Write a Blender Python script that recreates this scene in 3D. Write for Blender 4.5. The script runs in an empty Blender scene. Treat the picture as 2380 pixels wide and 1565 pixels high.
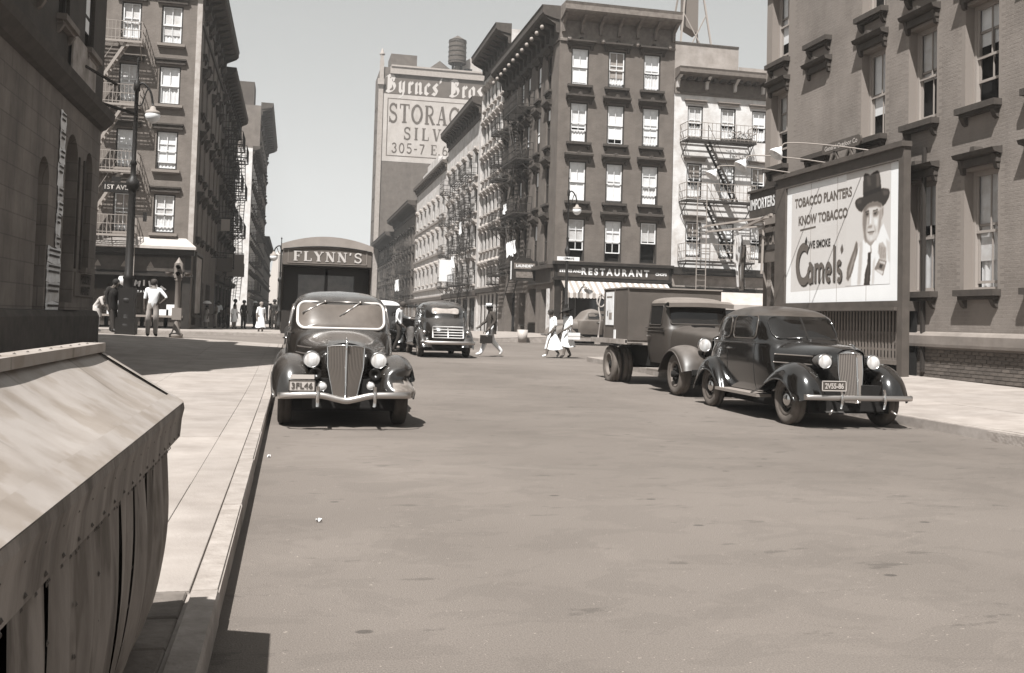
import bpy, math, random
import numpy as np
from math import sin, cos, tan, pi, radians, sqrt, atan2, exp, floor
from mathutils import Vector, Matrix
random.seed(7)
sc = bpy.context.scene
COL = sc.collection
# ------------------------------------------------------------------ camera, sky, sun, exposure
YAW, PITCH, ROLL, EYE = radians(12.7), radians(2.5), radians(1.6), 1.37
fw = Vector((sin(YAW)*cos(PITCH), cos(YAW)*cos(PITCH), sin(PITCH)))
r0 = Vector((cos(YAW), -sin(YAW), 0)); u0 = r0.cross(fw)
rr = r0*cos(ROLL)+u0*sin(ROLL); uu = u0*cos(ROLL)-r0*sin(ROLL)
cam = bpy.data.cameras.new('camera'); camo = bpy.data.objects.new('camera', cam); COL.objects.link(camo)
camo.matrix_world = Matrix(((rr.x, uu.x, -fw.x, 0), (rr.y, uu.y, -fw.y, 0), (rr.z, uu.z, -fw.z, EYE), (0, 0, 0, 1)))
cam.sensor_width = 36; cam.lens = 36*2250/2380; cam.clip_start = 0.05; cam.clip_end = 3000
cam.shift_y = -((782.5-(746-2250*tan(PITCH)))/2380)
sc.camera = camo
SUN = Vector((0.33, 0.50, -1.0)).normalized()
sun = bpy.data.lights.new('sun', 'SUN'); suno = bpy.data.objects.new('sun', sun); COL.objects.link(suno)
suno.rotation_euler = SUN.to_track_quat('-Z', 'Y').to_euler()
sun.energy = 5.0; sun.angle = radians(0.5); sun.color = (1, 0.985, 0.96)
W = bpy.data.worlds.new('World'); sc.world = W; W.use_nodes = True
wn = W.node_tree; wn.nodes.clear()
sky = wn.nodes.new('ShaderNodeTexSky'); sky.sky_type = 'NISHITA'; sky.sun_disc = False
sky.sun_elevation = math.asin(-SUN.z); sky.sun_rotation = atan2(-SUN.x, -SUN.y) % (2*pi)
sky.air_density = 1.0; sky.dust_density = 1.2; sky.ozone_density = 1.0
bw = wn.nodes.new('ShaderNodeRGBToBW'); tn = wn.nodes.new('ShaderNodeMix'); tn.data_type = 'RGBA'; tn.blend_type = 'MULTIPLY'
tn.inputs[0].default_value = 1; tn.inputs[7].default_value = (1.28, 1.30, 1.285, 1)
gm = wn.nodes.new('ShaderNodeGamma'); gm.inputs[1].default_value = 0.5
bg = wn.nodes.new('ShaderNodeBackground'); bg.inputs[1].default_value = 0.122
wo = wn.nodes.new('ShaderNodeOutputWorld')
wn.links.new(sky.outputs[0], bw.inputs[0]); wn.links.new(bw.outputs[0], gm.inputs[0]); wn.links.new(gm.outputs[0], tn.inputs[6])
wn.links.new(tn.outputs[2], bg.inputs[0]); wn.links.new(bg.outputs[0], wo.inputs[0])
vs = sc.view_settings; vs.view_transform = 'Standard'; vs.look = 'None'; vs.exposure = 1.1; vs.gamma = 1; vs.use_curve_mapping = False
sc.cycles.max_bounces = 6; sc.cycles.transparent_max_bounces = 12; sc.cycles.volume_bounces = 0
# ------------------------------------------------------------------ materials
def tint(g):
    g = g*(0.46+0.34*min(1, g/0.8)**1.3)
    s = 1-min(1, g/0.62)
    return (g*(1+0.18*s), g*(1-0.025*s), g*(1-0.18*s), 1)
MATS = {}
def mat(name, g, rough=0.85, var=0.0, scale=3.0, g2=None, bump=0.0, bscale=40.0, metal=0.0, coat=0.0, stretch=(1, 1, 1), coord='Object', spec=0.35, rnd=0.0, dust=0.0, detail=6, grime=0.0):
    if name in MATS: return MATS[name]
    m = bpy.data.materials.new(name); m.use_nodes = True; nt = m.node_tree; N = nt.nodes; L = nt.links
    b = N['Principled BSDF']; b.inputs['Roughness'].default_value = rough; b.inputs['Metallic'].default_value = metal
    b.inputs['Specular IOR Level'].default_value = spec
    if coat: b.inputs['Coat Weight'].default_value = coat; b.inputs['Coat Roughness'].default_value = 0.12
    tc = N.new('ShaderNodeTexCoord'); mp = N.new('ShaderNodeMapping'); mp.inputs['Scale'].default_value = stretch
    L.new(tc.outputs[coord], mp.inputs[0])
    out = None
    if var or g2 is not None:
        nz = N.new('ShaderNodeTexNoise'); nz.inputs['Scale'].default_value = scale; nz.inputs['Detail'].default_value = detail; nz.inputs['Roughness'].default_value = 0.62
        L.new(mp.outputs[0], nz.inputs[0])
        cr = N.new('ShaderNodeValToRGB'); e = cr.color_ramp.elements
        lo, hi = (g*(1-var), g*(1+var)) if g2 is None else (g, g2)
        e[0].position = 0.33; e[1].position = 0.67; e[0].color = tint(lo); e[1].color = tint(hi)
        L.new(nz.outputs[0], cr.inputs[0]); out = cr.outputs[0]
    if grime:
        n2 = N.new('ShaderNodeTexNoise'); n2.inputs['Scale'].default_value = 0.7; n2.inputs['Detail'].default_value = 7; n2.inputs['Roughness'].default_value = 0.7
        m2 = N.new('ShaderNodeMapping'); m2.inputs['Scale'].default_value = (1, 1, 0.35); L.new(tc.outputs[coord], m2.inputs[0]); L.new(m2.outputs[0], n2.inputs[0])
        c2 = N.new('ShaderNodeValToRGB'); e = c2.color_ramp.elements; e[0].position = 0.35; e[1].position = 0.6
        e[0].color = (1-grime, 1-grime, 1-grime, 1); e[1].color = (1, 1, 1, 1); L.new(n2.outputs[0], c2.inputs[0])
        mx = N.new('ShaderNodeMix'); mx.data_type = 'RGBA'; mx.blend_type = 'MULTIPLY'; mx.inputs[0].default_value = 1
        if out: L.new(out, mx.inputs[6])
        else: mx.inputs[6].default_value = tint(g)
        L.new(c2.outputs[0], mx.inputs[7]); out = mx.outputs[2]
    if rnd:
        oi = N.new('ShaderNodeObjectInfo'); mr = N.new('ShaderNodeMapRange'); mr.inputs[3].default_value = 1-rnd; mr.inputs[4].default_value = 1+rnd
        L.new(oi.outputs['Random'], mr.inputs[0]); hs = N.new('ShaderNodeHueSaturation')
        L.new(mr.outputs[0], hs.inputs['Value'])
        if out: L.new(out, hs.inputs['Color'])
        else: hs.inputs['Color'].default_value = tint(g)
        out = hs.outputs[0]
    if dust:      # dusty upward faces, with their soft highlights painted into the paler colour
        ge = N.new('ShaderNodeNewGeometry'); sp = N.new('ShaderNodeSeparateXYZ'); L.new(ge.outputs['Normal'], sp.inputs[0])
        mr = N.new('ShaderNodeMapRange'); mr.inputs[1].default_value = 0.45; mr.inputs[2].default_value = 1.0; mr.inputs[3].default_value = 0; mr.inputs[4].default_value = dust
        L.new(sp.outputs[2], mr.inputs[0]); n3 = N.new('ShaderNodeTexNoise'); n3.inputs['Scale'].default_value = 5; n3.inputs['Detail'].default_value = 8
        L.new(tc.outputs['Object'], n3.inputs[0]); mu = N.new('ShaderNodeMath'); mu.operation = 'MULTIPLY'; L.new(mr.outputs[0], mu.inputs[0]); L.new(n3.outputs[0], mu.inputs[1])
        mx = N.new('ShaderNodeMix'); mx.data_type = 'RGBA'; L.new(mu.outputs[0], mx.inputs[0])
        if out: L.new(out, mx.inputs[6])
        else: mx.inputs[6].default_value = tint(g)
        mx.inputs[7].default_value = tint(0.42); out = mx.outputs[2]
        rm = N.new('ShaderNodeMapRange'); rm.inputs[3].default_value = rough; rm.inputs[4].default_value = min(1, rough+0.5); L.new(mu.outputs[0], rm.inputs[0]); L.new(rm.outputs[0], b.inputs['Roughness'])
    if out: L.new(out, b.inputs['Base Color'])
    else: b.inputs['Base Color'].default_value = tint(g)
    if bump:
        nb = N.new('ShaderNodeTexNoise'); nb.inputs['Scale'].default_value = bscale; nb.inputs['Detail'].default_value = 5
        L.new(mp.outputs[0], nb.inputs[0]); bp = N.new('ShaderNodeBump'); bp.inputs['Strength'].default_value = bump; bp.inputs['Distance'].default_value = 0.02
        L.new(nb.outputs[0], bp.inputs['Height']); L.new(bp.outputs[0], b.inputs['Normal'])
    MATS[name] = m; return m
def brickmat(name, g, mortar, mix=0.5, grime=0.25, rough=0.9, bw=0.215, bh=0.075, ms=0.008):
    """brick courses as colour and fine relief, on any upright wall (u = x+y, v = z)"""
    if name in MATS: return MATS[name]
    m = mat(name, g, rough, var=0.14, scale=1.3, grime=grime)
    nt = m.node_tree; N = nt.nodes; L = nt.links; b = N['Principled BSDF']
    tc = N.new('ShaderNodeTexCoord'); sp = N.new('ShaderNodeSeparateXYZ'); L.new(tc.outputs['Object'], sp.inputs[0])
    ad = N.new('ShaderNodeMath'); L.new(sp.outputs[0], ad.inputs[0]); L.new(sp.outputs[1], ad.inputs[1])
    cb = N.new('ShaderNodeCombineXYZ'); L.new(ad.outputs[0], cb.inputs[0]); L.new(sp.outputs[2], cb.inputs[1])
    bt = N.new('ShaderNodeTexBrick'); bt.inputs['Scale'].default_value = 1; bt.inputs['Brick Width'].default_value = bw; bt.inputs['Row Height'].default_value = bh
    bt.inputs['Mortar Size'].default_value = ms; bt.inputs['Color1'].default_value = (1.12, 1.12, 1.12, 1); bt.inputs['Color2'].default_value = (0.86, 0.86, 0.86, 1); k = mortar/g; bt.inputs['Mortar'].default_value = (k, k, k, 1)
    L.new(cb.outputs[0], bt.inputs[0]); src = b.inputs['Base Color'].links[0].from_socket
    mx = N.new('ShaderNodeMix'); mx.data_type = 'RGBA'; mx.blend_type = 'MULTIPLY'; mx.inputs[0].default_value = mix
    L.new(src, mx.inputs[6]); L.new(bt.outputs[0], mx.inputs[7]); L.new(mx.outputs[2], b.inputs['Base Color'])
    bp = N.new('ShaderNodeBump'); bp.inputs['Strength'].default_value = 0.35; bp.inputs['Distance'].default_value = 0.01; bp.invert = True
    L.new(bt.outputs['Fac'], bp.inputs['Height']); L.new(bp.outputs[0], b.inputs['Normal'])
    return m
def glassmat(name, g, fac, rough=0.04):
    if name in MATS: return MATS[name]
    m = bpy.data.materials.new(name); m.use_nodes = True; nt = m.node_tree; N = nt.nodes; L = nt.links
    b = N['Principled BSDF']; b.inputs['Base Color'].default_value = tint(g); b.inputs['Roughness'].default_value = rough; b.inputs['Specular IOR Level'].default_value = 0.6
    tr = N.new('ShaderNodeBsdfTransparent'); ms = N.new('ShaderNodeMixShader'); lw = N.new('ShaderNodeLayerWeight'); lw.inputs[0].default_value = 0.5; pw = N.new('ShaderNodeMath'); pw.operation = 'POWER'; pw.inputs[1].default_value = 4; L.new(lw.outputs['Facing'], pw.inputs[0])
    ad = N.new('ShaderNodeMath'); ad.inputs[1].default_value = fac; ad.use_clamp = True; L.new(pw.outputs[0], ad.inputs[0])
    L.new(ad.outputs[0], ms.inputs[0]); L.new(tr.outputs[0], ms.inputs[1]); L.new(b.outputs[0], ms.inputs[2]); L.new(ms.outputs[0], N['Material Output'].inputs[0])
    MATS[name] = m; return m
M = lambda *a, **k: mat(*a, **k)
asphalt = M('asphalt', 0.115, 0.9, g2=0.165, scale=0.9, stretch=(0.5, 1.6, 1), bump=0.5, bscale=70, grime=0.0)
concrete = M('sidewalk concrete', 0.37, 0.9, var=0.12, scale=2.2, bump=0.25, bscale=60, rnd=0.05, grime=0.12)
granite = M('kerb granite', 0.36, 0.85, var=0.15, scale=6, bump=0.4, bscale=30, rnd=0.1)
black = M('black iron', 0.022, 0.55)
iron = M('fire escape iron', 0.05, 0.7)
ironl = M('pale painted iron', 0.36, 0.7)
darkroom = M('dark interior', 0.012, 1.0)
glass = glassmat('window glass', 0.02, 0.05)
glassd = M('dark window glass', 0.03, 0.06, spec=0.8)
shade = M('window shade cloth', 0.93, 0.9, var=0.08, scale=4)
shades = [shade, M('cream window shade', 0.7, 0.9, var=0.1, scale=4), M('dull window shade', 0.42, 0.9, var=0.15, scale=3)]
white = M('white paint', 0.78, 0.6, var=0.06, scale=5)
trimd = M('dark window trim', 0.055, 0.7)
stoned = M('dark brownstone trim', 0.085, 0.9, var=0.2, scale=5)
# ------------------------------------------------------------------ mesh building
class MB:
    def __init__(s): s.v = []; s.f = []; s.m = []; s.s = []
    def add(s, vs, fs, m=0, smooth=False):
        o = len(s.v); s.v += [tuple(map(float, p)) for p in vs]
        for f in fs: s.f.append([i+o for i in f]); s.m.append(m); s.s.append(smooth)
        return s
    def box(s, x0, x1, y0, y1, z0, z1, m=0):
        return s.add([(x0, y0, z0), (x1, y0, z0), (x1, y1, z0), (x0, y1, z0), (x0, y0, z1), (x1, y0, z1), (x1, y1, z1), (x0, y1, z1)],
                     [(3, 2, 1, 0), (4, 5, 6, 7), (0, 1, 5, 4), (1, 2, 6, 5), (2, 3, 7, 6), (3, 0, 4, 7)], m)
    def bar(s, p, q, w, h=None, m=0, up=(0, 0, 1)):
        p, q = Vector(p), Vector(q); d = (q-p).normalized(); up = Vector(up)
        if abs(d.dot(up)) > 0.95: up = Vector((1, 0, 0))
        a = d.cross(up).normalized()*w/2; b = a.cross(d).normalized()*(h or w)/2
        vs = [p-a-b, p+a-b, p+a+b, p-a+b, q-a-b, q+a-b, q+a+b, q-a+b]
        return s.add(vs, [(3, 2, 1, 0), (4, 5, 6, 7), (0, 1, 5, 4), (1, 2, 6, 5), (2, 3, 7, 6), (3, 0, 4, 7)], m)
    def grid(s, P, m=0, cu=False, cv=False, smooth=True):
        nu, nv = len(P), len(P[0]); vs = [p for row in P for p in row]; fs = []
        for i in range(nu if cu else nu-1):
            for j in range(nv if cv else nv-1):
                i2, j2 = (i+1) % nu, (j+1) % nv
                fs.append((i*nv+j, i2*nv+j, i2*nv+j2, i*nv+j2))
        return s.add(vs, fs, m, smooth)
    def tube(s, path, r, n=8, m=0, closed=False, caps=True, smooth=True):
        P = [Vector(p) for p in path]; k = len(P); rows = []; prev = None
        for i, p in enumerate(P):
            if closed: d = P[(i+1) % k]-P[i-1]
            else: d = P[min(i+1, k-1)]-P[max(i-1, 0)]
            d.normalize(); a = prev-d*prev.dot(d) if prev is not None else (d.cross(Vector((0, 0, 1))) if abs(d.z) < 0.9 else d.cross(Vector((1, 0, 0))))
            a.normalize(); prev = a; b = d.cross(a); ri = r[i] if isinstance(r, (list, tuple)) else r
            rows.append([p+a*ri*cos(2*pi*j/n)+b*ri*sin(2*pi*j/n) for j in range(n)])
        s.grid(rows, m, cu=closed, cv=True, smooth=smooth)
        if caps and not closed:
            o = len(s.v)-k*n
            s.f += [[o+j for j in range(n)][::-1], [o+(k-1)*n+j for j in range(n)]]; s.m += [m, m]; s.s += [False, False]
        return s
    def lathe(s, prof, n=20, o=(0, 0, 0), ax='z', m=0, smooth=True, sx=1, sy=1):
        rows = []
        for r, h in prof:
            row = []
            for j in range(n):
                a = 2*pi*j/n; c, d = r*cos(a)*sx, r*sin(a)*sy
                p = {'z': (c, d, h), 'x': (h, c, d), 'y': (d, h, c)}[ax]
                row.append((o[0]+p[0], o[1]+p[1], o[2]+p[2]))
            rows.append(row)
        return s.grid(rows, m, cv=True, smooth=smooth)
    def poly(s, pts, m=0): return s.add(pts, [tuple(range(len(pts)))], m)
    def slab(s, pts, d, m=0):
        """closed prism: polygon pts (3D) pushed by vector d"""
        n = len(pts); q = [(p[0]+d[0], p[1]+d[1], p[2]+d[2]) for p in pts]
        return s.add(list(pts)+q, [tuple(range(n))[::-1], tuple(range(n, 2*n))]+[(i, (i+1) % n, n+(i+1) % n, n+i) for i in range(n)], m)
    def mesh(s, name, mats):
        me = bpy.data.meshes.new(name); me.from_pydata(s.v, [], s.f)
        for mm in (mats if isinstance(mats, (list, tuple)) else [mats]): me.materials.append(mm)
        me.polygons.foreach_set('material_index', s.m); me.polygons.foreach_set('use_smooth', s.s); me.update(); return me
    def build(s, name, mats, parent=None, loc=None, rz=None, flip=False):
        me = s.mesh(name, mats)
        return put(name, me, parent, loc, rz)
def put(name, me, parent=None, loc=None, rz=None, rot=None):
    o = bpy.data.objects.new(name, me); COL.objects.link(o)
    if parent is not None: o.parent = parent
    if loc is not None: o.location = loc
    if rz is not None: o.rotation_euler[2] = rz
    if rot is not None: o.rotation_euler = rot
    return o
def tag(o, label=None, cat=None, group=None, kind=None):
    if label: o['label'] = label
    if cat: o['category'] = cat
    if group: o['group'] = group
    if kind: o['kind'] = kind
    return o
def thing(name, label, cat, loc=(0, 0, 0), rz=0, group=None):
    return tag(put(name, None, None, loc, rz), label, cat, group)
def cr(P, k):
    """Catmull-Rom resample of a list of tuples, k points per span"""
    P = [np.array(p, float) for p in P]; Q = [2*P[0]-P[1]]+P+[2*P[-1]-P[-2]]; out = []
    for i in range(1, len(Q)-2):
        for j in range(k):
            t = j/k; a, b, c, d = Q[i-1:i+3]
            out.append(0.5*((2*b)+(c-a)*t+(2*a-5*b+4*c-d)*t*t+(3*b-a-3*c+d)*t**3))
    return out+[P[-1]]
def rrect(w, h, r, n=5):
    """rounded rectangle outline centred on 0,0"""
    out = []
    for cx, cy, a0 in ((w/2-r, h/2-r, 0), (-w/2+r, h/2-r, 90), (-w/2+r, -h/2+r, 180), (w/2-r, -h/2+r, 270)):
        for i in range(n+1):
            a = radians(a0+90*i/n); out.append((cx+r*cos(a), cy+r*sin(a)))
    return out
# ------------------------------------------------------------------ lettering (flat print)
def text_mesh(txt, size, bold=0.0, shear=0.0, sx=1.0, align='CENTER', spacing=1.0, depth=0.0):
    c = bpy.data.curves.new('lettering', 'FONT'); c.body = txt; c.size = size; c.align_x = align; c.align_y = 'CENTER'; c.offset = bold; c.shear = shear; c.space_character = spacing; c.resolution_u = 4; c.extrude = depth
    o = bpy.data.objects.new('lettering', c); COL.objects.link(o); dg = bpy.context.evaluated_depsgraph_get(); dg.update()
    me = bpy.data.meshes.new_from_object(o.evaluated_get(dg)); bpy.data.objects.remove(o)
    for v in me.vertices: v.co = (v.co.x*sx, -v.co.z, v.co.y)
    me.materials.clear(); return me
def text(txt, size, m, parent, loc, rz=0, name='lettering', **k):
    me = text_mesh(txt, size, **k); me.materials.append(m); return put(name, me, parent, loc, rz)
TH, TN, SF = 0.2, 0.075, 0.075
def serif(x, y, w=0.3): return ((x-w/2, y), (x+w/2, y), SF)
def arc(cx, cy, rx, ry, a0, a1, n=9): return [(cx+rx*cos(radians(a0+(a1-a0)*i/n)), cy+ry*sin(radians(a0+(a1-a0)*i/n))) for i in range(n+1)]
def strokes(ch):
    """letters with thick stems, thin joins and serifs, in a box one unit high: (width, [(points, pen width)])"""
    g = {
     'F': (.75, [([(.2, 0), (.2, 1)], TH), ([(.05, .96), (.7, .96)], SF), ([(.68, .98), (.68, .74)], SF), ([(.2, .52), (.5, .52)], SF), ([(.5, .4), (.5, .64)], SF), ([(.05, .04), (.4, .04)], SF)]),
     'L': (.75, [([(.2, 0), (.2, 1)], TH), ([(.05, .96), (.4, .96)], SF), ([(.05, .04), (.7, .04)], SF), ([(.68, .02), (.68, .3)], SF)]),
     'Y': (.85, [([(.15, .95), (.43, .48)], TH), ([(.72, .95), (.45, .5)], TN), ([(.43, .52), (.43, 0)], TH), ([(.0, .96), (.3, .96)], SF), ([(.58, .96), (.85, .96)], SF), ([(.25, .04), (.61, .04)], SF)]),
     'N': (.9, [([(.17, 0), (.17, 1)], TN), ([(.17, .98), (.72, .02)], TH), ([(.72, 0), (.72, 1)], TN), ([(.03, .96), (.3, .96)], SF), ([(.03, .04), (.32, .04)], SF), ([(.57, .96), (.87, .96)], SF)]),
     "'": (.3, [([(.14, 1), (.1, .72)], .13)]),
     'S': (.72, [(arc(.36, .74, .24, .22, 20, 250)+arc(.36, .26, .26, .24, 80, -160), .13), ([(.6, .98), (.6, .72)], SF), ([(.1, .02), (.1, .3)], SF)]),
     'T': (.8, [([(.4, 0), (.4, 1)], TH), ([(.03, .96), (.77, .96)], SF), ([(.06, .98), (.06, .74)], SF), ([(.74, .98), (.74, .74)], SF), ([(.22, .04), (.58, .04)], SF)]),
     'O': (.9, [(arc(.45, .5, .35, .46, 0, 360, 22), .13), (arc(.45, .5, .37, .43, -50, 50, 6), .17), (arc(.45, .5, .37, .43, 130, 230, 6), .17)]),
     'R': (.85, [([(.2, 0), (.2, 1)], TH), ([(.05, .96), (.45, .96)], SF), (arc(.42, .72, .24, .24, 90, -90, 10), .12), ([(.2, .48), (.45, .48)], SF), ([(.42, .48), (.72, .02)], .17), ([(.05, .04), (.38, .04)], SF), ([(.6, .04), (.85, .04)], SF)]),
     'A': (.85, [([(.4, 1), (.14, .02)], TN), ([(.42, 1), (.68, .02)], TH), ([(.22, .32), (.58, .32)], SF), ([(.0, .04), (.28, .04)], SF), ([(.5, .04), (.85, .04)], SF)]),
     'G': (.9, [(arc(.45, .5, .36, .46, 40, 330, 18), .14), ([(.74, .02), (.74, .44)], .16), ([(.56, .44), (.86, .44)], SF), ([(.74, .96), (.74, .7)], SF)]),
     'E': (.75, [([(.2, 0), (.2, 1)], TH), ([(.05, .96), (.68, .96)], SF), ([(.66, .98), (.66, .74)], SF), ([(.2, .52), (.5, .52)], SF), ([(.5, .4), (.5, .64)], SF), ([(.05, .04), (.7, .04)], SF), ([(.68, .02), (.68, .28)], SF)]),
     'I': (.42, [([(.2, 0), (.2, 1)], TH), ([(.04, .96), (.37, .96)], SF), ([(.04, .04), (.37, .04)], SF)]),
     'V': (.85, [([(.15, .98), (.42, .02)], TH), ([(.7, .98), (.44, .02)], TN), ([(.0, .96), (.3, .96)], SF), ([(.56, .96), (.85, .96)], SF)]),
     '3': (.7, [(arc(.33, .74, .22, .2, 160, -80), .12), (arc(.33, .28, .25, .25, 85, -165), .13)]),
     '0': (.75, [(arc(.37, .5, .26, .45, 0, 360, 20), .13)]),
     '5': (.7, [([(.15, .95), (.6, .95)], .13), ([(.16, .98), (.14, .52)], .1), (arc(.33, .32, .26, .28, 120, -155), .13)]),
     '7': (.65, [([(.06, .93), (.6, .93)], .14), ([(.58, .92), (.25, 0)], .14)]),
     '-': (.5, [([(.08, .45), (.42, .45)], .12)]), ' ': (.4, []), '.': (.3, [([(.12, .0), (.12, .14)], .14)]),
     '6': (.72, [(arc(.36, .28, .25, .26, 0, 360, 16), .12), (arc(.5, .4, .38, .56, 105, 190, 8), .13)]), '1': (.42, [([(.2, 0), (.2, 1)], .16), ([(.04, .8), (.2, .97)], .1)]),
    }
    return g[ch]
BLACK = {'B': (.95, [[(.1, .9), (.3, 1), (.3, .05)], [(.3, 1), (.62, .95), (.75, .8), (.68, .62), (.42, .52)], [(.42, .52), (.72, .5), (.82, .3), (.72, .1), (.4, 0), (.12, .08)], [(.48, .85), (.48, .2)]]),
 'y': (.68, [[(.08, .55), (.2, .66), (.2, .15), (.32, .02), (.5, .14)], [(.5, .66), (.5, .0), (.38, -.25), (.1, -.3)]]),
 'r': (.5, [[(.08, .58), (.2, .66), (.2, .06), (.32, .02)], [(.24, .52), (.36, .66), (.46, .54)]]),
 'n': (.7, [[(.06, .58), (.18, .66), (.18, .06), (.28, .02)], [(.2, .5), (.4, .66), (.52, .56), (.52, .08), (.64, .02)]]),
 'm': (1.02, [[(.06, .58), (.18, .66), (.18, .06), (.28, .02)], [(.2, .5), (.4, .66), (.5, .56), (.5, .06), (.6, .02)], [(.52, .5), (.72, .66), (.84, .56), (.84, .08), (.96, .02)]]),
 'e': (.58, [[(.5, .12), (.36, .0), (.16, .1), (.16, .5), (.32, .66), (.48, .52), (.16, .3)]]),
 's': (.55, [[(.46, .56), (.3, .66), (.14, .52), (.44, .2), (.34, .0), (.08, .1)]]),
 'o': (.62, [[(.34, .66), (.14, .5), (.14, .12), (.32, .0), (.5, .14), (.5, .54), (.34, .66)]]),
 't': (.45, [[(.2, .9), (.2, .06), (.34, .02)], [(.06, .62), (.38, .62)]]), 'h': (.68, [[(.06, 1), (.18, .96), (.18, .04)], [(.2, .5), (.4, .66), (.52, .5), (.5, .06), (.4, -.1)]]),
 "'": (.25, [[(.12, 1), (.08, .75)]]), ' ': (.35, [])}
def stroke_text(txt, h, m, parent, loc, rz=0, sx=1.0, gap=0.12, bl=False, name='lettering', bold=1.0, center=True):
    x = 0; quads = []; W_ = sum((BLACK[c] if bl else strokes(c))[0]+gap for c in txt)-gap; off = W_/2 if center else 0; q0_ = 0; o = None
    for ch in txt:
        w, st = BLACK[ch] if bl else strokes(ch)
        for s in st:
            if bl:
                a = (.10, .075)
                for p, q in zip(s[:-1], s[1:]): quads.append([(x+p[0]-a[0], p[1]-a[1]), (x+p[0]+a[0], p[1]+a[1]), (x+q[0]+a[0], q[1]+a[1]), (x+q[0]-a[0], q[1]-a[1])])
            else:
                P, wd = s; wd *= bold
                n = len(P); L = []; R = []
                for i in range(n):
                    dx = P[min(i+1, n-1)][0]-P[max(i-1, 0)][0]; dy = P[min(i+1, n-1)][1]-P[max(i-1, 0)][1]; l = sqrt(dx*dx+dy*dy) or 1
                    L.append((x+P[i][0]-dy/l*wd/2, P[i][1]+dx/l*wd/2)); R.append((x+P[i][0]+dy/l*wd/2, P[i][1]-dx/l*wd/2))
                for i in range(n-1): quads.append([L[i], R[i], R[i+1], L[i+1]])
        x += w+gap
        if len(quads) > q0_:      # every painted letter is a piece of its own
            mb = MB()
            for i, qd in enumerate(quads[q0_:]): mb.poly([((p[0]-off)*h*sx, -i*0.00025*max(1, h), (p[1]-.5)*h) for p in qd])
            o = mb.build('letter', m, parent, loc, rz); q0_ = len(quads)
    return o
# ------------------------------------------------------------------ the lie of the land
def sstep(a, b, x): t = min(1, max(0, (x-a)/(b-a))); return t*t*(3-2*t)
def gz(x, y):
    b = 0.2*sstep(14, 30, y)+0.15*sstep(30, 50, y)-0.3*sstep(56, 85, y)
    return b+0.28*exp(-((x+6)/4.6)**2-((y-32)/8.5)**2)
# ------------------------------------------------------------------ ground
def axis(a, b, fine0, fine1, st, far):
    L = [a]; x = a
    while x < b-1e-6:
        x += st if fine0 <= x < fine1 else far
        if fine0-far < x < fine0 and x > fine0-far: x = min(x, fine0)
        L.append(min(x, b))
    return L
xs = [-600, -300, -120, -60, -40]+[-30+1.0*i for i in range(71)]+[50, 70, 120, 300, 600]
ys = [-80, -40, -20, -10]+[-5+1.0*i for i in range(101)]+[100, 110, 130, 160, 200, 300, 500, 900]
ground = MB().grid([[(x, y, gz(x, y)) for y in ys] for x in xs])
ground.s = [True]*len(ground.f)
def asphalt_mat():
    m = mat('street asphalt', 0.18, 0.92, g2=0.255, scale=0.16, bump=0.45, bscale=130, detail=3)
    nt = m.node_tree; N = nt.nodes; L = nt.links; b = N['Principled BSDF']; src = b.inputs['Base Color'].links[0].from_socket
    tc = N.new('ShaderNodeTexCoord')
    def ramp(sock, p0, p1, lo, hi=1.0):
        c = N.new('ShaderNodeValToRGB'); e = c.color_ramp.elements; e[0].position = p0; e[1].position = p1; e[0].color = (lo, lo, lo, 1); e[1].color = (hi, hi, hi, 1); L.new(sock, c.inputs[0]); return c.outputs[0]
    def mul(src, sock):
        mx = N.new('ShaderNodeMix'); mx.data_type = 'RGBA'; mx.blend_type = 'MULTIPLY'; mx.inputs[0].default_value = 1; L.new(src, mx.inputs[6]); L.new(sock, mx.inputs[7]); return mx.outputs[2]
    def noise(scale, st, det=6, dist=0.0, ro=0.62):
        mp = N.new('ShaderNodeMapping'); mp.inputs['Scale'].default_value = st; L.new(tc.outputs['Object'], mp.inputs[0])
        nz = N.new('ShaderNodeTexNoise'); nz.inputs['Scale'].default_value = scale; nz.inputs['Detail'].default_value = det; nz.inputs['Roughness'].default_value = ro; nz.inputs['Distortion'].default_value = dist; L.new(mp.outputs[0], nz.inputs[0]); return nz.outputs[0]
    src = mul(src, ramp(noise(2.0, (.7, 1.1, 1), 7, .5), .46, .475, .93))       # thin wearing-course patches with sharp edges
    src = mul(src, ramp(noise(.6, (.8, 1.3, 1), 8, .8), .55, .565, 1.0, 1.07))
    src = mul(src, ramp(noise(3.2, (.6, 1.5, 1), 6), .34, .38, .74))           # old oil and tar stains
    vo = N.new('ShaderNodeTexVoronoi'); vo.inputs['Scale'].default_value = 3.0; mp = N.new('ShaderNodeMapping'); mp.inputs['Scale'].default_value = (.8, 1.2, 1); L.new(tc.outputs['Object'], mp.inputs[0]); L.new(mp.outputs[0], vo.inputs[0])
    sp = N.new('ShaderNodeSeparateColor'); L.new(vo.outputs['Color'], sp.inputs[0]); rd = ramp(vo.outputs['Distance'], .08, .11, .52)
    mx = N.new('ShaderNodeMix'); mx.data_type = 'RGBA'; L.new(ramp(sp.outputs[0], .62, .66, 0), mx.inputs[0]); mx.inputs[6].default_value = (1, 1, 1, 1); L.new(rd, mx.inputs[7]); src = mul(src, mx.outputs[2])   # drips
    src = mul(src, ramp(noise(30, (1, 1, 1), 2), .69, .72, 1.0, 1.7))           # light chips
    src = mul(src, ramp(noise(120, (1, 1, 1), 3), .3, .7, .72, 1.18))          # grit
    L.new(src, b.inputs['Base Color']); return m
road = tag(ground.build('road', asphalt_mat()), kind='structure')
def cross(x): return 0.15+(0.2*min(1, max(0, (x-8.9)/4.6)) if x > 8.8 else 0)
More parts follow.
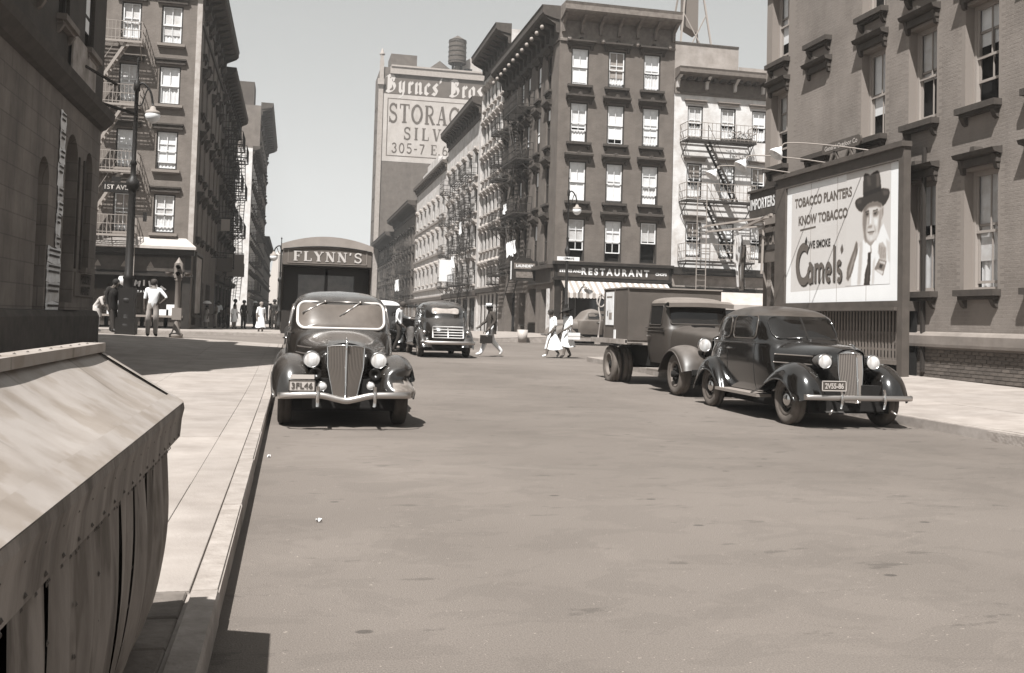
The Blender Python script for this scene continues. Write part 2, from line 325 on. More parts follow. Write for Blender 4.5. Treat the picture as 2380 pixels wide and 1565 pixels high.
def pave(name, x0, x1, y0, y1, sx=None, sy=1.5, kerb=(), m=None, kl=1.9, gap=.0015):
    """a pavement: a bed, flags laid on it and kerbstones along the given edges"""
    m = m or concrete; kw = 0.125
    top = lambda x, y, e=0: gz(x, y)+cross(x)+e
    ny = max(2, int((y1-y0)/1.5)); nx = max(2, int((x1-x0)/1.5))
    X = [x0+(x1-x0)*i/nx for i in range(nx+1)]; Y = [y0+(y1-y0)*i/ny for i in range(ny+1)]
    bed = MB().grid([[(x, y, top(x, y, -0.014)) for y in Y] for x in X], smooth=False)
    bed.v += []; 
    for k, (xa, ya, xb, yb) in enumerate(((x0, y0, x1, y0), (x1, y0, x1, y1), (x1, y1, x0, y1), (x0, y1, x0, y0))):
        n = 24; bed.grid([[(xa+(xb-xa)*i/n, ya+(yb-ya)*i/n, top(xa+(xb-xa)*i/n, ya+(yb-ya)*i/n, h)) for h in (-0.4, -0.014)] for i in range(n+1)], smooth=False)
    root = tag(bed.build(name, M('pavement bed', 0.36, 0.95, var=0.2)), kind='structure')
    cx0 = x0+(kw if 'w' in kerb else 0); cx1 = x1-(kw if 'e' in kerb else 0); cy1 = y1-(kw if 'n' in kerb else 0); cy0 = y0+(kw if 's' in kerb else 0)
    if sx:
        gx = cx0 if 'w' in kerb else cx0; cols = [cx0]+[c for c in sx if cx0 < c < cx1]+[cx1]
        nyy = max(1, round((cy1-cy0)/sy))
        for i in range(len(cols)-1):
            for j in range(nyy):
                a, b = cols[i]+gap, cols[i+1]-gap; c, d = cy0+(cy1-cy0)*j/nyy+gap, cy0+(cy1-cy0)*(j+1)/nyy-gap; e = random.uniform(-0.003, 0.003)
                mb = MB(); cs = [(a, c), (b, c), (b, d), (a, d)]; B = 0.0025 if gap < .005 else .007
                vs_ = [(x, y, top(x, y, -0.06)) for x, y in cs]+[(x, y, top(x, y, e-B)) for x, y in cs]+[(x+(B if k in (0, 3) else -B), y+(B if k in (0, 1) else -B), top(x, y, e)) for k, (x, y) in enumerate(cs)]
                mb.add(vs_, [(0, 1, 5, 4), (1, 2, 6, 5), (2, 3, 7, 6), (3, 0, 4, 7), (4, 5, 9, 8), (5, 6, 10, 9), (6, 7, 11, 10), (7, 4, 8, 11), (8, 9, 10, 11)])
                mb.build('paving_slab', m, root)
    else:
        MB().grid([[(x, y, top(x, y, 0)) for y in Y] for x in X], smooth=False).build('paving', m, root)
    for sd in kerb:
        L_ = (y1-y0) if sd in 'we' else (x1-x0); n = max(1, int(L_/kl))
        for k in range(n):
            s0, s1 = L_*k/n+0.006, L_*(k+1)/n-0.006; j = random.uniform(-0.006, 0.006); mb = MB()
            if sd in 'we':
                xa = x0 if sd == 'w' else x1-kw; xb = xa+kw; q = [(xa+j, y0+s0), (xb+j, y0+s0), (xb+j, y0+s1), (xa+j, y0+s1)]
            else:
                ya = y0 if sd == 's' else y1-kw; yb = ya+kw; q = [(x0+s0, ya+j), (x0+s1, ya+j), (x0+s1, yb+j), (x0+s0, yb+j)]
            B = 0.009; mx_, my_ = sum(p[0] for p in q)/4, sum(p[1] for p in q)/4; rnd_ = random.uniform(-.004, .004)
            vs_ = [(x, y, gz(x, y)-0.2) for x, y in q]+[(x, y, gz(x, y)+0.125+rnd_+(cross(x)-0.15)*0) for x, y in q]+[(x+(B if x < mx_ else -B), y+(B if y < my_ else -B), gz(x, y)+0.15+rnd_) for x, y in q]
            mb.add(vs_, [(0, 1, 5, 4), (1, 2, 6, 5), (2, 3, 7, 6), (3, 0, 4, 7), (4, 5, 9, 8), (5, 6, 10, 9), (6, 7, 11, 10), (7, 4, 8, 11), (8, 9, 10, 11)])
            mb.build('kerbstone', granite, root)
    return root
pave('sidewalk', -5.0, -0.27, 4.5, 32.2, sx=[-3.6, -2.15, -0.66], sy=2.9, kerb='en')
pave('sett_pavement', -5.0, -0.27, 0.0, 4.49, sx=[-4.2, -3.4, -2.6, -1.8, -1.2, -0.9, -0.62], sy=0.36, kerb='e', m=M('worn stone setts', .2, .9, var=.3, scale=5, bump=.4, bscale=25, rnd=.25), gap=.009)
pave('corner_sidewalk', -17, -5.0, 26.6, 32.2, sx=[-14, -11, -8, -6.5], sy=1.8, kerb='n')
pave('side_pavement', 8.78, 13.75, 1.0, 26.7, sx=[10.5, 12.1], sy=1.6, kerb='w')
pave('avenue_pavement', 8.78, 13.75, 26.7, 28.3, sx=[10.5, 12.1], sy=1.6, kerb='wn')
pave('far_pavement', -17, -0.3, 46, 50.6, kerb='se')
pave('far_street_pavement', -5.2, -0.3, 50.6, 185, kerb='e', kl=4)
pave('far_corner_pavement', 8.8, 40, 46, 50.6, kerb='sw')
pave('far_side_pavement', 8.8, 13.8, 50.6, 165, kerb='w', kl=4)
# ------------------------------------------------------------------ facades
class Face:
    """an upright wall plane: u along it, v height above datum, d outwards"""
    def __init__(s, parent, x, y, deg, pl): s.p = parent; s.x = x-pl[0]; s.y = y-pl[1]; s.z = -pl[2]; s.t = radians(deg); s.du = (cos(s.t), sin(s.t)); s.n = (sin(s.t), -cos(s.t))
    def P(s, u, v, d=0): return (s.x+u*s.du[0]+d*s.n[0], s.y+u*s.du[1]+d*s.n[1], s.z+v)
    def box(s, mb, u0, u1, v0, v1, d0, d1, m=0):
        c = [s.P(u, v, d) for v in (v0, v1) for u, d in ((u0, d1), (u1, d1), (u1, d0), (u0, d0))]
        return mb.add(c, [(3, 2, 1, 0), (4, 5, 6, 7), (0, 1, 5, 4), (1, 2, 6, 5), (2, 3, 7, 6), (3, 0, 4, 7)], m)
    def put(s, name, me, u, v, d=0, parent=None): return put(name, me, parent or s.p, s.P(u, v, d), s.t)
    def wall(s, W, z0, z1, ops, m, dep=0.5, mb=None, name='wall', rev=1):
        own = mb is None; mb = mb or MB(); us = sorted({0, W}|{o[0] for o in ops}|{o[1] for o in ops}); vs_ = sorted({z0, z1}|{o[2] for o in ops}|{o[3] for o in ops})
        for a, b in zip(us[:-1], us[1:]):
            for c, d in zip(vs_[:-1], vs_[1:]):
                x, y = (a+b)/2, (c+d)/2
                if any(o[0] < x < o[1] and o[2] < y < o[3] for o in ops): continue
                mb.poly([s.P(a, c), s.P(b, c), s.P(b, d), s.P(a, d)])
        for o in ops:
            a, b, c, d = o[:4]
            for q, r in (((a, c), (b, c)), ((b, c), (b, d)), ((b, d), (a, d)), ((a, d), (a, c))):
                mb.poly([s.P(q[0], q[1]), s.P(q[0], q[1], -dep), s.P(r[0], r[1], -dep), s.P(r[0], r[1])])
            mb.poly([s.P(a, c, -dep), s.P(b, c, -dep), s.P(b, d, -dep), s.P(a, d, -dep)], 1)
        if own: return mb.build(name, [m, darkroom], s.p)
        return mb
    def strip(s, prof, W, m, name, ends=True, u0=0, parent=None):
        """moulding: profile [(d, v)] run along the wall"""
        mb = MB(); mb.grid([[s.P(u0, v, d) for d, v in prof], [s.P(u0+W, v, d) for d, v in prof]], smooth=False)
        if ends:
            mb.poly([s.P(u0, v, d) for d, v in prof][::-1]); mb.poly([s.P(u0+W, v, d) for d, v in prof])
        return mb.build(name, m, parent or s.p)
CACHE = {}
def cached(key, fn):
    if key not in CACHE: CACHE[key] = fn()
    return CACHE[key]
def ring(mb, w, z0, z1, t, y0, y1, m=0):
    mb.box(-w/2, -w/2+t, y0, y1, z0, z1, m); mb.box(w/2-t, w/2, y0, y1, z0, z1, m); mb.box(-w/2+t, w/2-t, y0, y1, z0, z0+t, m); mb.box(-w/2+t, w/2-t, y0, y1, z1-t, z1, m)
    return mb
def window(F, u, v, w, h, fm=None, open_=0.0, sh=0.6, cheap=False, rec=0.05, sm=None, curt=0):
    """double-hung window: frame > two sashes, two panes, roller shade"""
    fm = fm or trimd; sm = sm or white; k = (round(w, 2), round(h, 2)); H2 = h/2
    o = F.put('window', cached(('wf', k, fm.name, rec), lambda: ring(MB(), w, 0, h, 0.07, rec, rec+0.1).mesh('window', fm)), u, v)
    def sash():
        mb = ring(MB(), w-0.14, 0, H2, 0.055, 0, 0.035); mb.box(-0.014, 0.014, 0.004, 0.03, 0.055, H2-0.055); return mb.mesh('sash', sm)
    me = cached(('sa', k, sm.name), sash); pn = cached(('pa', k), lambda: MB().poly([(-w/2+.12, 0, .05), (w/2-.12, 0, .05), (w/2-.12, 0, H2-.05), (-w/2+.12, 0, H2-.05)]).mesh('pane', glass))
    put('sash', me, o, (0, rec+0.02, H2-0.05)); put('pane', pn, o, (0, rec+0.037, H2-0.05))
    put('sash', me, o, (0, rec+0.06, 0.05+open_)); put('pane', pn, o, (0, rec+0.077, 0.05+open_))
    if sh > 0.02:
        hh = round(h*sh, 1); sm_ = random.choices(shades, (5, 3, 1.4))[0]; put('shade', cached(('sh', k, hh, sm_.name), lambda: MB().box(-w/2+.09, w/2-.09, 0, 0.006, h-0.08-hh, h-0.08).mesh('shade', sm_)), o, (0, rec+0.10, 0))
    if curt:
        def cm():
            mb = MB(); mb.grid([[(-w/2+.1+(w-.2)*i/16, 0.02*sin(i*1.9), z) for z in (0.08, h*curt)] for i in range(17)]); return mb.mesh('curtain', white)
        put('curtain', cached(('cu', k, curt), cm), o, (0, rec+0.14, 0))
    return o
def farwin(F, u, v, w, h, fm=None):
    k = ('fw', round(w, 2), round(h, 2), (fm or trimd).name); o = F.put('window', cached(k, lambda: ring(MB(), w, 0, h, 0.08, 0.08, 0.16).box(-w/2+.08, w/2-.08, .09, .15, h/2-.04, h/2+.04).mesh('window', fm or trimd)), u, v)
    put('pane', cached(k+('p',), lambda: MB().poly([(-w/2, .12, 0), (w/2, .12, 0), (w/2, .12, h), (-w/2, .12, h)]).mesh('pane', glassd)), o)
    if random.random() < .6:
        s_ = round(random.uniform(.3, .7), 1); put('shade', cached(k+('s', s_), lambda: MB().box(-w/2+.1, w/2-.1, .1, .105, h*(1-s_), h-.1).mesh('shade', shade)), o)
    return o
def lintel(F, u, v, w, m, style=0, name='lintel'):
    """hood over a window (style 0: cap on brackets, 1: plain) - v is its underside"""
    def mk():
        mb = MB(); a = w/2
        if style == 0:
            mb.slab([(-a, 0, .06), (-a+.04, 0, .0), (a-.04, 0, 0), (a, 0, .06)], (0, -.12, 0)); 
            mb.add([(-a, -.12, .06), (a, -.12, .06), (a+.03, -.3, .2), (-a-.03, -.3, .2), (-a-.03, -.3, .3), (a+.03, -.3, .3), (a, 0, .36), (-a, 0, .36), (-a, 0, .06), (a, 0, .06)],
                   [(0, 1, 2, 3), (3, 2, 5, 4), (4, 5, 6, 7), (0, 3, 4, 7, 8), (2, 1, 9, 6, 5)])
            for x in (-a+.14, a-.14): mb.slab([(x-.07, 0, -.2), (x-.07, -.08, -.16), (x-.07, -.2, .1), (x-.07, 0, .1)], (.14, 0, 0))
            mb.slab([(-.1, 0, .3), (-.06, 0, .44), (.06, 0, .44), (.1, 0, .3)], (0, -.3, 0))
        elif style == 2:
            mb.box(-a+.05, a-.05, -.1, 0, 0, .16); mb.slab([(-a, 0, .16), (-a, -.2, .2), (-a, -.24, .28), (-a, 0, .32)], (w, 0, 0))
            for x in (-a+.12, a-.12): mb.slab([(x-.05, 0, -.14), (x-.05, -.06, -.12), (x-.05, -.14, .16), (x-.05, 0, .16)], (.1, 0, 0))
            mb.slab([(-.08, 0, .28), (-.05, 0, .38), (.05, 0, .38), (.08, 0, .28)], (0, -.22, 0))
        else:
            mb.box(-a, a, -.12, 0, 0, .2); mb.box(-a-.04, a+.04, -.18, 0, .2, .28)
        return mb.mesh(name, m)
    return F.put(name, cached(('li', round(w, 2), m.name, style), mk), u, v)
def sill(F, u, v, w, m, br=True):
    def mk():
        mb = MB(); a = w/2; mb.box(-a, a, -.2, 0, -.13, 0); mb.box(-a+.05, a-.05, -.12, 0, -.2, -.13)
        if br:
            for x in (-a+.14, a-.14): mb.slab([(x-.06, 0, -.38), (x-.06, -.06, -.34), (x-.06, -.14, -.2), (x-.06, 0, -.2)], (.12, 0, 0))
        return mb.mesh('sill', m)
    return F.put('sill', cached(('si', round(w, 2), m.name, br), mk), u, v)
def cornice(F, W, v, h, proj, m, step=1.0, u0=0, bw_=.16, bm=None, name='cornice'):
    """roof cornice: frieze, overhang and a bracket every step; v is the underside of the frieze"""
    pr = [(0, v), (.08, v), (.08, v+.12), (.04, v+.16), (.04, v+h*.6), (proj*.55, v+h*.66), (proj*.9, v+h*.72), (proj, v+h*.78), (proj, v+h*.92), (proj*1.05, v+h), (0, v+h+.02)]
    c = F.strip(pr, W, m, name, u0=u0); n = max(1, round(W/step))
    def mk():
        a = bw_/2; pts = [(-a, 0, -h*.45), (-a, -.16, -h*.43), (-a, -.2, -h*.2), (-a, -proj*.6, -h*.08), (-a, -proj*.85, .0), (-a, 0, .0)]
        return MB().slab(pts, (bw_, 0, 0)).mesh('bracket', bm or m)
    me = cached(('br', round(h, 2), round(proj, 2), bw_, (bm or m).name), mk)
    for i in range(n+1): F.put('bracket', me, u0+.15+(W-.3)*i/n, v+h*.68, .04, parent=c)
    return c
def balcony(F, u0, u1, v, dep, m, H=.95, stair=None, hole=None, rail=None, slat=.09, bars=.13, name='fire_balcony'):
    """one landing of a fire escape: slatted floor > railing, stair"""
    rail = rail or m; w = u1-u0
    def fl():
        mb = MB(); n = int(dep/slat)
        for i in range(n): y = -.04-(dep-.08)*i/(n-1); mb.box(0, w, y-.022, y+.022, -.03, 0)
        mb.box(0, w, -dep-.02, -dep+.02, -.08, .02); mb.box(-.02, .02, -dep, 0, -.08, .0); mb.box(w-.02, w+.02, -dep, 0, -.08, .0); mb.box(w/2-.02, w/2+.02, -dep, 0, -.07, -.03)
        for x in (.1, w-.1): mb.bar((x, 0, -.8), (x, -dep*.9, -.08), .035)
        return mb.mesh(name, m)
    o = F.put(name, cached(('bf', round(w, 2), round(dep, 2), m.name), fl), u0, v, .02)
    def rl():
        mb = MB(); path = [(0, 0), (0, -dep), (w, -dep), (w, 0)]
        for z in (.12, H*.55, H):
            for a, b in zip(path[:-1], path[1:]): mb.bar((a[0], a[1], z), (b[0], b[1], z), .03)
        for a, b in zip(path[:-1], path[1:]):
            L = sqrt((a[0]-b[0])**2+(a[1]-b[1])**2); n = max(1, int(L/bars))
            for i in range(n+1): x, y = a[0]+(b[0]-a[0])*i/n, a[1]+(b[1]-a[1])*i/n; mb.bar((x, y, 0), (x, y, H), .016 if i % 6 else .03)
        return mb.mesh('railing', rail)
    put('railing', cached(('br2', round(w, 2), round(dep, 2), rail.name, H), rl), o)
    if stair:
        a, b, drop, sm = stair
        mb = MB(); y = -dep*.62
        for dy in (-.26, .26): mb.bar((a, y+dy, 0), (b, y+dy, -drop), .03, .13)
        n = int(drop/.24)
        for i in range(1, n): t = i/n; x = a+(b-a)*t; mb.box(x-.09, x+.09, y-.26, y+.26, -drop*t-.012, -drop*t+.012)
        for dy in (-.26,):
            mb.bar((a, y+dy, .85), (b, y+dy, -drop+.85), .02); mb.bar((a, y+dy, 0), (a, y+dy, .85), .02)
        mb.build('stair', sm, o)
    return o
def mass(pl, x0, x1, y0, y1, z0, z1, m, parent, name='roof'):
    return MB().box(x0-pl[0], x1-pl[0], y0-pl[1], y1-pl[1], z0-pl[2], z1-pl[2]).build(name, m, parent)
roofm = M('roof tar', 0.10, 0.95, var=0.2)
# ---- left corner house across the avenue
brickL = brickmat('grey brick', 0.235, 0.30, mix=0.3, grime=0.18)
brickC = brickmat('brown brick', 0.20, 0.27, mix=0.35, grime=0.2)
paleB = brickmat('pale brick', 0.60, 0.64, mix=0.3, grime=0.15)
whiteB = brickmat('whitewashed brick', 0.66, 0.64, mix=0.2, grime=0.06)
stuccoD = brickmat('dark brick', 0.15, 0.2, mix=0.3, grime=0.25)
corn = M('dark painted cornice', 0.10, 0.85, var=0.25, scale=4)
cornM = M('grey painted cornice', 0.17, 0.85, var=0.2, scale=4)
pl = (-5.0, 50.5, 0.4)
L1 = thing('tenement', 'grey corner tenement on the far left with a fire escape over a dark store', 'building', pl)
F = Face(L1, -14.0, 50.5, 0, pl); ops = []; base = [1.9, 5.2, 8.36, 11.6, 14.7]
rows = [5.24, 8.40, 11.66, 14.72]
cols = [(7.6, 1.02), (5.68, .94), (3.4, .94), (1.4, .94)]
for z in rows:
    for c, w in cols: ops.append((c-w/2, c+w/2, z, z+1.93))
shop = (.6, 8.75, .45, 4.35)
F.wall(9.0, 0.2, 18.4, ops+[shop], brickL)
for r, z in enumerate(rows):
    for i, (c, w) in enumerate(cols):
        window(F, c, z, w, 1.93, trimd, open_=[.25, .3, .0, 0][r] if i == 0 else .15, sh=[.5, .8, .5, .7][(r+i) % 4], curt=.8 if i == 0 else .5)
        lintel(F, c, z+2.02, w+.42, stoned, 1); sill(F, c, z-.02, w+.3, M('pale sill stone', 0.3, .9), br=False)
FS = Face(L1, -5.0, 50.5, 90, pl); ops = []; scol = [2.0, 4.6, 8.0, 11.0, 13.4]
for z in rows:
    for c in scol: ops.append((c-.45, c+.45, z, z+1.95))
FS.wall(14.8, 0.2, 18.4, ops+[(1.0, 3.2, .7, 3.2), (5.5, 7.0, .5, 3.0), (8.5, 11.5, .5, 3.0)], brickL)
for z in rows:
    for c in scol: farwin(FS, c, z, .9, 1.95); lintel(FS, c, z+1.95, 1.25, stoned, 0); sill(FS, c, z, 1.2, stoned)
cornice(FS, 14.8, 16.9, 1.5, .95, corn, 1.3); cornice(F, 9.0, 17.4, 1.5, .9, corn, 1.3)
FS.strip([(0, 15.8), (.1, 15.8), (.12, 16.0), (0, 16.0)], 14.8, stoned, 'string_course')
mass(pl, -13.4, -5.55, 51.05, 65.2, .3, 18.3, roofm, L1)
# the quoin at the corner and the store below
mbq = MB(); F.box(mbq, 8.78, 9.03, 4.7, 17.3, 0, .05); mbq.build('pilaster', M('pale corner stone', 0.46, .9, var=.15, scale=3), L1)
pent = MB(); pent.add([F.P(.0, 5.0, .02), F.P(8.7, 5.0, .02), F.P(9.25, 4.55, .62), F.P(0, 4.55, .62), F.P(0, 4.42, .62), F.P(9.25, 4.42, .62), F.P(9.0, 4.42, 0), F.P(0, 4.42, 0)], [(0, 1, 2, 3), (3, 2, 5, 4), (4, 5, 6, 7), (1, 6, 5, 2)])
pent.build('shop_roof', M('pale tin roof', 0.5, .8, var=.12, scale=2), L1)
shopd = M('dark shop paint', 0.035, .5, var=.3, scale=3); shopm = M('brown shop paint', 0.085, .55, var=.25, scale=3)
sf = MB(); F.box(sf, .1, 9.15, 4.15, 4.42, 0, .45); F.box(sf, .1, 9.0, 3.2, 4.15, 0, .12); F.box(sf, .1, 9.1, 3.08, 3.2, 0, .3)
for u in (.15, 3.2, 8.62): F.box(sf, u, u+.38, .25, 3.08, 0, .14)
F.box(sf, .5, 8.7, .4, .55, 0, .1)
front = sf.build('shopfront', shopd, L1)
fas = MB(); F.box(fas, .4, 8.7, 3.32, 4.02, .12, .15); fas.build('sign_board', shopm, front)
mb = MB()
for i in range(7):
    u = 1.0+i*1.22; mb.add([F.P(u-.16, 3.5, .165), F.P(u+.16, 3.5, .165), F.P(u+.1, 3.62, .165), F.P(u, 3.8, .165), F.P(u-.1, 3.62, .165)], [(0, 1, 2, 3, 4)])
mb.build('ornament', M('faded gilt', 0.3, .7), front)
sg = MB(); sg.poly([F.P(.6, 1.15, -.05), F.P(8.6, 1.15, -.05), F.P(8.6, 3.08, -.05), F.P(.6, 3.08, -.05)]); sg.build('shop_window', glassd, front)
for i, u in enumerate([3.6+.55*k for k in range(10)]):
    mb = MB(); F.box(mb, u, u+.36, .62, 1.1, -.03, .08); mb.build('tile', shopm, front)
def arc_text(F, txt, uc, vc, R, size, m, parent, d, span=50):
    n = len(txt)
    for i, c in enumerate(txt):
        if c == ' ': continue
        a = radians(span/2-span*i/(n-1)); me = text_mesh(c, size, bold=.02); me.materials.append(m); x, y, z = F.P(uc+R*sin(-a), vc+R*(cos(a)-1), d)
        o = put('letter', me, parent, (x, y, z)); o.rotation_euler = (0, a, F.t) if abs(F.t) < .01 else (0, 0, F.t)
gilt = M('white sign paint', 0.75, .6)
arc_text(F, 'FAMILIA', 6.8, 2.72, 1.7, .36, gilt, front, -.03, 62)
text('RESTAURANT', .16, gilt, front, F.P(6.8, 2.3, -.03), 0, spacing=1.5)
for k, (u, w_, h_) in enumerate(((5.4, .5, .5), (5.75, .3, .8), (6.3, .35, .3), (7.3, .5, .45), (7.7, .6, .3), (8.1, .4, .55))): mb = MB(); F.box(mb, u-w_/2, u+w_/2, 1.15, 1.15+h_, -.03, .0-.01*k); mb.build('display_card', white, front)
mb = MB(); F.box(mb, .6, 8.7, 1.06, 1.16, 0, .2); mb.build('shop_sill', M('pale sill stone', .3), front)
mb = MB().lathe([(0, -.02), (.3, -.02), (.3, .02), (0, .02)], 24, F.P(5.95, 2.85, .24), 'y'); mb.build('round_sign', white, L1)
sgn = MB(); sgn.box(0, .06, -1.6, 1.6, -1.45, 1.45); b = tag(sgn.build('billboard', M('pale hoarding', 0.5, .8, g2=.3, scale=2.2), loc=(-4.94, 53.0, 2.75)), 'pale poster hoarding on the shaded side wall of the grey corner tenement', 'billboard')
mb = MB(); ring2 = [(-1.75, -1.6), (1.75, -1.6), (1.75, 1.6), (-1.75, 1.6)]
for (a, c), (e, f) in zip(ring2, ring2[1:]+ring2[:1]): mb.bar((.04, a, c), (.04, e, f), .16, .14)
mb.build('frame', shopm, b)
# fire escape of the corner house
for i, z in enumerate([5.0, 8.1, 11.35, 14.45]):
    st = (1.55, -.25, 3.15 if i else 2.2, ironl) if i else None
    balcony(F, 4.1, 6.36, z, .95, ironl, stair=st, bars=.17)
mb = MB()
for x in (6.0, 6.36): F.box(mb, x, x+.03, 2.2, 5.9, .5, .53)
for k in range(12): F.box(mb, 6.0, 6.36, 2.3+.3*k, 2.32+.3*k, .5, .52)
mb.build('drop_ladder', ironl, L1)
# ---- houses beyond on the left, in shade
def row_house(name, label, x, y0, y1, z, side, m, rows, ncol, w=.9, h=1.9, cm=None, ch=1.2, cp=.8, far=False, fe=None, front=None, g0=None, hood=0, hm=None, cb=1.2):
    """a house in the street row: side -1 stands left of the street (face towards +X), +1 right of it"""
    g = g0 if g0 is not None else gz(x, y0)+.1; pl = (x, y0, g); t = thing(name, label, 'building', pl); Ln = y1-y0
    F = Face(t, x, y0 if side < 0 else y1, 90 if side < 0 else -90, pl); ops = []; us = [(i+.5)*Ln/ncol for i in range(ncol)]
    for r in rows:
        for u in us: ops.append((u-w/2, u+w/2, r, r+h))
    nd = max(2, ncol-1)
    doors = [(.4+i*(Ln-.8)/nd+.35, .4+(i+1)*(Ln-.8)/nd-.35, g+.1, g+2.9) for i in range(nd)]
    mb = F.wall(Ln, g-.3, z, ops+doors, m, mb=MB())
    if front:   # the wall seen above the lower neighbour or past it
        xb = x+side*front; G = Face(t, min(x, xb), y0, 0, pl); G.wall(abs(front), g-.3, z, [], m, mb=mb)
    wl = mb.build('wall', [m, darkroom], t)
    for r in rows:
        for u in us:
            farwin(F, u, r, w, h); lintel(F, u, r+h, w+.35, hm or stoned, hood); sill(F, u, r, w+.25, hm or stoned, br=False)
    for d in doors:
        o = F.put('shop_window', cached(('sd', round(d[1]-d[0], 2)), lambda: ring(MB(), d[1]-d[0], 0, 2.8, .12, .05, .2).mesh('shop_window', shopm)), (d[0]+d[1])/2, d[2])
        put('pane', cached(('sdp', round(d[1]-d[0], 2)), lambda: MB().poly([(-(d[1]-d[0])/2, .1, 0), ((d[1]-d[0])/2, .1, 0), ((d[1]-d[0])/2, .1, 2.8), (-(d[1]-d[0])/2, .1, 2.8)]).mesh('pane', glassd)), o)
    F.strip([(0, g+3.0), (.3, g+3.05), (.34, g+3.35), (0, g+3.5)], Ln, cm or corn, 'shop_cornice')
    if ch: cornice(F, Ln, z-ch*.8, ch, cp, cm or corn, cb)
    x0, x1 = (x-9, x-.55) if side < 0 else (x+.55, x+max(9, front or 0))
    mass(pl, x0, x1, y0+.02, y1-.02, g-.2, z-.05, m if not front else roofm, t)
    if fe:
        for (ua, ub, levs, st) in fe:
            for i, zz in enumerate(levs): balcony(F, ua, ub, zz, 1.0, iron, stair=(st and (.4 if i % 2 else ub-ua-.4, ub-ua-.6 if i % 2 else .6, (zz-levs[i-1]) if i else 2.0, iron)), bars=.3, slat=.2)
    return t, F, pl
rowsA = [4.4, 7.5, 10.6, 13.6]
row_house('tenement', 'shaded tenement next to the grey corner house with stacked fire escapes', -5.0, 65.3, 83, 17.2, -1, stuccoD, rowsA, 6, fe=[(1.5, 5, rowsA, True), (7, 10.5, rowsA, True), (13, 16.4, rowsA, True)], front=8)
t, F4, p4 = row_house('tenement', 'narrow whitewashed end wall of a tenement far down the left side', -5.0, 111, 130, 19.8, -1, whiteB, [4, 7.2, 10.4, 13.6, 16.5], 6, front=8, fe=[(2, 6, [4, 7.2, 10.4, 13.6, 16.5], False), (11, 15, [4, 7.2, 10.4, 13.6, 16.5], False)])
t, F5, p5 = row_house('loft_building', 'tall loft building with heavy roof cornice at the far end on the left', -5.0, 130, 165, 28.6, -1, brickL, [4.2+3.3*i for i in range(7)], 9, ch=2.2, cp=1.5, front=9, cb=2)
mass(p5, -9.4, -6.0, 131.5, 136, 28.5, 32.0, stuccoD, t, 'roof_house')
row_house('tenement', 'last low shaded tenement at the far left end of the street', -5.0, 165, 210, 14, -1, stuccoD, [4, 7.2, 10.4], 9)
# ---- right side of the street
pl = (13.7, 50.5, 0.4)
CC = thing('tenement', 'brown brick corner tenement with pedimented windows over a restaurant', 'building', pl)
F = Face(CC, 13.7, 50.5, 0, pl); rowsC = [4.72, 7.98, 11.22, 14.38]; hC = [2.32, 2.2, 2.2, 2.05]; ops = []
colC = [1.18, 3.30, 5.36]
for z, h in zip(rowsC, hC):
    for c in colC: ops.append((c-.5, c+.5, z, z+h))
F.wall(6.7, .2, 18.4, ops+[(.5, 6.3, .6, 3.4)], brickC)
for r, (z, h) in enumerate(zip(rowsC, hC)):
    for i, c in enumerate(colC):
        window(F, c, z, 1.0, h, trimd, open_=[[.55, .45, 1.05], [0, .1, .5], [.6, 0, .12], [.0, .2, .1]][r][i], sh=[[.5, .5, .42], [.9, .9, .55], [.6, .8, .7], [.9, .7, .5]][r][i], sm=white, curt=[0, .5, .3, .45][(r+2*i) % 4] if r else 0)
        lintel(F, c, z+h+.1, 1.56, stoned, 0)
        if r: sill(F, c, z, 1.42, stoned)
FS = Face(CC, 13.7, 64.8, -90, pl); ops = []; sc_ = [(12.25, .85), (9.9, .85), (7.3, .8), (5.6, .8), (3.6, .8), (1.4, .8)]
for z, h in zip(rowsC, hC):
    for c, w in sc_: ops.append((c-w/2, c+w/2, z, z+h))
FS.wall(14.3, .2, 18.4, ops+[(11.6, 13.6, .7, 3.2), (8.6, 10.4, .5, 3.3), (6.2, 7.8, .4, 3.1), (2, 5, .5, 3.2)], brickC)
for z, h in zip(rowsC, hC):
    for c, w in sc_:
        farwin(FS, c, z, w, h); lintel(FS, c, z+h+.05, w+.5, stoned, 0); sill(FS, c, z, w+.4, stoned)
kn = M('dull cornice knob', 0.36, .7); cornW = M('weathered tan cornice', 0.24, .85, var=.2, scale=4)
cA = cornice(F, 6.7, 16.75, 1.9, 1.0, cornW, 1.1); cB = cornice(FS, 14.3, 16.75, 1.9, 1.0, corn, 1.1)
for i in range(12): FS.put('knob', cached('knob', lambda: MB().lathe([(0, -.14), (.1, -.1), (.13, 0), (.1, .1), (0, .14)], 10).mesh('knob', kn)), 0.4+i*1.2, 17.6, .85, parent=cB)
mass(pl, 14.3, 20.4, 51.1, 64.7, .3, 18.3, roofm, CC)
for i, z in enumerate([4.7, 7.85, 11.1, 14.25]):
    balcony(FS, 4.8, 8.9, z, 1.05, iron, stair=(.6 if i % 2 else 3.5, 3.0 if i % 2 else 1.1, 3.15 if i else 2, iron), bars=.16)
    balcony(FS, .4, 2.4, z-.3, .9, iron, bars=.2)
for u in (.5, 2.4, 4.4, 6.3): F.put('knob', CACHE['knob'], u, 16.85, .2, parent=cA)
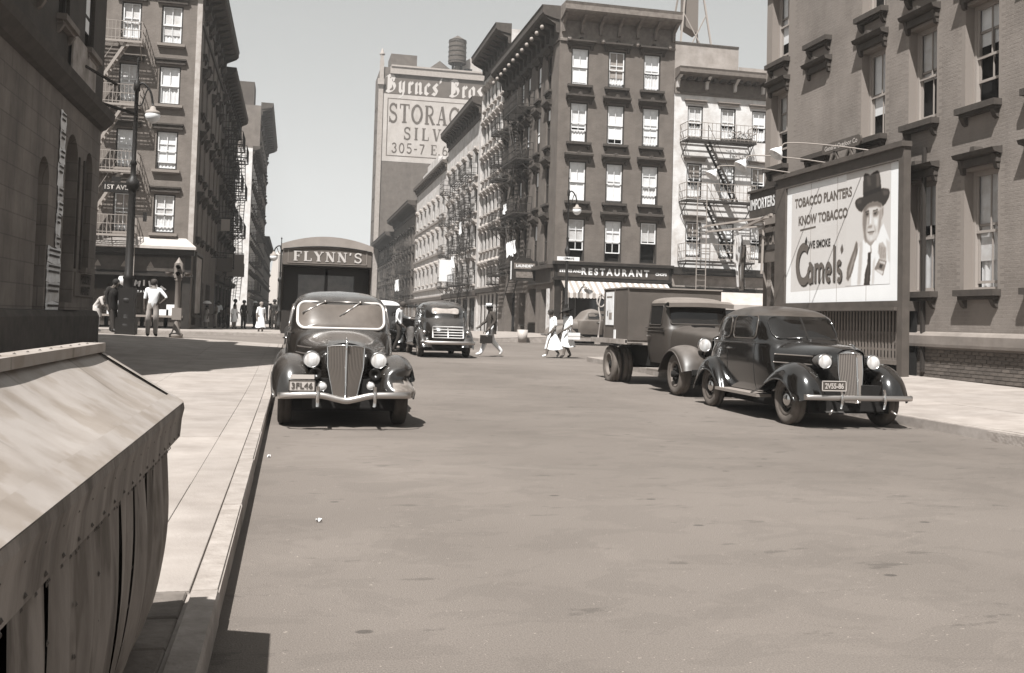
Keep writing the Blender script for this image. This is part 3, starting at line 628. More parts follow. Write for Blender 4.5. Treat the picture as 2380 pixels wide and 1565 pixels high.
# restaurant front
sf = MB(); F.box(sf, -.1, 6.75, 4.5, 4.66, 0, .42); F.box(sf, 0, 6.7, 3.78, 4.5, 0, .2); F.box(sf, -.1, 6.7, 3.66, 3.78, 0, .3)
for u in (.05, .9, 3.3, 6.3): F.box(sf, u, u+.3, .3, 3.66, 0, .12)
F.box(sf, .4, 6.4, .3, .9, 0, .06)
front = sf.build('shopfront', shopd, CC)
fas = MB(); F.box(fas, .15, 6.5, 3.84, 4.44, .2, .24); fas.build('sign_board', shopm, front)
text('RESTAURANT', .5, gilt, front, F.P(3.4, 4.14, .25), 0, bold=.022, spacing=1.5, sx=.92)
text('STEAKS AND', .2, gilt, front, F.P(.85, 4.14, .25), 0, bold=.012, sx=1.05); text('CHOPS', .2, gilt, front, F.P(6.05, 4.14, .25), 0, bold=.012)
sg = MB(); sg.poly([F.P(.5, .9, -.05), F.P(6.3, .9, -.05), F.P(6.3, 3.42, -.05), F.P(.5, 3.42, -.05)]); sg.build('shop_window', glassd, front)
for u in (.62, .98): mb = MB(); mb.grid([[F.P(u+.26*i/8, z, .05+.03*sin(i*2.2)) for z in (1.2, 3.1)] for i in range(9)]); mb.build('curtain', white, front)
text('Bar & Grill', .34, gilt, front, F.P(4.4, 1.9, -.03), 0, shear=.3, bold=.008)
# awning with stripes
aw = MB(); n = 34; U0, U1 = .35, 6.42
for i in range(n):
    a, b = U0+(U1-U0)*i/n, U0+(U1-U0)*(i+1)/n
    aw.poly([F.P(a, 3.64, .22), F.P(b, 3.64, .22), F.P(b, 2.95, 1.35), F.P(a, 2.95, 1.35)], i % 2); c, d = a+.02, b-.02
    aw.poly([F.P(a, 2.95, 1.35), F.P(b, 2.95, 1.35), F.P(b, 2.70, 1.36), F.P((a+b)/2, 2.65, 1.36), F.P(a, 2.70, 1.36)], i % 2)
aw.build('awning', [M('awning stripe', 0.36, .9), M('awning canvas', 0.62, .9)], front)
mb = MB()
for u in (U0+.05, U1-.05): mb.tube([F.P(u, 2.3, .1), F.P(u, 2.94, 1.33)], .018, 6)
mb.build('awning_arm', iron, front)
mb = MB(); FS.box(mb, 9.0, 14.2, 3.5, 4.3, 0, .15); FS.box(mb, 8.9, 14.3, 4.3, 4.5, 0, .4); mb.build('side_fascia', shopm, CC)
mb = MB(); FS.box(mb, 13.0, 13.6, .8, 3.2, .02, .06); mb.build('poster', M('shop poster', 0.5, .8, g2=.75, scale=4), CC)
# hanging sign box on the side wall
hs = thing('hanging_sign', 'dark boxed wall sign with pale end panel over the restaurant side door', 'sign', (12.9, 54.2, 4.25))
MB().box(-.75, .75, -.14, .14, -.55, .6).slab([(-.5, -.14, .6), (.5, -.14, .6), (.35, -.14, .78), (-.35, -.14, .78)], (0, .28, 0)).build('sign_box', shopd, hs)
for z, a in ((.28, .62), (-.22, .5)): MB().box(-a, a, -.16, -.14, z-.17, z+.17).build('sign_panel', M('faded sign panel', .16, .7, g2=.3, scale=9), hs)
MB().box(-.77, -.75, -.12, .12, -.5, .55).build('end_panel', white, hs); MB().bar((.75, 0, .5), (1.3, 0, .75), .05).build('bracket', iron, hs)
text('LAUNDRY', .22, gilt, hs, (0, -.165, .28), bold=.01)
# D, E, F, G and the warehouse
rowsD = [3.9+2.75*i for i in range(6)]
tD, FD, pD = row_house(hm=M('pale string stone', .5, .9), name='tall_tenement', label='tall pale brick house next to the brown corner tenement with rows of small windows', x=14.1, y0=64.82, y1=74.3, z=21.6, side=1, m=paleB, rows=rowsD, ncol=7, w=.72, h=1.55, cm=corn, ch=1.8, cp=1.1, front=9)
mass(pD, 15.6, 18.9, 66, 73, 21.5, 22.2, paleB, tD, 'parapet')
balcony(FD, 7.6, 9.2, rowsD[0], .9, iron, bars=.3); balcony(FD, 7.6, 9.2, rowsD[3], .9, iron, bars=.3)
rowsE = [4.2, 7.1, 10.0, 12.9, 15.4]
tE, FE, pE = row_house(hm=M('pale string stone', .5, .9), name='tenement', label='pale tenement with projecting corner pier and deep bracketed cornice', x=13.95, y0=74.32, y1=91, z=18.6, side=1, m=paleB, rows=rowsE[:4], ncol=6, cm=corn, ch=1.7, cp=.8, front=3, fe=[(12.6, 15.8, rowsE[:4], True), (8.2, 11.5, rowsE[:4], True), (2, 4.6, rowsE[:4], False)])
tF, FF, pF = row_house('church_house', 'light stone parish house with stepped gable and string courses', 13.9, 91.02, 114, 16.4, 1, paleB, [5.0, 8.4, 11.6], 7, w=.8, h=1.7, ch=.9, cp=.5, cm=cornM, front=3, hm=M('pale string stone', .5, .9))
for z in (4.3, 7.7, 11.0): FF.strip([(0, z), (.16, z), (.2, z+.2), (0, z+.28)], 22.98, M('pale string stone', .5, .9), 'string_course')
for i, (a, b, h) in enumerate(((0, 22.9, .5), (5, 20, 1.0), (9, 17, 1.5))): mb = MB(); FF.box(mb, a, b, 16.4, 16.4+h, -.5-.02*i, .02*i); mb.build('gable_step', paleB, tF)
rowsG = [4.2, 7.2, 10.2]
tG, FG, pG = row_house('tenement', 'weathered tenement with fire escapes in the middle distance on the right', 13.9, 114.02, 140, 15.0, 1, brickC, rowsG, 8, cm=corn, ch=1.6, cp=1.1, front=3, fe=[(13, 17, rowsG, True), (18, 22, rowsG, True), (4, 8, rowsG, False)])
tH, FH, pH = row_house('tenement', 'darker low tenement just before the storage warehouse', 13.9, 140.02, 164.6, 13.4, 1, brickC, rowsG[:3], 8, cm=corn, ch=1.8, cp=1.3, front=3, fe=[(15, 20, rowsG[:3], True)])
# warehouse
pl = (13.2, 165, 0.1); S = thing('storage_warehouse', 'high storage warehouse with painted wall advertisement and water tank above the street', 'building', pl)
F = Face(S, 13.2, 165, 0, pl)
brickS = brickmat('warehouse brick', 0.19, .24, mix=.3, grime=.2); wp = M('faded white wall paint', .52, .9, var=.08, scale=.5, grime=.12); bandm = M('faded dark wall paint', .17, .9, var=.12, scale=.6, grime=.1)
F.wall(22, -.5, 44.2, [], brickS); FS = Face(S, 13.2, 176, -90, pl); FS.wall(11, -.5, 44.2, [(1+i*3, 2.6+i*3, 4+j*4, 6.4+j*4) for i in range(3) for j in range(9)], brickS)
mass(pl, 13.8, 33.8, 165.1, 176, 0, 44.1, roofm, S)
mb = MB(); F.box(mb, .75, 22, 39.7, 43.1, .0, .03); mb.build('painted_band', bandm, S)
mb = MB(); F.box(mb, .6, 22, 28.0, 39.6, .0, .03); pan = mb.build('painted_sign', wp, S)
mb = MB()
for a, b, c, d in ((1.3, 22, 28.9, 29.08), (1.3, 22, 38.75, 38.9), (1.3, 1.46, 29.08, 38.75)): F.box(mb, a, b, c, d, .03, .04)
mb.build('border_line', bandm, pan)
mb = MB(); F.box(mb, 1.6, 22, 43.1, 44.3, .0, .35); F.box(mb, 1.75, 22, 44.3, 44.6, 0, .5); mb.build('parapet', M('warehouse stone', .42, .9, var=.1), S)
mb = MB(); F.box(mb, -.3, .5, 0, 41, 0, .25); F.box(mb, -.5, .6, 41, 42, 0, .6); F.box(mb, -.2, .5, 42, 45.2, 0, .3); F.box(mb, -.1, .4, 45.2, 46.2, -.3, .3); mb.lathe([(.4, 0), (.5, .2), (.22, .45), (.2, .8), (0, 1.2)], 10, F.P(.15, 46.2, 0)); mb.build('corner_pier', M('warehouse stone', .42, .9, var=.1), S)
mass(pl, 15, 19.5, 166.5, 172, 44.1, 47.0, brickS, S, 'roof_house')
stroke_text("Byrnes' Bros", 2.9, M('faded sign cream', .58, .9), S, F.P(9.3, 41.4, .05), sx=.71, bl=True, gap=.1)
dk = M('faded sign brown', .15, .9, var=.15, scale=1)
stroke_text('STORAGE', 3.3, dk, pan, F.P(8.7, 36.4, .06), sx=.67, gap=.12); stroke_text('SILVER', 2.15, dk, pan, F.P(9.4, 33.0, .06), sx=.83, gap=.3)
stroke_text('305-7 E.61', 1.75, dk, pan, F.P(7.5, 30.4, .06), sx=.83, gap=.16)
tk = thing('water_tank', 'dark wooden water tank with conical lid on the warehouse roof', 'water tank', (26.8, 168, 44.2))
tk.scale = (.86, .86, .9)
MB().lathe([(0, .0), (1.75, .0), (1.85, .02), (1.78, 4.6), (1.85, 4.62), (0, 5.7)], 24, (0, 0, 2.6), smooth=False).build('barrel', M('tank timber', .12, .9, var=.2, scale=4, stretch=(4, 4, .3)), tk)
for k in range(5): MB().lathe([(1.86, 0), (1.9, .0), (1.9, .1), (1.86, .1)], 24, (0, 0, 3.0+k*.95)).build('hoop', iron, tk)
for a in range(4): MB().box(-.12, .12, -.12, .12, 0, 2.6).build('leg', iron, tk, (1.2*cos(a*pi/2+.78), 1.2*sin(a*pi/2+.78), 0))
t2 = thing('roof_tank', 'low round tank under a pointed roof on the warehouse', 'water tank', (24.0, 170, 44.2))
MB().lathe([(1.9, 0), (1.9, 1.2)], 20).build('barrel', M('tank timber', .12), t2); MB().lathe([(2.3, 1.2), (2.3, 1.35), (0, 3.2)], 20, smooth=False).build('lid', roofm, t2)
rh = thing('roof_shed', 'pale gabled roof shed beside the water tank', 'shed', (29.0, 171, 44.2)); MB().box(-2.4, 2.4, -2, 2, 0, 2.2).slab([(-2.4, -2, 2.2), (2.4, -2, 2.2), (0.6, -2, 4.0)], (0, 4, 0)).build('wall', wp, rh); MB().box(-.7, .7, -2.06, -2, .6, 1.9).build('window', glassd, rh)
# ---- white house right of the restaurant
pl = (20.42, 50.5, 0.4); WW = thing('whitewashed_house', 'whitewashed four storey house with zigzag fire escape right of the restaurant', 'building', pl)
F = Face(WW, 20.42, 50.5, 0, pl); cw = [1.28, 3.28, 5.2]; rw = [(11.9, 1.85), (8.5, 2.0), (5.2, 2.0)]; ops = [(c-.46, c+.46, z, z+h) for z, h in rw for c in cw]
F.wall(7.2, .2, 15.2, ops+[(.4, 2.2, .5, 3.3), (2.6, 6.6, .8, 3.1)], whiteB)
for z, h in rw:
    for i, c in enumerate(cw): window(F, c, z, .92, h, trimd, open_=.12, sh=.5 if z > 11 else .4, curt=.4); F.put('lintel', cached('wl', lambda: MB().box(-.62, .62, -.1, 0, 0, .14).box(-.68, .68, -.16, 0, .14, .2).mesh('lintel', M('weathered lintel', .3, .9))), c, z+h+.12)
c_ = cornice(F, 7.2, 14.35, 1.4, .75, M('weathered brown cornice', .2, .85, var=.2, scale=4), 1.9, bm=M('pale cornice knob', .6, .7))
for i in range(14): F.put('modillion', cached('mod', lambda: MB().box(-.12, .12, -.42, 0, -.2, 0).mesh('modillion', corn)), .3+i*.5, 15.3, .05, parent=c_)
mass(pl, 20.5, 27.6, 51.05, 53.5, .3, 15.15, whiteB, WW)
pb = (20.45, 53.6, .4); bk = thing('rear_building', 'plain grey rear wall with blind arches behind the whitewashed house', 'building', pb); G = Face(bk, 20.45, 53.6, 0, pb); gst = brickmat('grey stucco', .40, .44, mix=.2, grime=.2)
G.wall(5.3, 0, 18.2, [], gst); G2 = Face(bk, 25.8, 53.65, 0, pb); G2.wall(6, 0, 17.1, [], gst); mass(pb, 20.45, 31.8, 54.2, 62, .2, 17.0, gst, bk)
for u in (2.9, 6.1): mb = MB(); mb.slab([G.P(u+x, 15.9+z, .06) for x, z in ((-.6, 0), (.6, 0), (.55, .25), (.25, .36), (-.25, .36), (-.55, .25))], (0, .05, 0)); mb.build('blind_arch', stoned, bk)
mb = MB(); G.box(mb, 0, 5.3, 18.2, 18.3, -.3, .05); mb.build('coping', corn, bk)
wt = thing('roof_tank_frame', 'latticed tank stand rising behind the whitewashed house', 'tank stand', (24.2, 57.5, 17.0))
for x in (-1, 1):
    for y in (-1, 1): MB().bar((x*1.3, y*1.3, 0), (x*.6, y*.6, 5.6), .1).build('leg', ironl, wt)
    MB().bar((x*1.3, -1.3, .2), (-x*.8, -.8, 4.2), .06).build('brace', ironl, wt)
MB().slab([(-.5, -.5, 3.4), (.35, -.5, 3.0), (.35, -.5, 5.8), (-.5, -.5, 5.8)], (0, .9, 0)).build('hopper', M('dull steel', .22), wt)
for i, (z, dz) in enumerate(((4.95, 3), (8.3, 3.35), (11.65, 3.35))):
    balcony(F, .38, 4.5, z, 1.05, iron, rail=ironl, stair=(1.3, 3.1, dz, iron) if i else None, bars=.24, slat=.14)
mb = MB()
for x in (1.0, 1.55): F.box(mb, x, x+.04, 2.8, 9.3, 1.1, 1.14)
for k in range(22): F.box(mb, 1.0, 1.55, 3.0+.29*k, 3.02+.29*k, 1.1, 1.12)
mb.build('drop_ladder', ironl, WW)
sf = MB(); F.box(sf, 0, 7.2, 4.2, 4.6, 0, .45); F.box(sf, 0, 7.2, 3.3, 3.5, 0, .3); sf.build('shopfront', shopd, WW); sf = MB(); F.box(sf, 0, 7.2, 3.52, 4.18, 0, .15); sf.build('shop_fascia', M('pale shop fascia', .34, .8, var=.2, scale=2), WW)
sf = MB(); sf.add([F.P(2.4, 3.3, .3), F.P(7, 3.3, .3), F.P(7, 2.6, 1.5), F.P(2.4, 2.6, 1.5), F.P(2.4, 2.3, 1.5), F.P(7, 2.3, 1.5)], [(0, 1, 2, 3), (3, 2, 5, 4)]); sf.build('awning', M('plain awning canvas', .46, .9, var=.12, scale=1.5), WW)
MB().poly([F.P(.4, .5, -.2), F.P(2.2, .5, -.2), F.P(2.2, 3.3, -.2), F.P(.4, 3.3, -.2)]).build('door', shopm, WW)
MB().poly([F.P(2.6, .8, -.1), F.P(6.6, .8, -.1), F.P(6.6, 3.1, -.1), F.P(2.6, 3.1, -.1)]).build('shop_window', glassd, WW)

# ---- the air: a little summer haze down the street
hz = MB().box(-70, 80, -12, 420, -1.6, 60).build('haze', None); hz.data.materials.clear(); tag(hz, kind='stuff')
hm_ = bpy.data.materials.new('haze'); hm_.use_nodes = True; hn_ = hm_.node_tree; hn_.nodes.clear(); pv = hn_.nodes.new('ShaderNodeVolumePrincipled'); pv.inputs['Color'].default_value = (.96, .96, .95, 1); pv.inputs['Density'].default_value = 0.0005
ho_ = hn_.nodes.new('ShaderNodeOutputMaterial'); hn_.links.new(pv.outputs[0], ho_.inputs['Volume']); hz.data.materials.append(hm_)
# ---- the arched house on the near left corner
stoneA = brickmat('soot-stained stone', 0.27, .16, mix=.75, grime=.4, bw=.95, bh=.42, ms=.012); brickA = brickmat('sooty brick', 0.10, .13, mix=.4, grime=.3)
pl = (-5.0, 26.6, .55); LA = thing('arched_building', 'sooty corner building with tall round arches and pasted bills on the near left', 'building', pl)
F = Face(LA, -5.0, 14.9, 90, pl); mb = MB(); W_ = 11.7; arches = [(5.75, 6.6, .9, 4.0), (8.0, 9.2, 1.5, 4.71), (10.03, 10.86, 2.36, 4.78)]
ops = []
for a, b, z0, zs in arches: ops.append((a, b, z0, zs+(b-a)/2+.002))
F.wall(W_, .2, 6.2, ops, stoneA, mb=mb, dep=.6)
for a, b, z0, zs in arches:      # round heads: fill the corners of each opening
    r = (b-a)/2; c = (a+b)/2; n = 10; zt = zs+r
    for s_ in (-1, 1):
        pts = [(c+s_*r*sin(radians(9*i)), zs+r*cos(radians(9*i))) for i in range(n+1)]; q = pts+[(c+s_*r, zt+.002)]
        for d in (0,): mb.poly([F.P(u, v, 0) for u, v in (q if s_ < 0 else q[::-1])])
        for p, p2 in zip(pts[:-1], pts[1:]): mb.poly([F.P(p[0], p[1], 0), F.P(p2[0], p2[1], 0), F.P(p2[0], p2[1], -.6), F.P(p[0], p[1], -.6)])
G = Face(LA, -14.0, 26.6, 180, pl)
wl = mb.build('wall', [stoneA, darkroom], LA)
for a, b, z0, zs in arches[1:]:
    m2 = MB(); r = (b-a)/2; c = (a+b)/2
    for s_ in (-1, 0, 1): F.box(m2, c+s_*(r-.06)-.04, c+s_*(r-.06)+.04, z0, zs+(r if s_ == 0 else 0), -.42, -.34)
    for z in (z0+.03, (z0+zs)/2, zs): F.box(m2, a, b, z-.04, z+.04, -.43, -.35)
    w_ = m2.build('window', trimd, LA); MB().poly([F.P(a, z0, -.4), F.P(b, z0, -.4), F.P(b, zs+r, -.4), F.P(a, zs+r, -.4)]).build('pane', glassd, w_)
    F.box(mbs := MB(), a-.12, b+.12, z0-.16, z0, 0, .14); mbs.build('sill', stoneA, LA)
up = [(1.5+2.6*i, 2.5+2.6*i, 7.5, 9.3) for i in range(4)]
mb = MB(); F.wall(W_, 6.2, 10.0, up, brickA, mb=mb); F.wall(7.1, 10.0, 15.0, [], brickA, mb=mb); wu = mb.build('upper_wall', [brickA, darkroom], LA)  # taller stretch stays out of view, there for its shadow
for a, b, c, d in up: farwin(F, (a+b)/2, c, b-a, d-c); lintel(F, (a+b)/2, d, 1.4, stoneA, 1); sill(F, (a+b)/2, c, 1.3, stoneA)
F.strip([(0, 5.95), (.12, 6.0), (.3, 6.2), (.34, 6.38), (.1, 6.5), (0, 6.55)], W_, M('dark string stone', .09, .9, var=.2), 'string_course')
F.strip([(0, .2), (.16, .2), (.16, 1.2), (.1, 1.32), (0, 1.34)], W_, M('dark plinth stone', .07, .9, g2=.13, scale=3), 'plinth')
F.strip([(0, 9.6), (.1, 9.65), (.25, 9.9), (.25, 10.0), (0, 10.05)], W_, corn, 'cornice')
for u in (9.28, 9.82): mb = MB(); F.box(mb, u-.03, u+.05, 2.3, 4.9, 0, .04); mb.build('pilaster_edge', M('dark plinth stone', .055), LA)
MB().poly([G.P(9, .2), G.P(0, .2), G.P(0, 10), G.P(9, 10)]).build('side_wall', brickA, LA)
mass(pl, -14, -5.62, 14.95, 26.55, .2, 9.95, brickA, LA); mass(pl, -14, -5.05, 14.95, 22.0, 9.97, 15.0, brickA, LA, 'shade_block')  # unseen block on top, its height shaped to throw shade onto the sidewalk
mb = MB(); F.box(mb, 9.35, 11.6, 1.66, 2.22, 0, .03); cp_ = mb.build('carved_panel', M('carved stone', .19, .9, g2=.24, scale=4), LA)
lm = M('faded dark lettering', .085, .9)
text('POULTRY', .27, lm, cp_, F.P(10.5, 2.06, .04), F.t, bold=.01); text('MARKET', .27, lm, cp_, F.P(10.5, 1.8, .04), F.t, bold=.01)
bl = MB(); F.box(bl, 7.75, 10.25, 6.62, 7.45, .06, .1); bb_ = tag(bl.build('sign_board', M('weathered pale board', .3, .9, g2=.5, scale=2.5)), 'weathered pale board with stains above the arches on the sooty corner building', 'sign'); bb_.location = pl; 
mb = MB(); mb.bar(F.P(9.0, 7.0, .1), F.P(9.6, 6.75, .7), .05); mb.bar(F.P(11.0, 6.6, 0), F.P(11.4, 6.4, .9), .06); mb.build('iron_bracket', iron, LA)
# bills pasted on the pier
bm_ = [M('bill paper pale', .9, .9, g2=.7, scale=5), M('bill paper grey', .78, .9, g2=.6, scale=6), M('bill paper white', .95, .9, g2=.75, scale=4)]
random.seed(11); z = 5.62; i = 0
while z > .72:
    h = random.uniform(.28, .55); a, b = (7.28, 7.78) if z > 2.7 else (6.7, 7.85) if z > 1.45 else (7.05, 7.8)
    a += random.uniform(-.05, .05); b += random.uniform(-.05, .05); mb = MB(); e = .012+.004*(i % 3); rows = []
    for k in range(7):
        u = a+(b-a)*k/6; rows.append([F.P(u, z-h*j/4+.02*sin(k+i), e+.006+.006*sin(k*1.7+j*2+i)) for j in range(5)])
    mb.grid(rows); o = tag(mb.build('handbill', bm_[i % 3], loc=pl), ['cream bill', 'grey bill', 'white bill'][i % 3]+' number-free sheet', 'poster')
    o['label'] = ['topmost paper bill', 'second bill from the top', 'third bill from the top', 'fourth bill from the top', 'fifth bill from the top', 'sixth bill from the top', 'seventh bill from the top', 'eighth bill from the top', 'ninth bill from the top', 'tenth bill from the top', 'eleventh bill from the top', 'twelfth bill from the top', 'bill near the pavement', 'lowest bill', 'last bill'][i]+' of the column pasted on the dark arch pier'; o['group'] = 'bills pasted on the pier'
    for q in range(2):
        m3 = MB(); u0_ = a+.08; m3.poly([F.P(u0_, z-.1-.11*q, e+.025), F.P(b-.08-.06*q, z-.1-.11*q, e+.025), F.P(b-.08-.06*q, z-.05-.11*q, e+.025), F.P(u0_, z-.05-.11*q, e+.025)]); m3.build('print', lm, o)
    z -= h+.0; i += 1
# ---- painted brick house on the near right with the billboard
pl = (13.7, 26.6, .4); RB = thing('painted_brick_house', 'grey painted brick house on the right behind the cigarette billboard', 'building', pl)
F = Face(RB, 13.7, 26.6, -90, pl); Y2U = lambda y: 26.6-y
wallR = M('grey painted wall', .295, .9, var=.12, scale=1.2, grime=.22, bump=.3, bscale=22); gapm = M('painted joint', .30, .95)
wcol = [(Y2U(25.77), True), (Y2U(23.55), False), (Y2U(21.05), True), (Y2U(19.13), True), (Y2U(17.2), True), (Y2U(15.3), True)]
rws = [(2.27, 2.5), (6.1, 2.2), (9.2, 2.3), (12.3, 2.0)]; ops = []
for i, (u, real) in enumerate(wcol):
    for r, (z, h) in enumerate(rws):
        if real and not (r == 0 and i < 3): ops.append((u-.5, u+.5, z, z+h))
shopR = (-.0, 1.75, .5, 4.45)
WR = 14.6
F.wall(WR, 1.39, 14.5, ops+[shopR], gapm, mb=(mb := MB()), dep=.4); mb.build('wall', [gapm, darkroom], RB)
for i, (u, real) in enumerate(wcol):
    for r, (z, h) in enumerate(rws):
        if r == 0 and i < 3: continue
        lintel(F, u, z+h+.06, 1.24, stoned, 2)
        sill(F, u, z, 1.2, stoned)
        if real: window(F, u, z, 1.0, h, M('dull sash paint', .4, .7), open_=[.1, .5, .2, 0][(i+r) % 4], sh=[.35, .7, .5][(i+2*r) % 3], rec=.22, curt=.5 if r == 0 else 0, sm=M('dull sash paint', .4, .7))
# brick courses in relief under the paint
vsb, fsb = [], []
BW, BH, J = .215, .075, .007; rowz = np.arange(1.4, 11.5, BH); k_ = 0
for z in rowz:
    off = 0 if k_ % 2 else BW/2; k_ += 1
    for u in np.arange(1.8-off, 10.7, BW):
        a, b, c, d = u+J/2, u+BW-J/2, z+J/2, z+BH-J/2
        if any(o[0]-.01 < b and a < o[1]+.01 and o[2]-.01 < d and c < o[3]+.01 for o in ops): continue
        e = .0006+random.random()*.0012; o0 = len(vsb); i_ = .003
        vsb += [F.P(a, c, 0), F.P(b, c, 0), F.P(b, d, 0), F.P(a, d, 0), F.P(a+i_, c+i_, e), F.P(b-i_, c+i_, e), F.P(b-i_, d-i_, e), F.P(a+i_, d-i_, e)]
        fsb += [[o0, o0+1, o0+5, o0+4], [o0+1, o0+2, o0+6, o0+5], [o0+2, o0+3, o0+7, o0+6], [o0+3, o0, o0+4, o0+7], [o0+4, o0+5, o0+6, o0+7]]
mbk = MB(); mbk.v = vsb; mbk.f = fsb; mbk.m = [0]*len(fsb); mbk.s = [False]*len(fsb)
tag(mbk.build('brickwork', wallR, RB), kind='stuff')
F.strip([(0, 1.06), (.13, 1.06), (.14, 1.12), (.14, 1.3), (.08, 1.36), (0, 1.39)], WR, M('ledge stone', .3, .9, var=.15, scale=2, grime=.2), 'ledge')
# plinth bricks one by one where they can be told apart, a plain course beyond
plb = M('plinth brick', .17, .9, var=.2, scale=5, rnd=.22, grime=.15)
mb = MB(); F.box(mb, 0, WR, .1, 1.06, -.3, -.002); mb.build('plinth', M('plinth mortar', .2, .95), RB)
pbm = MB().box(-.104, .104, -.012, .0, -.035, .035).add([(-.104, -.012, -.035), (.104, -.012, -.035), (.1, -.016, -.031), (-.1, -.016, -.031), (-.1, -.016, .031), (.1, -.016, .031)], [(0, 1, 2, 3), (3, 2, 5, 4)]).mesh('brick', plb)
nb = 0
for j, z in enumerate(np.arange(.42, 1.04, .078)):
    for i in range(36):
        u = 7.0+.218*i+(.109 if j % 2 else 0)
        if u > 14.4 or nb >= 290: continue
        F.put('brick', pbm, u, z, random.uniform(-.002, .003)); nb += 1
mass(pl, 14.3, 24, 10, 24.6, .2, 14.4, wallR, RB); mass(pl, 14.3, 24, 24.6, 26.55, 4.6, 14.4, wallR, RB, 'upper_floor')
G = Face(RB, 24, 26.6, 180, pl); G.wall(10.3, 4.5, 14.5, [], gapm, mb=(mb := MB())); mb.build('side_wall', gapm, RB)
mb = MB(); F.box(mb, .05, .3, .4, 4.5, -.35, -.1); F.box(mb, 1.5, 1.75, .4, 4.5, -.35, -.1); mb.build('corner_post', M('bill-covered post', .5, .8, g2=.25, scale=6), RB)
F.strip([(0, 13.0), (.1, 13.1), (.5, 13.6), (.6, 14.3), (0, 14.5)], WR, corn, 'cornice')
mb = MB(); F.box(mb, Y2U(18.99), Y2U(18.93), .5, 5.5, .02, .1); mb.build('drain_pipe', iron, RB)
# corner shop canopy, sign and hangings
cs = thing('corner_shop_canopy', 'corner shop sign and folded canopy frame beside the billboard', 'shop canopy', (13.2, 26.9, .4)); F2 = Face(cs, 13.2, 26.9, -90, (13.2, 26.9, .4))
mb = MB(); F2.box(mb, .35, 2.15, 4.62, 5.35, -.1, 0); F2.box(mb, .3, 2.15, 5.35, 5.42, -.12, .06); sb = mb.build('sign_board', shopm, cs)
text('IMPORTERS', .42, gilt, sb, F2.P(1.17, 4.98, .01), F2.t, bold=.012, sx=.70)
mb = MB(); mb.bar(F2.P(.0, 4.35, 1.3), F2.P(2.1, 4.5, .15), .05); mb.bar(F2.P(-.1, 4.2, 1.2), F2.P(1.3, 4.3, .1), .05); mb.bar(F2.P(1.45, 4.4, .1), F2.P(1.65, 2.9, .25), .05); mb.bar(F2.P(.05, 4.3, .2), F2.P(2.1, 4.55, .2), .07); mb.build('canopy_arm', ironl, cs)
mb = MB(); F2.box(mb, .95, 2.1, 3.25, 4.25, -.06, 0); db = mb.build('hanging_board', M('brown hanging board', .13, .8, g2=.2, scale=4), cs); mb = MB(); F2.box(mb, 1.0, 2.05, 3.6, 4.1, 0, .02); mb.build('panel', M('dark board', .06), db)
text('DELICA', .34, M('dull sign paint', .28, .8), db, F2.P(1.53, 3.85, .025), F2.t, bold=.012, sx=.75)
mb = MB(); rows = []
for i in range(10): rows.append([F2.P(.1+.05*i+.03*sin(j), 4.1-.17*j, .35+.06*sin(i*2.1+j*.5)-.01*j) for j in range(10)])
mb.grid(rows); rows = []
for i in range(7): rows.append([F2.P(.42+.05*i, 3.8-.15*j, .3+.05*sin(i*2.1+j*.3)) for j in range(10)])
mb.grid(rows, 1); mb.build('canvas_fold', [M('canvas', .66, .9, var=.15), M('dark canvas', .12, .9)], cs)
# the cigarette billboard
BB = thing('billboard', 'cigarette billboard with a hatted man above a lattice on the grey wall', 'billboard', (13.2, 24.3, 0), -pi/2)
bfm = M('billboard frame paint', .12, .7, var=.15, scale=3); bpm = M('billboard paper', .84, .75, var=.03, scale=1.5)
mb = MB(); mb.box(-.55, .02, -.06, .12, 1.9, 5.5); mb.box(5.13, 5.32, -.06, .12, .25, 5.5); mb.box(.02, 5.13, -.06, .12, 5.22, 5.5); mb.box(-.55, 5.36, -.14, .12, 5.5, 5.62); mb.box(.02, 5.13, -.06, .5, 1.92, 2.06); mb.box(.02, 5.13, -.14, .5, 1.84, 1.92)
mb.build('frame', bfm, BB)
mb = MB(); mb.box(.02, 5.13, 0, .05, 2.06, 5.22); pap = mb.build('paper', bpm, BB)
adp = dict(ground=M('poster ground', .66, .75, var=.03, scale=1.2), dark=M('poster dark ink', .045, .75), mid=M('poster mid ink', .2, .75), soft=M('poster soft tone', .34, .75), skin=M('poster light tone', .6, .75), lite=M('poster white', .82, .75), grey=M('poster grey ink', .26, .75), letter=M('poster letter tone', .17, .75))
lay = [0]
def adpoly(pts, m, nm='printed_shape'):
    lay[0] += 1; e = -.0004*lay[0]; return MB().slab([(a, e, z) for a, z in pts], (0, .0003, 0)).build(nm, adp[m], pap)
adpoly([(.27, 5.03), (4.77, 5.06), (4.77, 2.45), (.27, 2.36)], 'ground', 'poster_field')
# the portrait is printed: tones laid one over another with soft edges, stored per point of a fine flat sheet
GX, GZ, a0, a1, q0, q1 = 120, 176, 2.95, 4.77, 2.45, 5.22
ga, gb = np.meshgrid(np.linspace(a0, a1, GX), np.linspace(q0, q1, GZ)); tone = np.full(ga.shape, .66)
def lay_tone(pts, v, blur=1, amt=1.0):
    global tone
    m_ = np.zeros(ga.shape, bool); n = len(pts)
    for i in range(n):
        x1, y1 = pts[i]; x2, y2 = pts[(i+1) % n]
        if y1 == y2: continue
        m_ ^= ((y1 > gb) != (y2 > gb)) & (ga < (x2-x1)*(gb-y1)/(y2-y1)+x1)
    m_ = m_.astype(float)
    for _ in range(blur):
        p_ = np.pad(m_, 1, mode='edge'); m_ = (p_[1:-1, 1:-1]*2+p_[:-2, 1:-1]+p_[2:, 1:-1]+p_[1:-1, :-2]+p_[1:-1, 2:])/6
    tone = tone*(1-m_*amt)+v*m_*amt
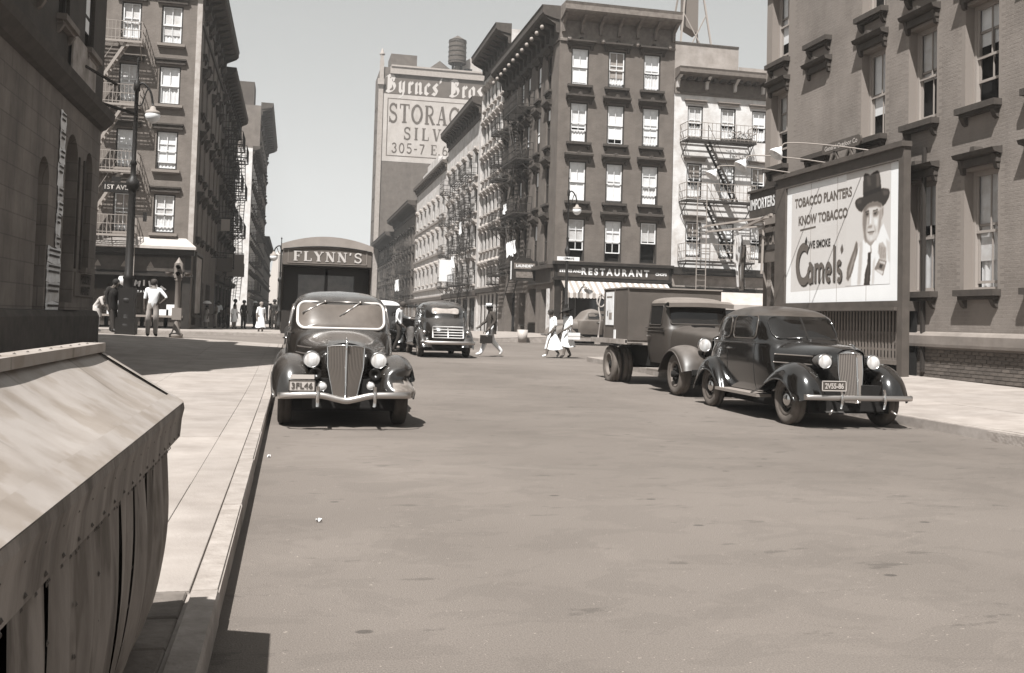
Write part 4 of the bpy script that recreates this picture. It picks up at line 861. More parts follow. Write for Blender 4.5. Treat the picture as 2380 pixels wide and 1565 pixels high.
lay_tone([(4.2, 3.6), (4.5, 3.85), (4.77, 3.4), (4.77, 2.4), (3.2, 2.4), (3.2, 2.8), (3.45, 3.3), (3.8, 3.62)], .82, 2)
lay_tone([(3.4, 3.53), (3.47, 3.46), (3.46, 3.23), (3.35, 3.02), (3.26, 2.79), (3.08, 2.56), (2.99, 2.62), (3.02, 2.88), (3.16, 3.11), (3.29, 3.31)], .2, 2)
lay_tone([(3.40, 3.35), (3.36, 3.1), (3.22, 2.85), (3.1, 2.68), (3.1, 2.8), (3.22, 3.05)], .45, 4, .7)
for k in range(4): lay_tone([(3.1+.09*k, 2.62+.2*k), (3.2+.09*k, 2.75+.2*k), (3.2+.09*k, 2.68+.2*k)], .1, 2, .6)
lay_tone([(3.55, 3.45), (3.68, 3.5), (3.66, 3.0), (3.6, 2.46), (3.46, 2.46), (3.5, 2.9)], .5, 6, .7); lay_tone([(4.1, 3.0), (4.2, 3.1), (4.15, 2.46), (4.05, 2.46)], .55, 6, .6); lay_tone([(4.6, 3.5), (4.77, 3.4), (4.77, 2.9), (4.68, 3.0)], .55, 6, .6)
lay_tone([(3.84, 3.46), (3.9, 3.2), (4.06, 3.2), (4.22, 3.5), (4.2, 3.62)], .4, 3)
face = [(3.71, 4.4), (3.9, 4.45), (4.12, 4.46), (4.36, 4.4), (4.42, 4.23), (4.43, 4.06), (4.40, 3.94), (4.37, 3.75), (4.29, 3.58), (4.16, 3.44), (3.99, 3.38), (3.88, 3.43), (3.78, 3.58), (3.71, 3.8), (3.68, 4.01)]
lay_tone([(4.38, 4.2), (4.5, 4.24), (4.5, 4.06), (4.42, 3.94), (4.36, 3.98)], .42, 2); lay_tone([(4.42, 4.17), (4.47, 4.18), (4.46, 4.07), (4.42, 4.03)], .25, 2, .7)
lay_tone(face, .66, 2); lay_tone([(3.68, 4.4), (3.83, 4.38), (3.84, 4.0), (3.80, 3.7), (3.88, 3.4), (3.75, 3.5), (3.66, 3.9)], .26, 7, .95)
lay_tone([(3.68, 4.42), (4.42, 4.42), (4.42, 4.22), (4.2, 4.28), (3.9, 4.27), (3.7, 4.2)], .22, 5, .95)
lay_tone([(4.33, 4.2), (4.43, 4.2), (4.40, 3.8), (4.28, 3.55), (4.3, 3.8)], .36, 6, .8); lay_tone([(3.80, 3.56), (3.98, 3.46), (4.18, 3.5), (4.3, 3.62), (4.16, 3.42), (3.99, 3.36), (3.86, 3.42)], .34, 4, .8)
lay_tone([(3.75, 4.2), (3.9, 4.23), (3.94, 4.14), (3.92, 4.06), (3.78, 4.06)], .2, 4, .9); lay_tone([(4.06, 4.15), (4.24, 4.2), (4.33, 4.14), (4.26, 4.05), (4.1, 4.04)], .24, 4, .9)
lay_tone([(3.77, 4.20), (3.92, 4.215), (3.92, 4.185), (3.77, 4.17)], .06, 1); lay_tone([(4.07, 4.20), (4.28, 4.21), (4.28, 4.18), (4.07, 4.17)], .06, 1)
lay_tone([(3.80, 4.145), (3.90, 4.145), (3.88, 4.10), (3.81, 4.10)], .04, 1); lay_tone([(4.12, 4.14), (4.23, 4.145), (4.21, 4.095), (4.13, 4.095)], .04, 1)
lay_tone([(3.95, 4.1), (4.0, 4.1), (4.02, 3.9), (3.96, 3.88)], .85, 4, .7); lay_tone([(3.90, 4.1), (3.95, 4.1), (3.94, 3.9), (3.87, 3.84)], .36, 4, .7); lay_tone([(3.87, 3.84), (4.06, 3.85), (4.04, 3.79), (3.89, 3.785)], .26, 3, .8)
lay_tone([(3.86, 3.705), (4.0, 3.715), (4.16, 3.71), (4.14, 3.685), (4.0, 3.68), (3.88, 3.685)], .1, 1); lay_tone([(3.9, 3.68), (4.12, 3.68), (4.08, 3.635), (3.95, 3.63)], .36, 2, .8); lay_tone([(3.86, 3.84), (3.88, 3.84), (3.85, 3.68), (3.82, 3.68)], .36, 3, .6); lay_tone([(4.12, 3.85), (4.15, 3.85), (4.22, 3.68), (4.18, 3.66)], .4, 3, .7)
lay_tone([(4.12, 4.0), (4.28, 3.98), (4.26, 3.82), (4.15, 3.84)], .82, 6, .7); lay_tone([(3.97, 3.58), (4.08, 3.58), (4.06, 3.5), (3.99, 3.5)], .76, 4, .6)
hat = [(3.68, 5.06), (3.74, 5.12), (3.84, 5.1), (3.95, 5.05), (4.1, 5.1), (4.24, 5.12), (4.32, 5.06), (4.37, 4.9), (4.40, 4.68), (4.56, 4.66), (4.70, 4.62), (4.735, 4.53), (4.70, 4.42), (4.58, 4.30), (4.46, 4.24), (4.40, 4.33), (4.26, 4.385), (4.06, 4.40), (3.86, 4.375), (3.72, 4.30), (3.62, 4.2), (3.48, 4.25), (3.36, 4.36), (3.32, 4.46), (3.38, 4.53), (3.5, 4.56), (3.67, 4.57), (3.66, 4.85)]
lay_tone(hat, .05, 1); lay_tone([(4.2, 5.05), (4.3, 5.02), (4.33, 4.75), (4.22, 4.72)], .16, 6, .8); lay_tone([(3.8, 5.06), (3.95, 5.0), (4.0, 4.8), (3.86, 4.8)], .12, 6, .7); lay_tone([(3.67, 4.66), (4.39, 4.72), (4.40, 4.62), (3.67, 4.55)], .025, 1); lay_tone([(4.45, 4.62), (4.68, 4.58), (4.66, 4.5), (4.5, 4.5)], .15, 5, .7); lay_tone([(3.4, 4.5), (3.6, 4.52), (3.6, 4.42), (3.44, 4.42)], .13, 5, .7)
lay_tone([(3.82, 3.46), (3.99, 3.36), (4.02, 3.2), (3.86, 3.18), (3.76, 3.4)], .84, 1); lay_tone([(4.02, 3.36), (4.2, 3.5), (4.26, 3.3), (4.06, 3.18)], .84, 1); lay_tone([(3.99, 3.36), (4.03, 3.36), (4.05, 3.18), (4.0, 3.18)], .4, 2, .7)
lay_tone([(3.9, 3.21), (4.02, 3.23), (4.02, 2.81), (3.98, 2.45), (3.74, 2.45), (3.78, 2.74), (3.87, 2.94)], .05, 1); lay_tone([(3.92, 3.0), (3.96, 3.0), (3.9, 2.5), (3.84, 2.5)], .16, 4, .6)
lay_tone([(4.33, 3.4), (4.48, 3.42), (4.62, 3.28), (4.62, 2.98), (4.4, 3.0), (4.29, 3.2)], .55, 2)
for k in range(4): lay_tone([(4.33+.07*k, 3.36-.02*k), (4.36+.07*k, 3.36-.02*k), (4.42+.06*k, 3.04), (4.39+.06*k, 3.04)], .25, 2, .8)
lay_tone([(4.34, 3.04), (4.64, 2.97), (4.5, 2.64), (4.16, 2.81)], .3, 1); lay_tone([(4.38, 2.92), (4.5, 2.9), (4.44, 2.8), (4.34, 2.84)], .06, 1); lay_tone([(4.30, 2.80), (4.52, 2.74), (4.47, 2.67), (4.22, 2.78)], .7, 1); lay_tone([(4.36, 3.0), (4.6, 2.95), (4.57, 2.9), (4.36, 2.96)], .65, 1)
pm = bpy.data.meshes.new('portrait'); e_ = -.0045
pm.from_pydata([(float(x), e_, float(z)) for x, z in zip(ga.ravel(), gb.ravel())], [], [(j*GX+i, j*GX+i+1, (j+1)*GX+i+1, (j+1)*GX+i) for j in range(GZ-1) for i in range(GX-1)])
at_ = pm.color_attributes.new('print', 'FLOAT_COLOR', 'POINT'); at_.data.foreach_set('color', np.array([tint(float(t)) for t in tone.ravel()], dtype=np.float32).ravel())
pmat = mat('printed portrait', .5, .75); an = pmat.node_tree.nodes.new('ShaderNodeAttribute'); an.attribute_name = 'print'; pmat.node_tree.links.new(an.outputs['Color'], pmat.node_tree.nodes['Principled BSDF'].inputs['Base Color']); pm.materials.append(pmat)
put('portrait', pm, pap); lay[0] = 12
def adtext(t, s, a, z, m, **k): lay[0] += 1; return text(t, s, adp[m], pap, (a, -.0004*lay[0]-.0002, z), **k)
adtext('TOBACCO PLANTERS', .33, 1.82, 4.74, 'letter', sx=.85, bold=.013); adtext('KNOW TOBACCO', .33, 1.83, 4.25, 'letter', sx=.85, bold=.013)
adpoly([(.74, 4.03), (1.53, 4.06), (1.53, 4.02), (.74, 3.99)], 'letter', 'underline')
adtext('WE SMOKE', .27, 1.72, 3.57, 'dark', sx=.78, bold=.009)
CAM = {'C': (1.0, [(arc(.52, .5, .40, .44, 52, 318, 16), .2)]), 'a': (.62, [(arc(.29, .24, .19, .2, 0, 360, 14), .15), ([(.49, .5), (.49, 0)], .15), (arc(.29, .34, .2, .2, 20, 120, 5), .13)]),
 'm': (.95, [([(.12, .54), (.12, 0)], .15), (arc(.29, .34, .17, .15, 180, 0, 8)+[(.46, 0)], .14), (arc(.64, .34, .18, .15, 180, 0, 8)+[(.82, 0)], .14)]),
 'e': (.62, [([(.12, .27), (.49, .27)], .1), (arc(.30, .27, .2, .22, 0, 310, 14), .15)]), 'l': (.28, [([(.13, 1.0), (.13, 0)], .16)]), 's': (.55, [(arc(.26, .40, .15, .12, 40, 250, 8)+arc(.26, .16, .16, .13, 80, -140, 8), .14)])}
def camel(txt, h, a, z, m, sx):
    """heavy rounded poster letters, each its own piece"""
    x = a
    for ch in txt:
        w, st = CAM[ch]; mb = MB(); lay[0] += 1
        for q, (P, wd) in enumerate(st):
            n = len(P); L = []; R = []
            for i in range(n):
                dx = P[min(i+1, n-1)][0]-P[max(i-1, 0)][0]; dy = P[min(i+1, n-1)][1]-P[max(i-1, 0)][1]; l = sqrt(dx*dx+dy*dy) or 1
                L.append((x+(P[i][0]-dy/l*wd/2)*h*sx, z+(P[i][1]+dx/l*wd/2)*h)); R.append((x+(P[i][0]+dy/l*wd/2)*h*sx, z+(P[i][1]-dx/l*wd/2)*h))
            for i in range(n-1): mb.poly([(p[0], -.0004*lay[0]-.00005*q, p[1]) for p in (L[i], R[i], R[i+1], L[i+1])])
        mb.build('letter', adp[m], pap); x += (w+.02)*h*sx
for d_, mm in ((.035, 'dark'), (0, 'letter')):
    camel('C', 1.06, .52+d_, 2.56-d_, mm, .78); camel('amels', .92, 1.12+d_, 2.58-d_, mm, .60)
adpoly([(1.0, 3.68), (1.08, 3.82), (1.14, 3.68), (1.06, 3.58)], 'dark', 'quote_mark'); adpoly([(2.72, 3.38), (2.8, 3.5), (2.86, 3.36), (2.78, 3.26)], 'letter', 'quote_mark')
for a in (1.28, 2.55, 3.83): MB().box(a-.006, a+.006, -.0035, -.0005, 2.07, 5.2).build('paper_seam', adp['soft'], pap)
# lattice below
lat = M('lattice paint', .2, .8, var=.15, scale=4); slm = MB().box(-.032, .032, -.02, 0, .72, 1.84).mesh('slat', lat)
for i in range(42): put('slat', slm, BB, (-.4+.132*i, .12, 0))
mb = MB()
for z in (.72, .93, 1.12, 1.31): mb.box(-.5, 5.13, .122, .15, z, z+.05)
mb.box(-.53, 5.12, .02, .18, .62, .72); mb.build('lattice_rail', lat, BB)
for a in (-.45, 1.6, 3.6): MB().box(a, a+.12, .16, .3, .2, 1.84).build('post', bfm, BB)
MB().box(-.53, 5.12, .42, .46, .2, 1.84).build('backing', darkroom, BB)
# plaque and lamps on top
plq = thing('name_plaque', 'small dark plaque with rounded ends standing on the billboard top', 'sign', (13.2, 21.6, 5.62), -pi/2)
pts = rrect(1.75, .26, .12, 5); MB().slab([(x, -.03, z+.36) for x, z in pts], (0, .05, 0)).build('board', bfm, plq); text('General Outdoor Co', .17, M('plaque lettering', .5, .6), plq, (0, -.035, .36), bold=.004)
for x in (-.45, .2): MB().bar((x, 0, 0), (x+.16, 0, .25), .06).bar((x+.3, 0, 0), (x+.16, 0, .25), .06).build('strut', bfm, plq)
for k, (y, zz) in enumerate(((24.0, 5.62), (22.2, 5.62), (20.3, 5.62))):
    lp = thing('billboard_lamp', ['billboard flood lamp farthest along, over the IMPORTERS sign end', 'middle billboard flood lamp on a long curved arm', 'billboard flood lamp nearest the lone window, above the hat'][k], 'lamp', (13.2, y, zz), -pi/2, 'flood lamps over the billboard')
    def arm():
        P = cr([(0, 0, 0), (-.35, -.6, .12), (-.75, -1.3, .22), (-1.0, -1.68, .24), (-1.06, -1.76, .16)], 6); return MB().tube(P, .015, 8).mesh('arm', ironl)
    put('arm', cached('barm', arm), lp)
    put('reflector', cached('bref', lambda: MB().lathe([(.03, .06), (.05, .0), (.11, -.05), (.18, -.16), (.19, -.2), (.18, -.2), (.1, -.07), (0, -.04)], 16).mesh('reflector', white)), lp, (-1.08, -1.8, .1), rot=(radians(-38), 0, 0))
    put('bulb', cached('bbulb', lambda: MB().lathe([(0, -.2), (.05, -.17), (.06, -.12), (.03, -.04)], 10).mesh('bulb', white)), lp, (-1.08, -1.8, .1), rot=(radians(-38), 0, 0))
# ---- steel street bin at the near left
bt = M('bin lid tin', .41, .6, var=.1, scale=2, metal=.0, spec=.4, bump=.25, bscale=5)
def streaks(m, amt, p0, p1, st, sc_):
    nt = m.node_tree; N = nt.nodes; L = nt.links; b = N['Principled BSDF']; src = b.inputs['Base Color'].links[0].from_socket
    tc = N.new('ShaderNodeTexCoord'); mp = N.new('ShaderNodeMapping'); mp.inputs['Scale'].default_value = st; L.new(tc.outputs['Object'], mp.inputs[0]); nz = N.new('ShaderNodeTexNoise'); nz.inputs['Scale'].default_value = sc_; nz.inputs['Detail'].default_value = 5; L.new(mp.outputs[0], nz.inputs[0])
    c = N.new('ShaderNodeValToRGB'); e = c.color_ramp.elements; e[0].position = p0; e[1].position = p1; e[0].color = (amt, amt*.97, amt*.93, 1); e[1].color = (1, 1, 1, 1); L.new(nz.outputs[0], c.inputs[0])
    mx = N.new('ShaderNodeMix'); mx.data_type = 'RGBA'; mx.blend_type = 'MULTIPLY'; mx.inputs[0].default_value = 1; L.new(src, mx.inputs[6]); L.new(c.outputs[0], mx.inputs[7]); L.new(mx.outputs[2], b.inputs['Base Color'])
streaks(bt, .55, .31, .38, (.5, 6, .5), 1.7); streaks(bt, .86, .42, .47, (1, 1, 1), 5); streaks(bt, .8, .3, .6, (1, 1, 1), 9)
bs = M('bin side tin', .27, .65, var=.3, scale=3, stretch=(2, 2, .5), spec=.4, bump=.6, bscale=7); streaks(bs, .55, .32, .55, (5, 5, .9), 1.6); streaks(bs, .6, .40, .48, (1.5, 1.5, .5), 6)
BN = thing('street_bin', 'big riveted sheet metal street bin with a sloped lid in the near left corner', 'bin', (-.72, 3.82, .15))
lid = MB(); n = 30; Ll = 3.0
ex, ez, rx, rz_ = .335, .88, 0.0, 1.085     # eave and ridge, seen from the end
rows = []
for i in range(n+1):
    y = -Ll*i/n; row = []
    for j in range(9):
        t = j/8; row.append((rx+(ex-rx)*t, y, rz_+(ez-rz_)*t+.006*sin(y*7+t*3)*sin(pi*t)-.012*sin(pi*t)))
    rows.append(row)
lid.grid(rows); lid.grid([[(rx, -Ll*i/n, rz_), (-.38, -Ll*i/n, ez)] for i in range(n+1)])
lidp = lid.build('lid', bt, BN)
MB().grid([[(ex, -Ll*i/20, ez), (ex+.004, -Ll*i/20, ez-.02), (ex-.004, -Ll*i/20, ez-.06), (ex-.008, -Ll*i/20, ez-.125)] for i in range(21)], smooth=False).poly([(ex, 0, ez), (rx, 0, rz_), (-.38, 0, ez), (-.38, 0, ez-.12), (ex-.008, 0, ez-.125)]).build('lid_skirt', bs, lidp)
MB().box(rx-.03, rx+.05, -Ll, .012, rz_-.02, rz_+.012).build('ridge_strip', bt, lidp)
mb = MB()
for d, w_ in ((0, .05),): mb.add([(rx, -.0, rz_+.006), (ex, 0, ez+.006), (ex, -w_, ez+.006), (rx, -w_, rz_+.006)], [(0, 1, 2, 3)]); mb.add([(ex+.002, 0, ez+.005), (ex+.002, -Ll, ez+.005), (ex-.05, -Ll, ez+.036), (ex-.05, 0, ez+.036)], [(0, 1, 2, 3)])
mb.build('edge_strip', bt, lidp)
rv = MB()
def rivet(p, ax, r=.006):
    P = Vector(p); a = Vector(ax); b = a.orthogonal().normalized(); c = a.cross(b); vs_ = [P+a*.004]+[P+(b*cos(k*pi/3)+c*sin(k*pi/3))*r for k in range(6)]
    rv.add(vs_, [(0, 1+k, 1+(k+1) % 6) for k in range(6)])
for i in range(22):
    y = -.06-i*.13; rivet((ex-.004, y-.05, ez-.05), (1, 0, 0)); rivet((rx+.025, y, rz_+.014), (0, 0, 1), .006); rivet((ex-.006, y-.02, ez-.11), (1, 0, 0), .006)
seams = [0, .14, .38, .56, .80, 1.02, 1.3, 1.55, 1.8, 2.1, 2.5, 3.0]
prof = [(.745, .28), (.68, .284), (.55, .29), (.42, .288), (.28, .275), (.15, .25), (.06, .215), (0, .18)]
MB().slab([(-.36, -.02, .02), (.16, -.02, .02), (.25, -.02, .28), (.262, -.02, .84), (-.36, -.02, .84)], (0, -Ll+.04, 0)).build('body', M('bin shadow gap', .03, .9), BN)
P_ = cr(prof, 4)
for k in range(len(seams)-1):
    a, b = seams[k]+.008+(.035 if k == 5 else 0), seams[k+1]-.008-(.02 if k == 4 else 0); ph = [.012, .02, .008, .022, .0, .018, .012, .008, .018, .01, .02][k]; rows = []
    for i in range(9):
        t = i/8; rows.append([(x+ph*sin(pi*t)*sin(pi*min(1, max(0, z/.75)))+.006*sin(9*t+4*z+k), -(a+(b-a)*t)-.012*sin(pi*z/.8)*(1 if k % 2 else -1)*sin(pi*t), z) for z, x in P_])
    MB().grid(rows).build('panel', bs, BN)
    for q in range(6): z = .7-.11*q; rivet((np.interp(-z, [-p[0] for p in P_], [p[1] for p in P_])+.004, -a-.02, z), (1, 0, 0), .007)
    for q in range(3): rivet((.296, -a-(b-a)*(q+.5)/3, .715), (1, 0, 0), .007)
mb = MB(); rows = [[(x, .0, z), (-.36, .0, z)] for z, x in P_]; mb.grid(rows); mb.build('end_panel', bs, BN)
tag(rv.build('rivets', M('rivet steel', .09, .5), BN), kind='stuff')
# ---- street lamps, signal
def street_lamp(label, x, y, s, arm_dx, base_big, sgn):
    g = gz(x, y)+.15; t = thing('street_lamp', label, 'street lamp', (x, y, g), 0, 'street lamps at the crossing')
    H = 8.0*s; mb = MB(); b = .2 if base_big else .14
    mb.lathe([(0, 0), (b*1.45, 0), (b*1.5, .32), (b*1.2, .4), (b*1.15, .95), (b*1.25, 1.0), (b*1.25, 1.1), (b*.8, 1.2), (b*.75, 1.7), (b*.9, 1.75), (b*.6, 1.85), (b*.55, H*.55), (b*.62, H*.56), (b*.95, H*.575), (b*1.0, H*.595), (b*.55, H*.61), (b*.42, H*.62), (b*.4, H*.66), (b*.55, H*.665), (b*.36, H*.68), (b*.3, H*.95), (b*.5, H*.955), (b*.5, H*.985), (.03, H*1.0), (.02, H*1.06), (.05, H*1.07), (0, H*1.09)], 14)
    if base_big: mb.box(-.29, .29, -.29, .29, 0, .5); mb.box(-.23, .23, -.23, .23, .5, 1.45)
    mb.build('post', black, t)
    a = arm_dx; P = cr([(0, 0, H*.97), (a*.35, 0, H*.985), (a*.8, 0, H*.955), (a, 0, H*.90)], 6); m2 = MB().tube(P, .035, 8); m2.tube(cr([(0, 0, H*.90), (a*.3, 0, H*.90), (a*.55, 0, H*.95), (a*.7, 0, H*.97)], 5), .022, 6); m2.build('arm', black, t)
    gl = MB().lathe([(.03, .22), (.07, .2), (.1, .1), (.2, .06), (.23, .0), (.22, -.03)], 18, (a, 0, H*.87)).build('lamp_hood', ironl, t)
    MB().lathe([(.21, -.02), (.235, -.08), (.2, -.2), (.1, -.3), (0, -.33)], 18, (a, 0, H*.87)).build('globe', M('opal glass', .85, .15, spec=.6), t)
    return t, g, H
t, g, H = street_lamp('tall black lamp post with a square base at the near left corner', -5.02, 32.0, 1.0, .5, True, 1)
sg = thing('street_sign', 'dark street name board on the near left lamp post', 'sign', (-5.02, 32.0, g+4.55)); MB().box(-.85, -.1, -.06, -.03, -.16, .16).box(-.62, -.35, -.06, -.03, .17, .34).build('board', black, sg); text('1ST AVE', .2, M('plaque lettering', .5, .6), sg, (-.48, -.066, 0), bold=.004)
MB().bar((0, -.05, 0), (-.2, -.05, 0), .05).bar((0, -.05, -.9), (.42, -.05, -.88), .03).box(.36, .46, -.1, 0, -1.02, -.74).build('bracket', black, sg)
t, g, H = street_lamp('slim lamp post in front of the restaurant on the far corner', 13.5, 47.3, .96, .46, False, 1)
sg = thing('street_sign', 'pale street name board on the lamp post before the restaurant', 'sign', (13.5, 47.3, g+4.1)); MB().box(-.55, .62, -.12, -.09, -.1, .1).build('board', white, sg); text('1ST AVE', .16, black, sg, (.05, -.126, 0), bold=.004); MB().box(-.08, .08, -.12, .1, -.03, .03).build('bracket', black, sg)
x, y = -1.25, 52; g = gz(x, y)+.15
street_lamp('far lamp post on the left pavement of the side street', -.75, 56, .6, -.4, False, 1)
x, y = -3.5, 31.6; g = gz(x, y)+.15; ts = thing('traffic_signal', 'short cast iron traffic signal post by the man in the white shirt', 'traffic signal', (x, y, g))
MB().lathe([(0, 0), (.2, 0), (.21, .1), (.14, .16), (.1, .3), (.085, .4), (.08, 1.75), (.12, 1.8), (.06, 1.9)], 12).build('post', M('aluminium paint', .3, .6), ts); MB().box(-.14, .14, -.1, .1, .55, .92).build('control_box', M('aluminium paint', .3), ts)
mb = MB().box(-.12, .12, -.1, .1, 1.85, 2.3).lathe([(.12, 2.3), (.07, 2.38), (0, 2.5)], 10).bar((-.3, 0, 1.95), (.3, 0, 1.95), .04).lathe([(.02, 0), (.1, .05), (.11, .12)], 10, (-.28, 0, 1.9), 'z').lathe([(.02, 0), (.1, .05), (.11, .12)], 10, (.28, 0, 1.9), 'z'); hd = mb.build('signal_head', M('aluminium paint', .3), ts)
for z in (2.18, 1.97): MB().lathe([(0, -.115), (.05, -.11), (.06, -.1)], 12, (0, 0, z), 'y').build('lens', M('dark lens', .06, .15), hd); MB().grid([[(.07*cos(radians(a)), yy, z+.07*sin(radians(a))) for a in range(0, 181, 20)] for yy in (-.1, -.24)]).build('visor', black, hd)
# ------------------------------------------------------------------ vehicles (front towards local -y, origin on the ground under the front axle)
blackp = M('black car paint', .009, .14, coat=1.0, spec=.5, dust=.10)
greyp = M('dark grey car paint', .022, .2, coat=.9, spec=.5, dust=.36)
chrome = M('chrome', .72, .22, metal=1.0); chromed = M('worn chrome', .6, .38, metal=1.0)
tyrem = M('tyre rubber', .10, .9, g2=.06, scale=6); tyred = M('dusty tyre', .2, .9, g2=.12, scale=5)
under = M('underbody', .012, .95); rimm = M('wheel paint', .24, .5, var=.2); rimd = M('dark wheel paint', .05, .5)
carglass = M('car glass', .012, .06, spec=.8); dustglass = M('dusty car glass', .13, .22, g2=.19, scale=3, spec=.5)
lensm = M('headlamp lens', .42, .08, g2=.78, scale=14, stretch=(1, 1, .25), spec=.9, coat=1.0); platem = M('plate pale', .5, .6); plated = M('plate dark', .1, .6)
def xsec(rings, z):
    for a, b in zip(rings[:-1], rings[1:]):
        if a[0] <= z <= b[0]: t = (z-a[0])/(b[0]-a[0]+1e-9); return [a[i]+(b[i]-a[i])*t for i in range(len(a))]
    return rings[-1] if z > rings[-1][0] else rings[0]
def cabin(rings, K=4, n=56):
    """closed shell from stacked outlines: (z, y front, y rear, half width, corner exponent front, rear, roof sag)"""
    R = [tuple(r) for r in cr(rings, K)]; rows = []
    for z, yf, yr, w, nf, nr, sag in R:
        yc = (yf+yr)/2; ly = max(.01, (yr-yf)/2); w = max(.005, w); row = []
        for j in range(n):
            a = 2*pi*j/n; c, s_ = cos(a), sin(a); e = nf if s_ < 0 else nr
            # even spacing round a superellipse
            k = (abs(c)**e+abs(s_)**e)**(-1/e); x, y = c*k*w, s_*k*ly
            row.append((x, yc+y, z-sag*(y/ly)**2))
        rows.append(row)
    return R, rows
def sidepatch(mb, R, outline, side, e=.004, m=0):
    """a panel lying on the cabin side; outline in (y, z)"""
    pts = []
    for y, z in outline:
        z_, yf, yr, w, nf, nr, sg = xsec(R, z); yc = (yf+yr)/2; ly = (yr-yf)/2; q = min(.999, abs((y-yc)/ly)); ex = nf if y < yc else nr
        pts.append((side*(w*(1-q**ex)**(1/ex)+e), y, z))
    cx = (sum(p[0] for p in pts)/len(pts), sum(p[1] for p in pts)/len(pts), sum(p[2] for p in pts)/len(pts)); n = len(pts)
    mb.add([cx]+pts, [(0, 1+i, 1+(i+1) % n) if side > 0 else (0, 1+(i+1) % n, 1+i) for i in range(n)], m, True); return pts
def frontpt(R, x, z, e=.0, rear=False):
    z_, yf, yr, w, nf, nr, sg = xsec(R, z); yc = (yf+yr)/2; ly = (yr-yf)/2; q = min(.999, abs(x/w)); ex = nr if rear else nf; d = ly*(1-q**ex)**(1/ex)
    return (x, yc+d+e, z-sg) if rear else (x, yc-d-e, z-sg)
def frontpatch(mb, R, outline, e=.005, rear=False, m=0, split=None):
    pts = [frontpt(R, x, z, e, rear) for x, z in outline]; n = len(pts); zc = sum(p[1] for p in outline)/n; xc = sum(p[0] for p in outline)/n; rows = []
    for k in range(7): t = k/6; rows.append([frontpt(R, xc+(x-xc)*(1-t), zc+(z-zc)*(1-t), e, rear) for x, z in outline])
    mb.grid(rows, m, cv=True); return pts
def fender(mb, path, xin, xout, dout, din, side, K=4, n=14, m=0, lip=True):
    P = cr([(p[0], p[1], a, b, c, d) for p, a, b, c, d in zip(path, xin, xout, dout, din)], K); rows = []; lipc = []
    for i, (y, z, a, b, c, d) in enumerate(P):
        q = P[min(i+1, len(P)-1)]; r = P[max(i-1, 0)]; ty, tz = q[0]-r[0], q[1]-r[1]; l = sqrt(ty*ty+tz*tz); ny, nz = tz/l, -ty/l
        if nz < 0 and abs(nz) > .3: ny, nz = -ny, -nz
        row = []
        for j in range(n):
            f = pi*j/(n-1); dr = d if f < pi/2 else c; o = -dr*(1-sin(f)); row.append((side*(a+(b-a)*(1-cos(f))/2), y+ny*o, z+nz*o))
        rows.append(row); lipc.append(row[-1])
    mb.grid(rows, m)
    if lip: mb.tube(lipc, .012, 6, m)
    return mb
def wheel(t, x, y, r, w, side, rim=.62, cap=True, spokes=12, tm=None, rm=None, holes=0, name='wheel', steer=0):
    """wheel > tyre, rim, hubcap; side = +1 when the outer face looks towards +x"""
    tm = tm or tyrem; rm = rm or rimm; o = put(name, cached(('hub', w), lambda: MB().lathe([(0, -w*.3), (.09, -w*.3), (.09, w*.3), (0, w*.3)], 14, ax='x').mesh('wheel', under)), t, (x, y, r), rz=(0 if side > 0 else pi)+steer)
    def ty():
        p = [(r*rim, -w*.42), (r*.74, -w*.5), (r*.86, -w*.52), (r*.95, -w*.45), (r*.99, -w*.3), (r, -w*.1), (r*.985, -w*.08), (r*.985, w*.08), (r, w*.1), (r*.99, w*.3), (r*.95, w*.45), (r*.86, w*.52), (r*.74, w*.5), (r*rim, w*.42)]
        return MB().lathe(p, 36, ax='x').mesh('tyre', tm)
    def rimf():
        R = r*rim; mb = MB().lathe([(R, -w*.3), (R+.012, w*.44), (R-.01, w*.47), (R-.035, w*.38), (R-.05, w*.2), (R*.8, w*.12), (R*.5, w*.2), (R*.3, w*.25), (0, w*.26)], 36, ax='x')
        return mb.mesh('rim', rm)
    put('tyre', cached(('ty', r, w, rim, tm.name), ty), o); ri = put('rim', cached(('ri', r, w, rim, rm.name), rimf), o)
    if spokes:
        def sp():
            mb = MB(); R = r*rim
            for k in range(spokes):
                a = 2*pi*k/spokes; mb.lathe([(0, w*.30), (.02, w*.28), (.026, w*.1)], 6, (0, R*.66*cos(a), R*.66*sin(a)), 'x')
            return mb.mesh('slots', under)
        tag(put('slots', cached(('sp', r, w, spokes), sp), o), kind='stuff')
    if holes:
        def ho():
            mb = MB(); R = r*rim
            for k in range(holes):
                a = 2*pi*k/holes+.5; pts = [(w*.24, R*.62*cos(a)+.07*cos(b)*1.0, R*.62*sin(a)+.07*sin(b)) for b in [2*pi*q/10 for q in range(10)]]; mb.poly(pts)
            return mb.mesh('hand_hole', under)
        put('hand_hole', cached(('ho', r, holes), ho), o)
        def nuts():
            mb = MB()
            for k in range(6): a = k*pi/3; mb.lathe([(.025, 0), (.025, .05), (0, .055)], 6, (w*.26, .1*cos(a), .1*sin(a)), 'x')
            mb.lathe([(.07, 0), (.065, .1), (0, .12)], 12, (w*.24, 0, 0), 'x'); return mb.mesh('wheel_nut', under)
        put('wheel_nut', cached('nuts', nuts), o)
    if cap: put('hubcap', cached(('hc', r, w), lambda: MB().lathe([(r*rim*.46, w*.22), (r*rim*.44, w*.36), (r*rim*.3, w*.5), (r*rim*.12, w*.55), (0, w*.56)], 20, ax='x').mesh('hubcap', chrome)), o)
    return o
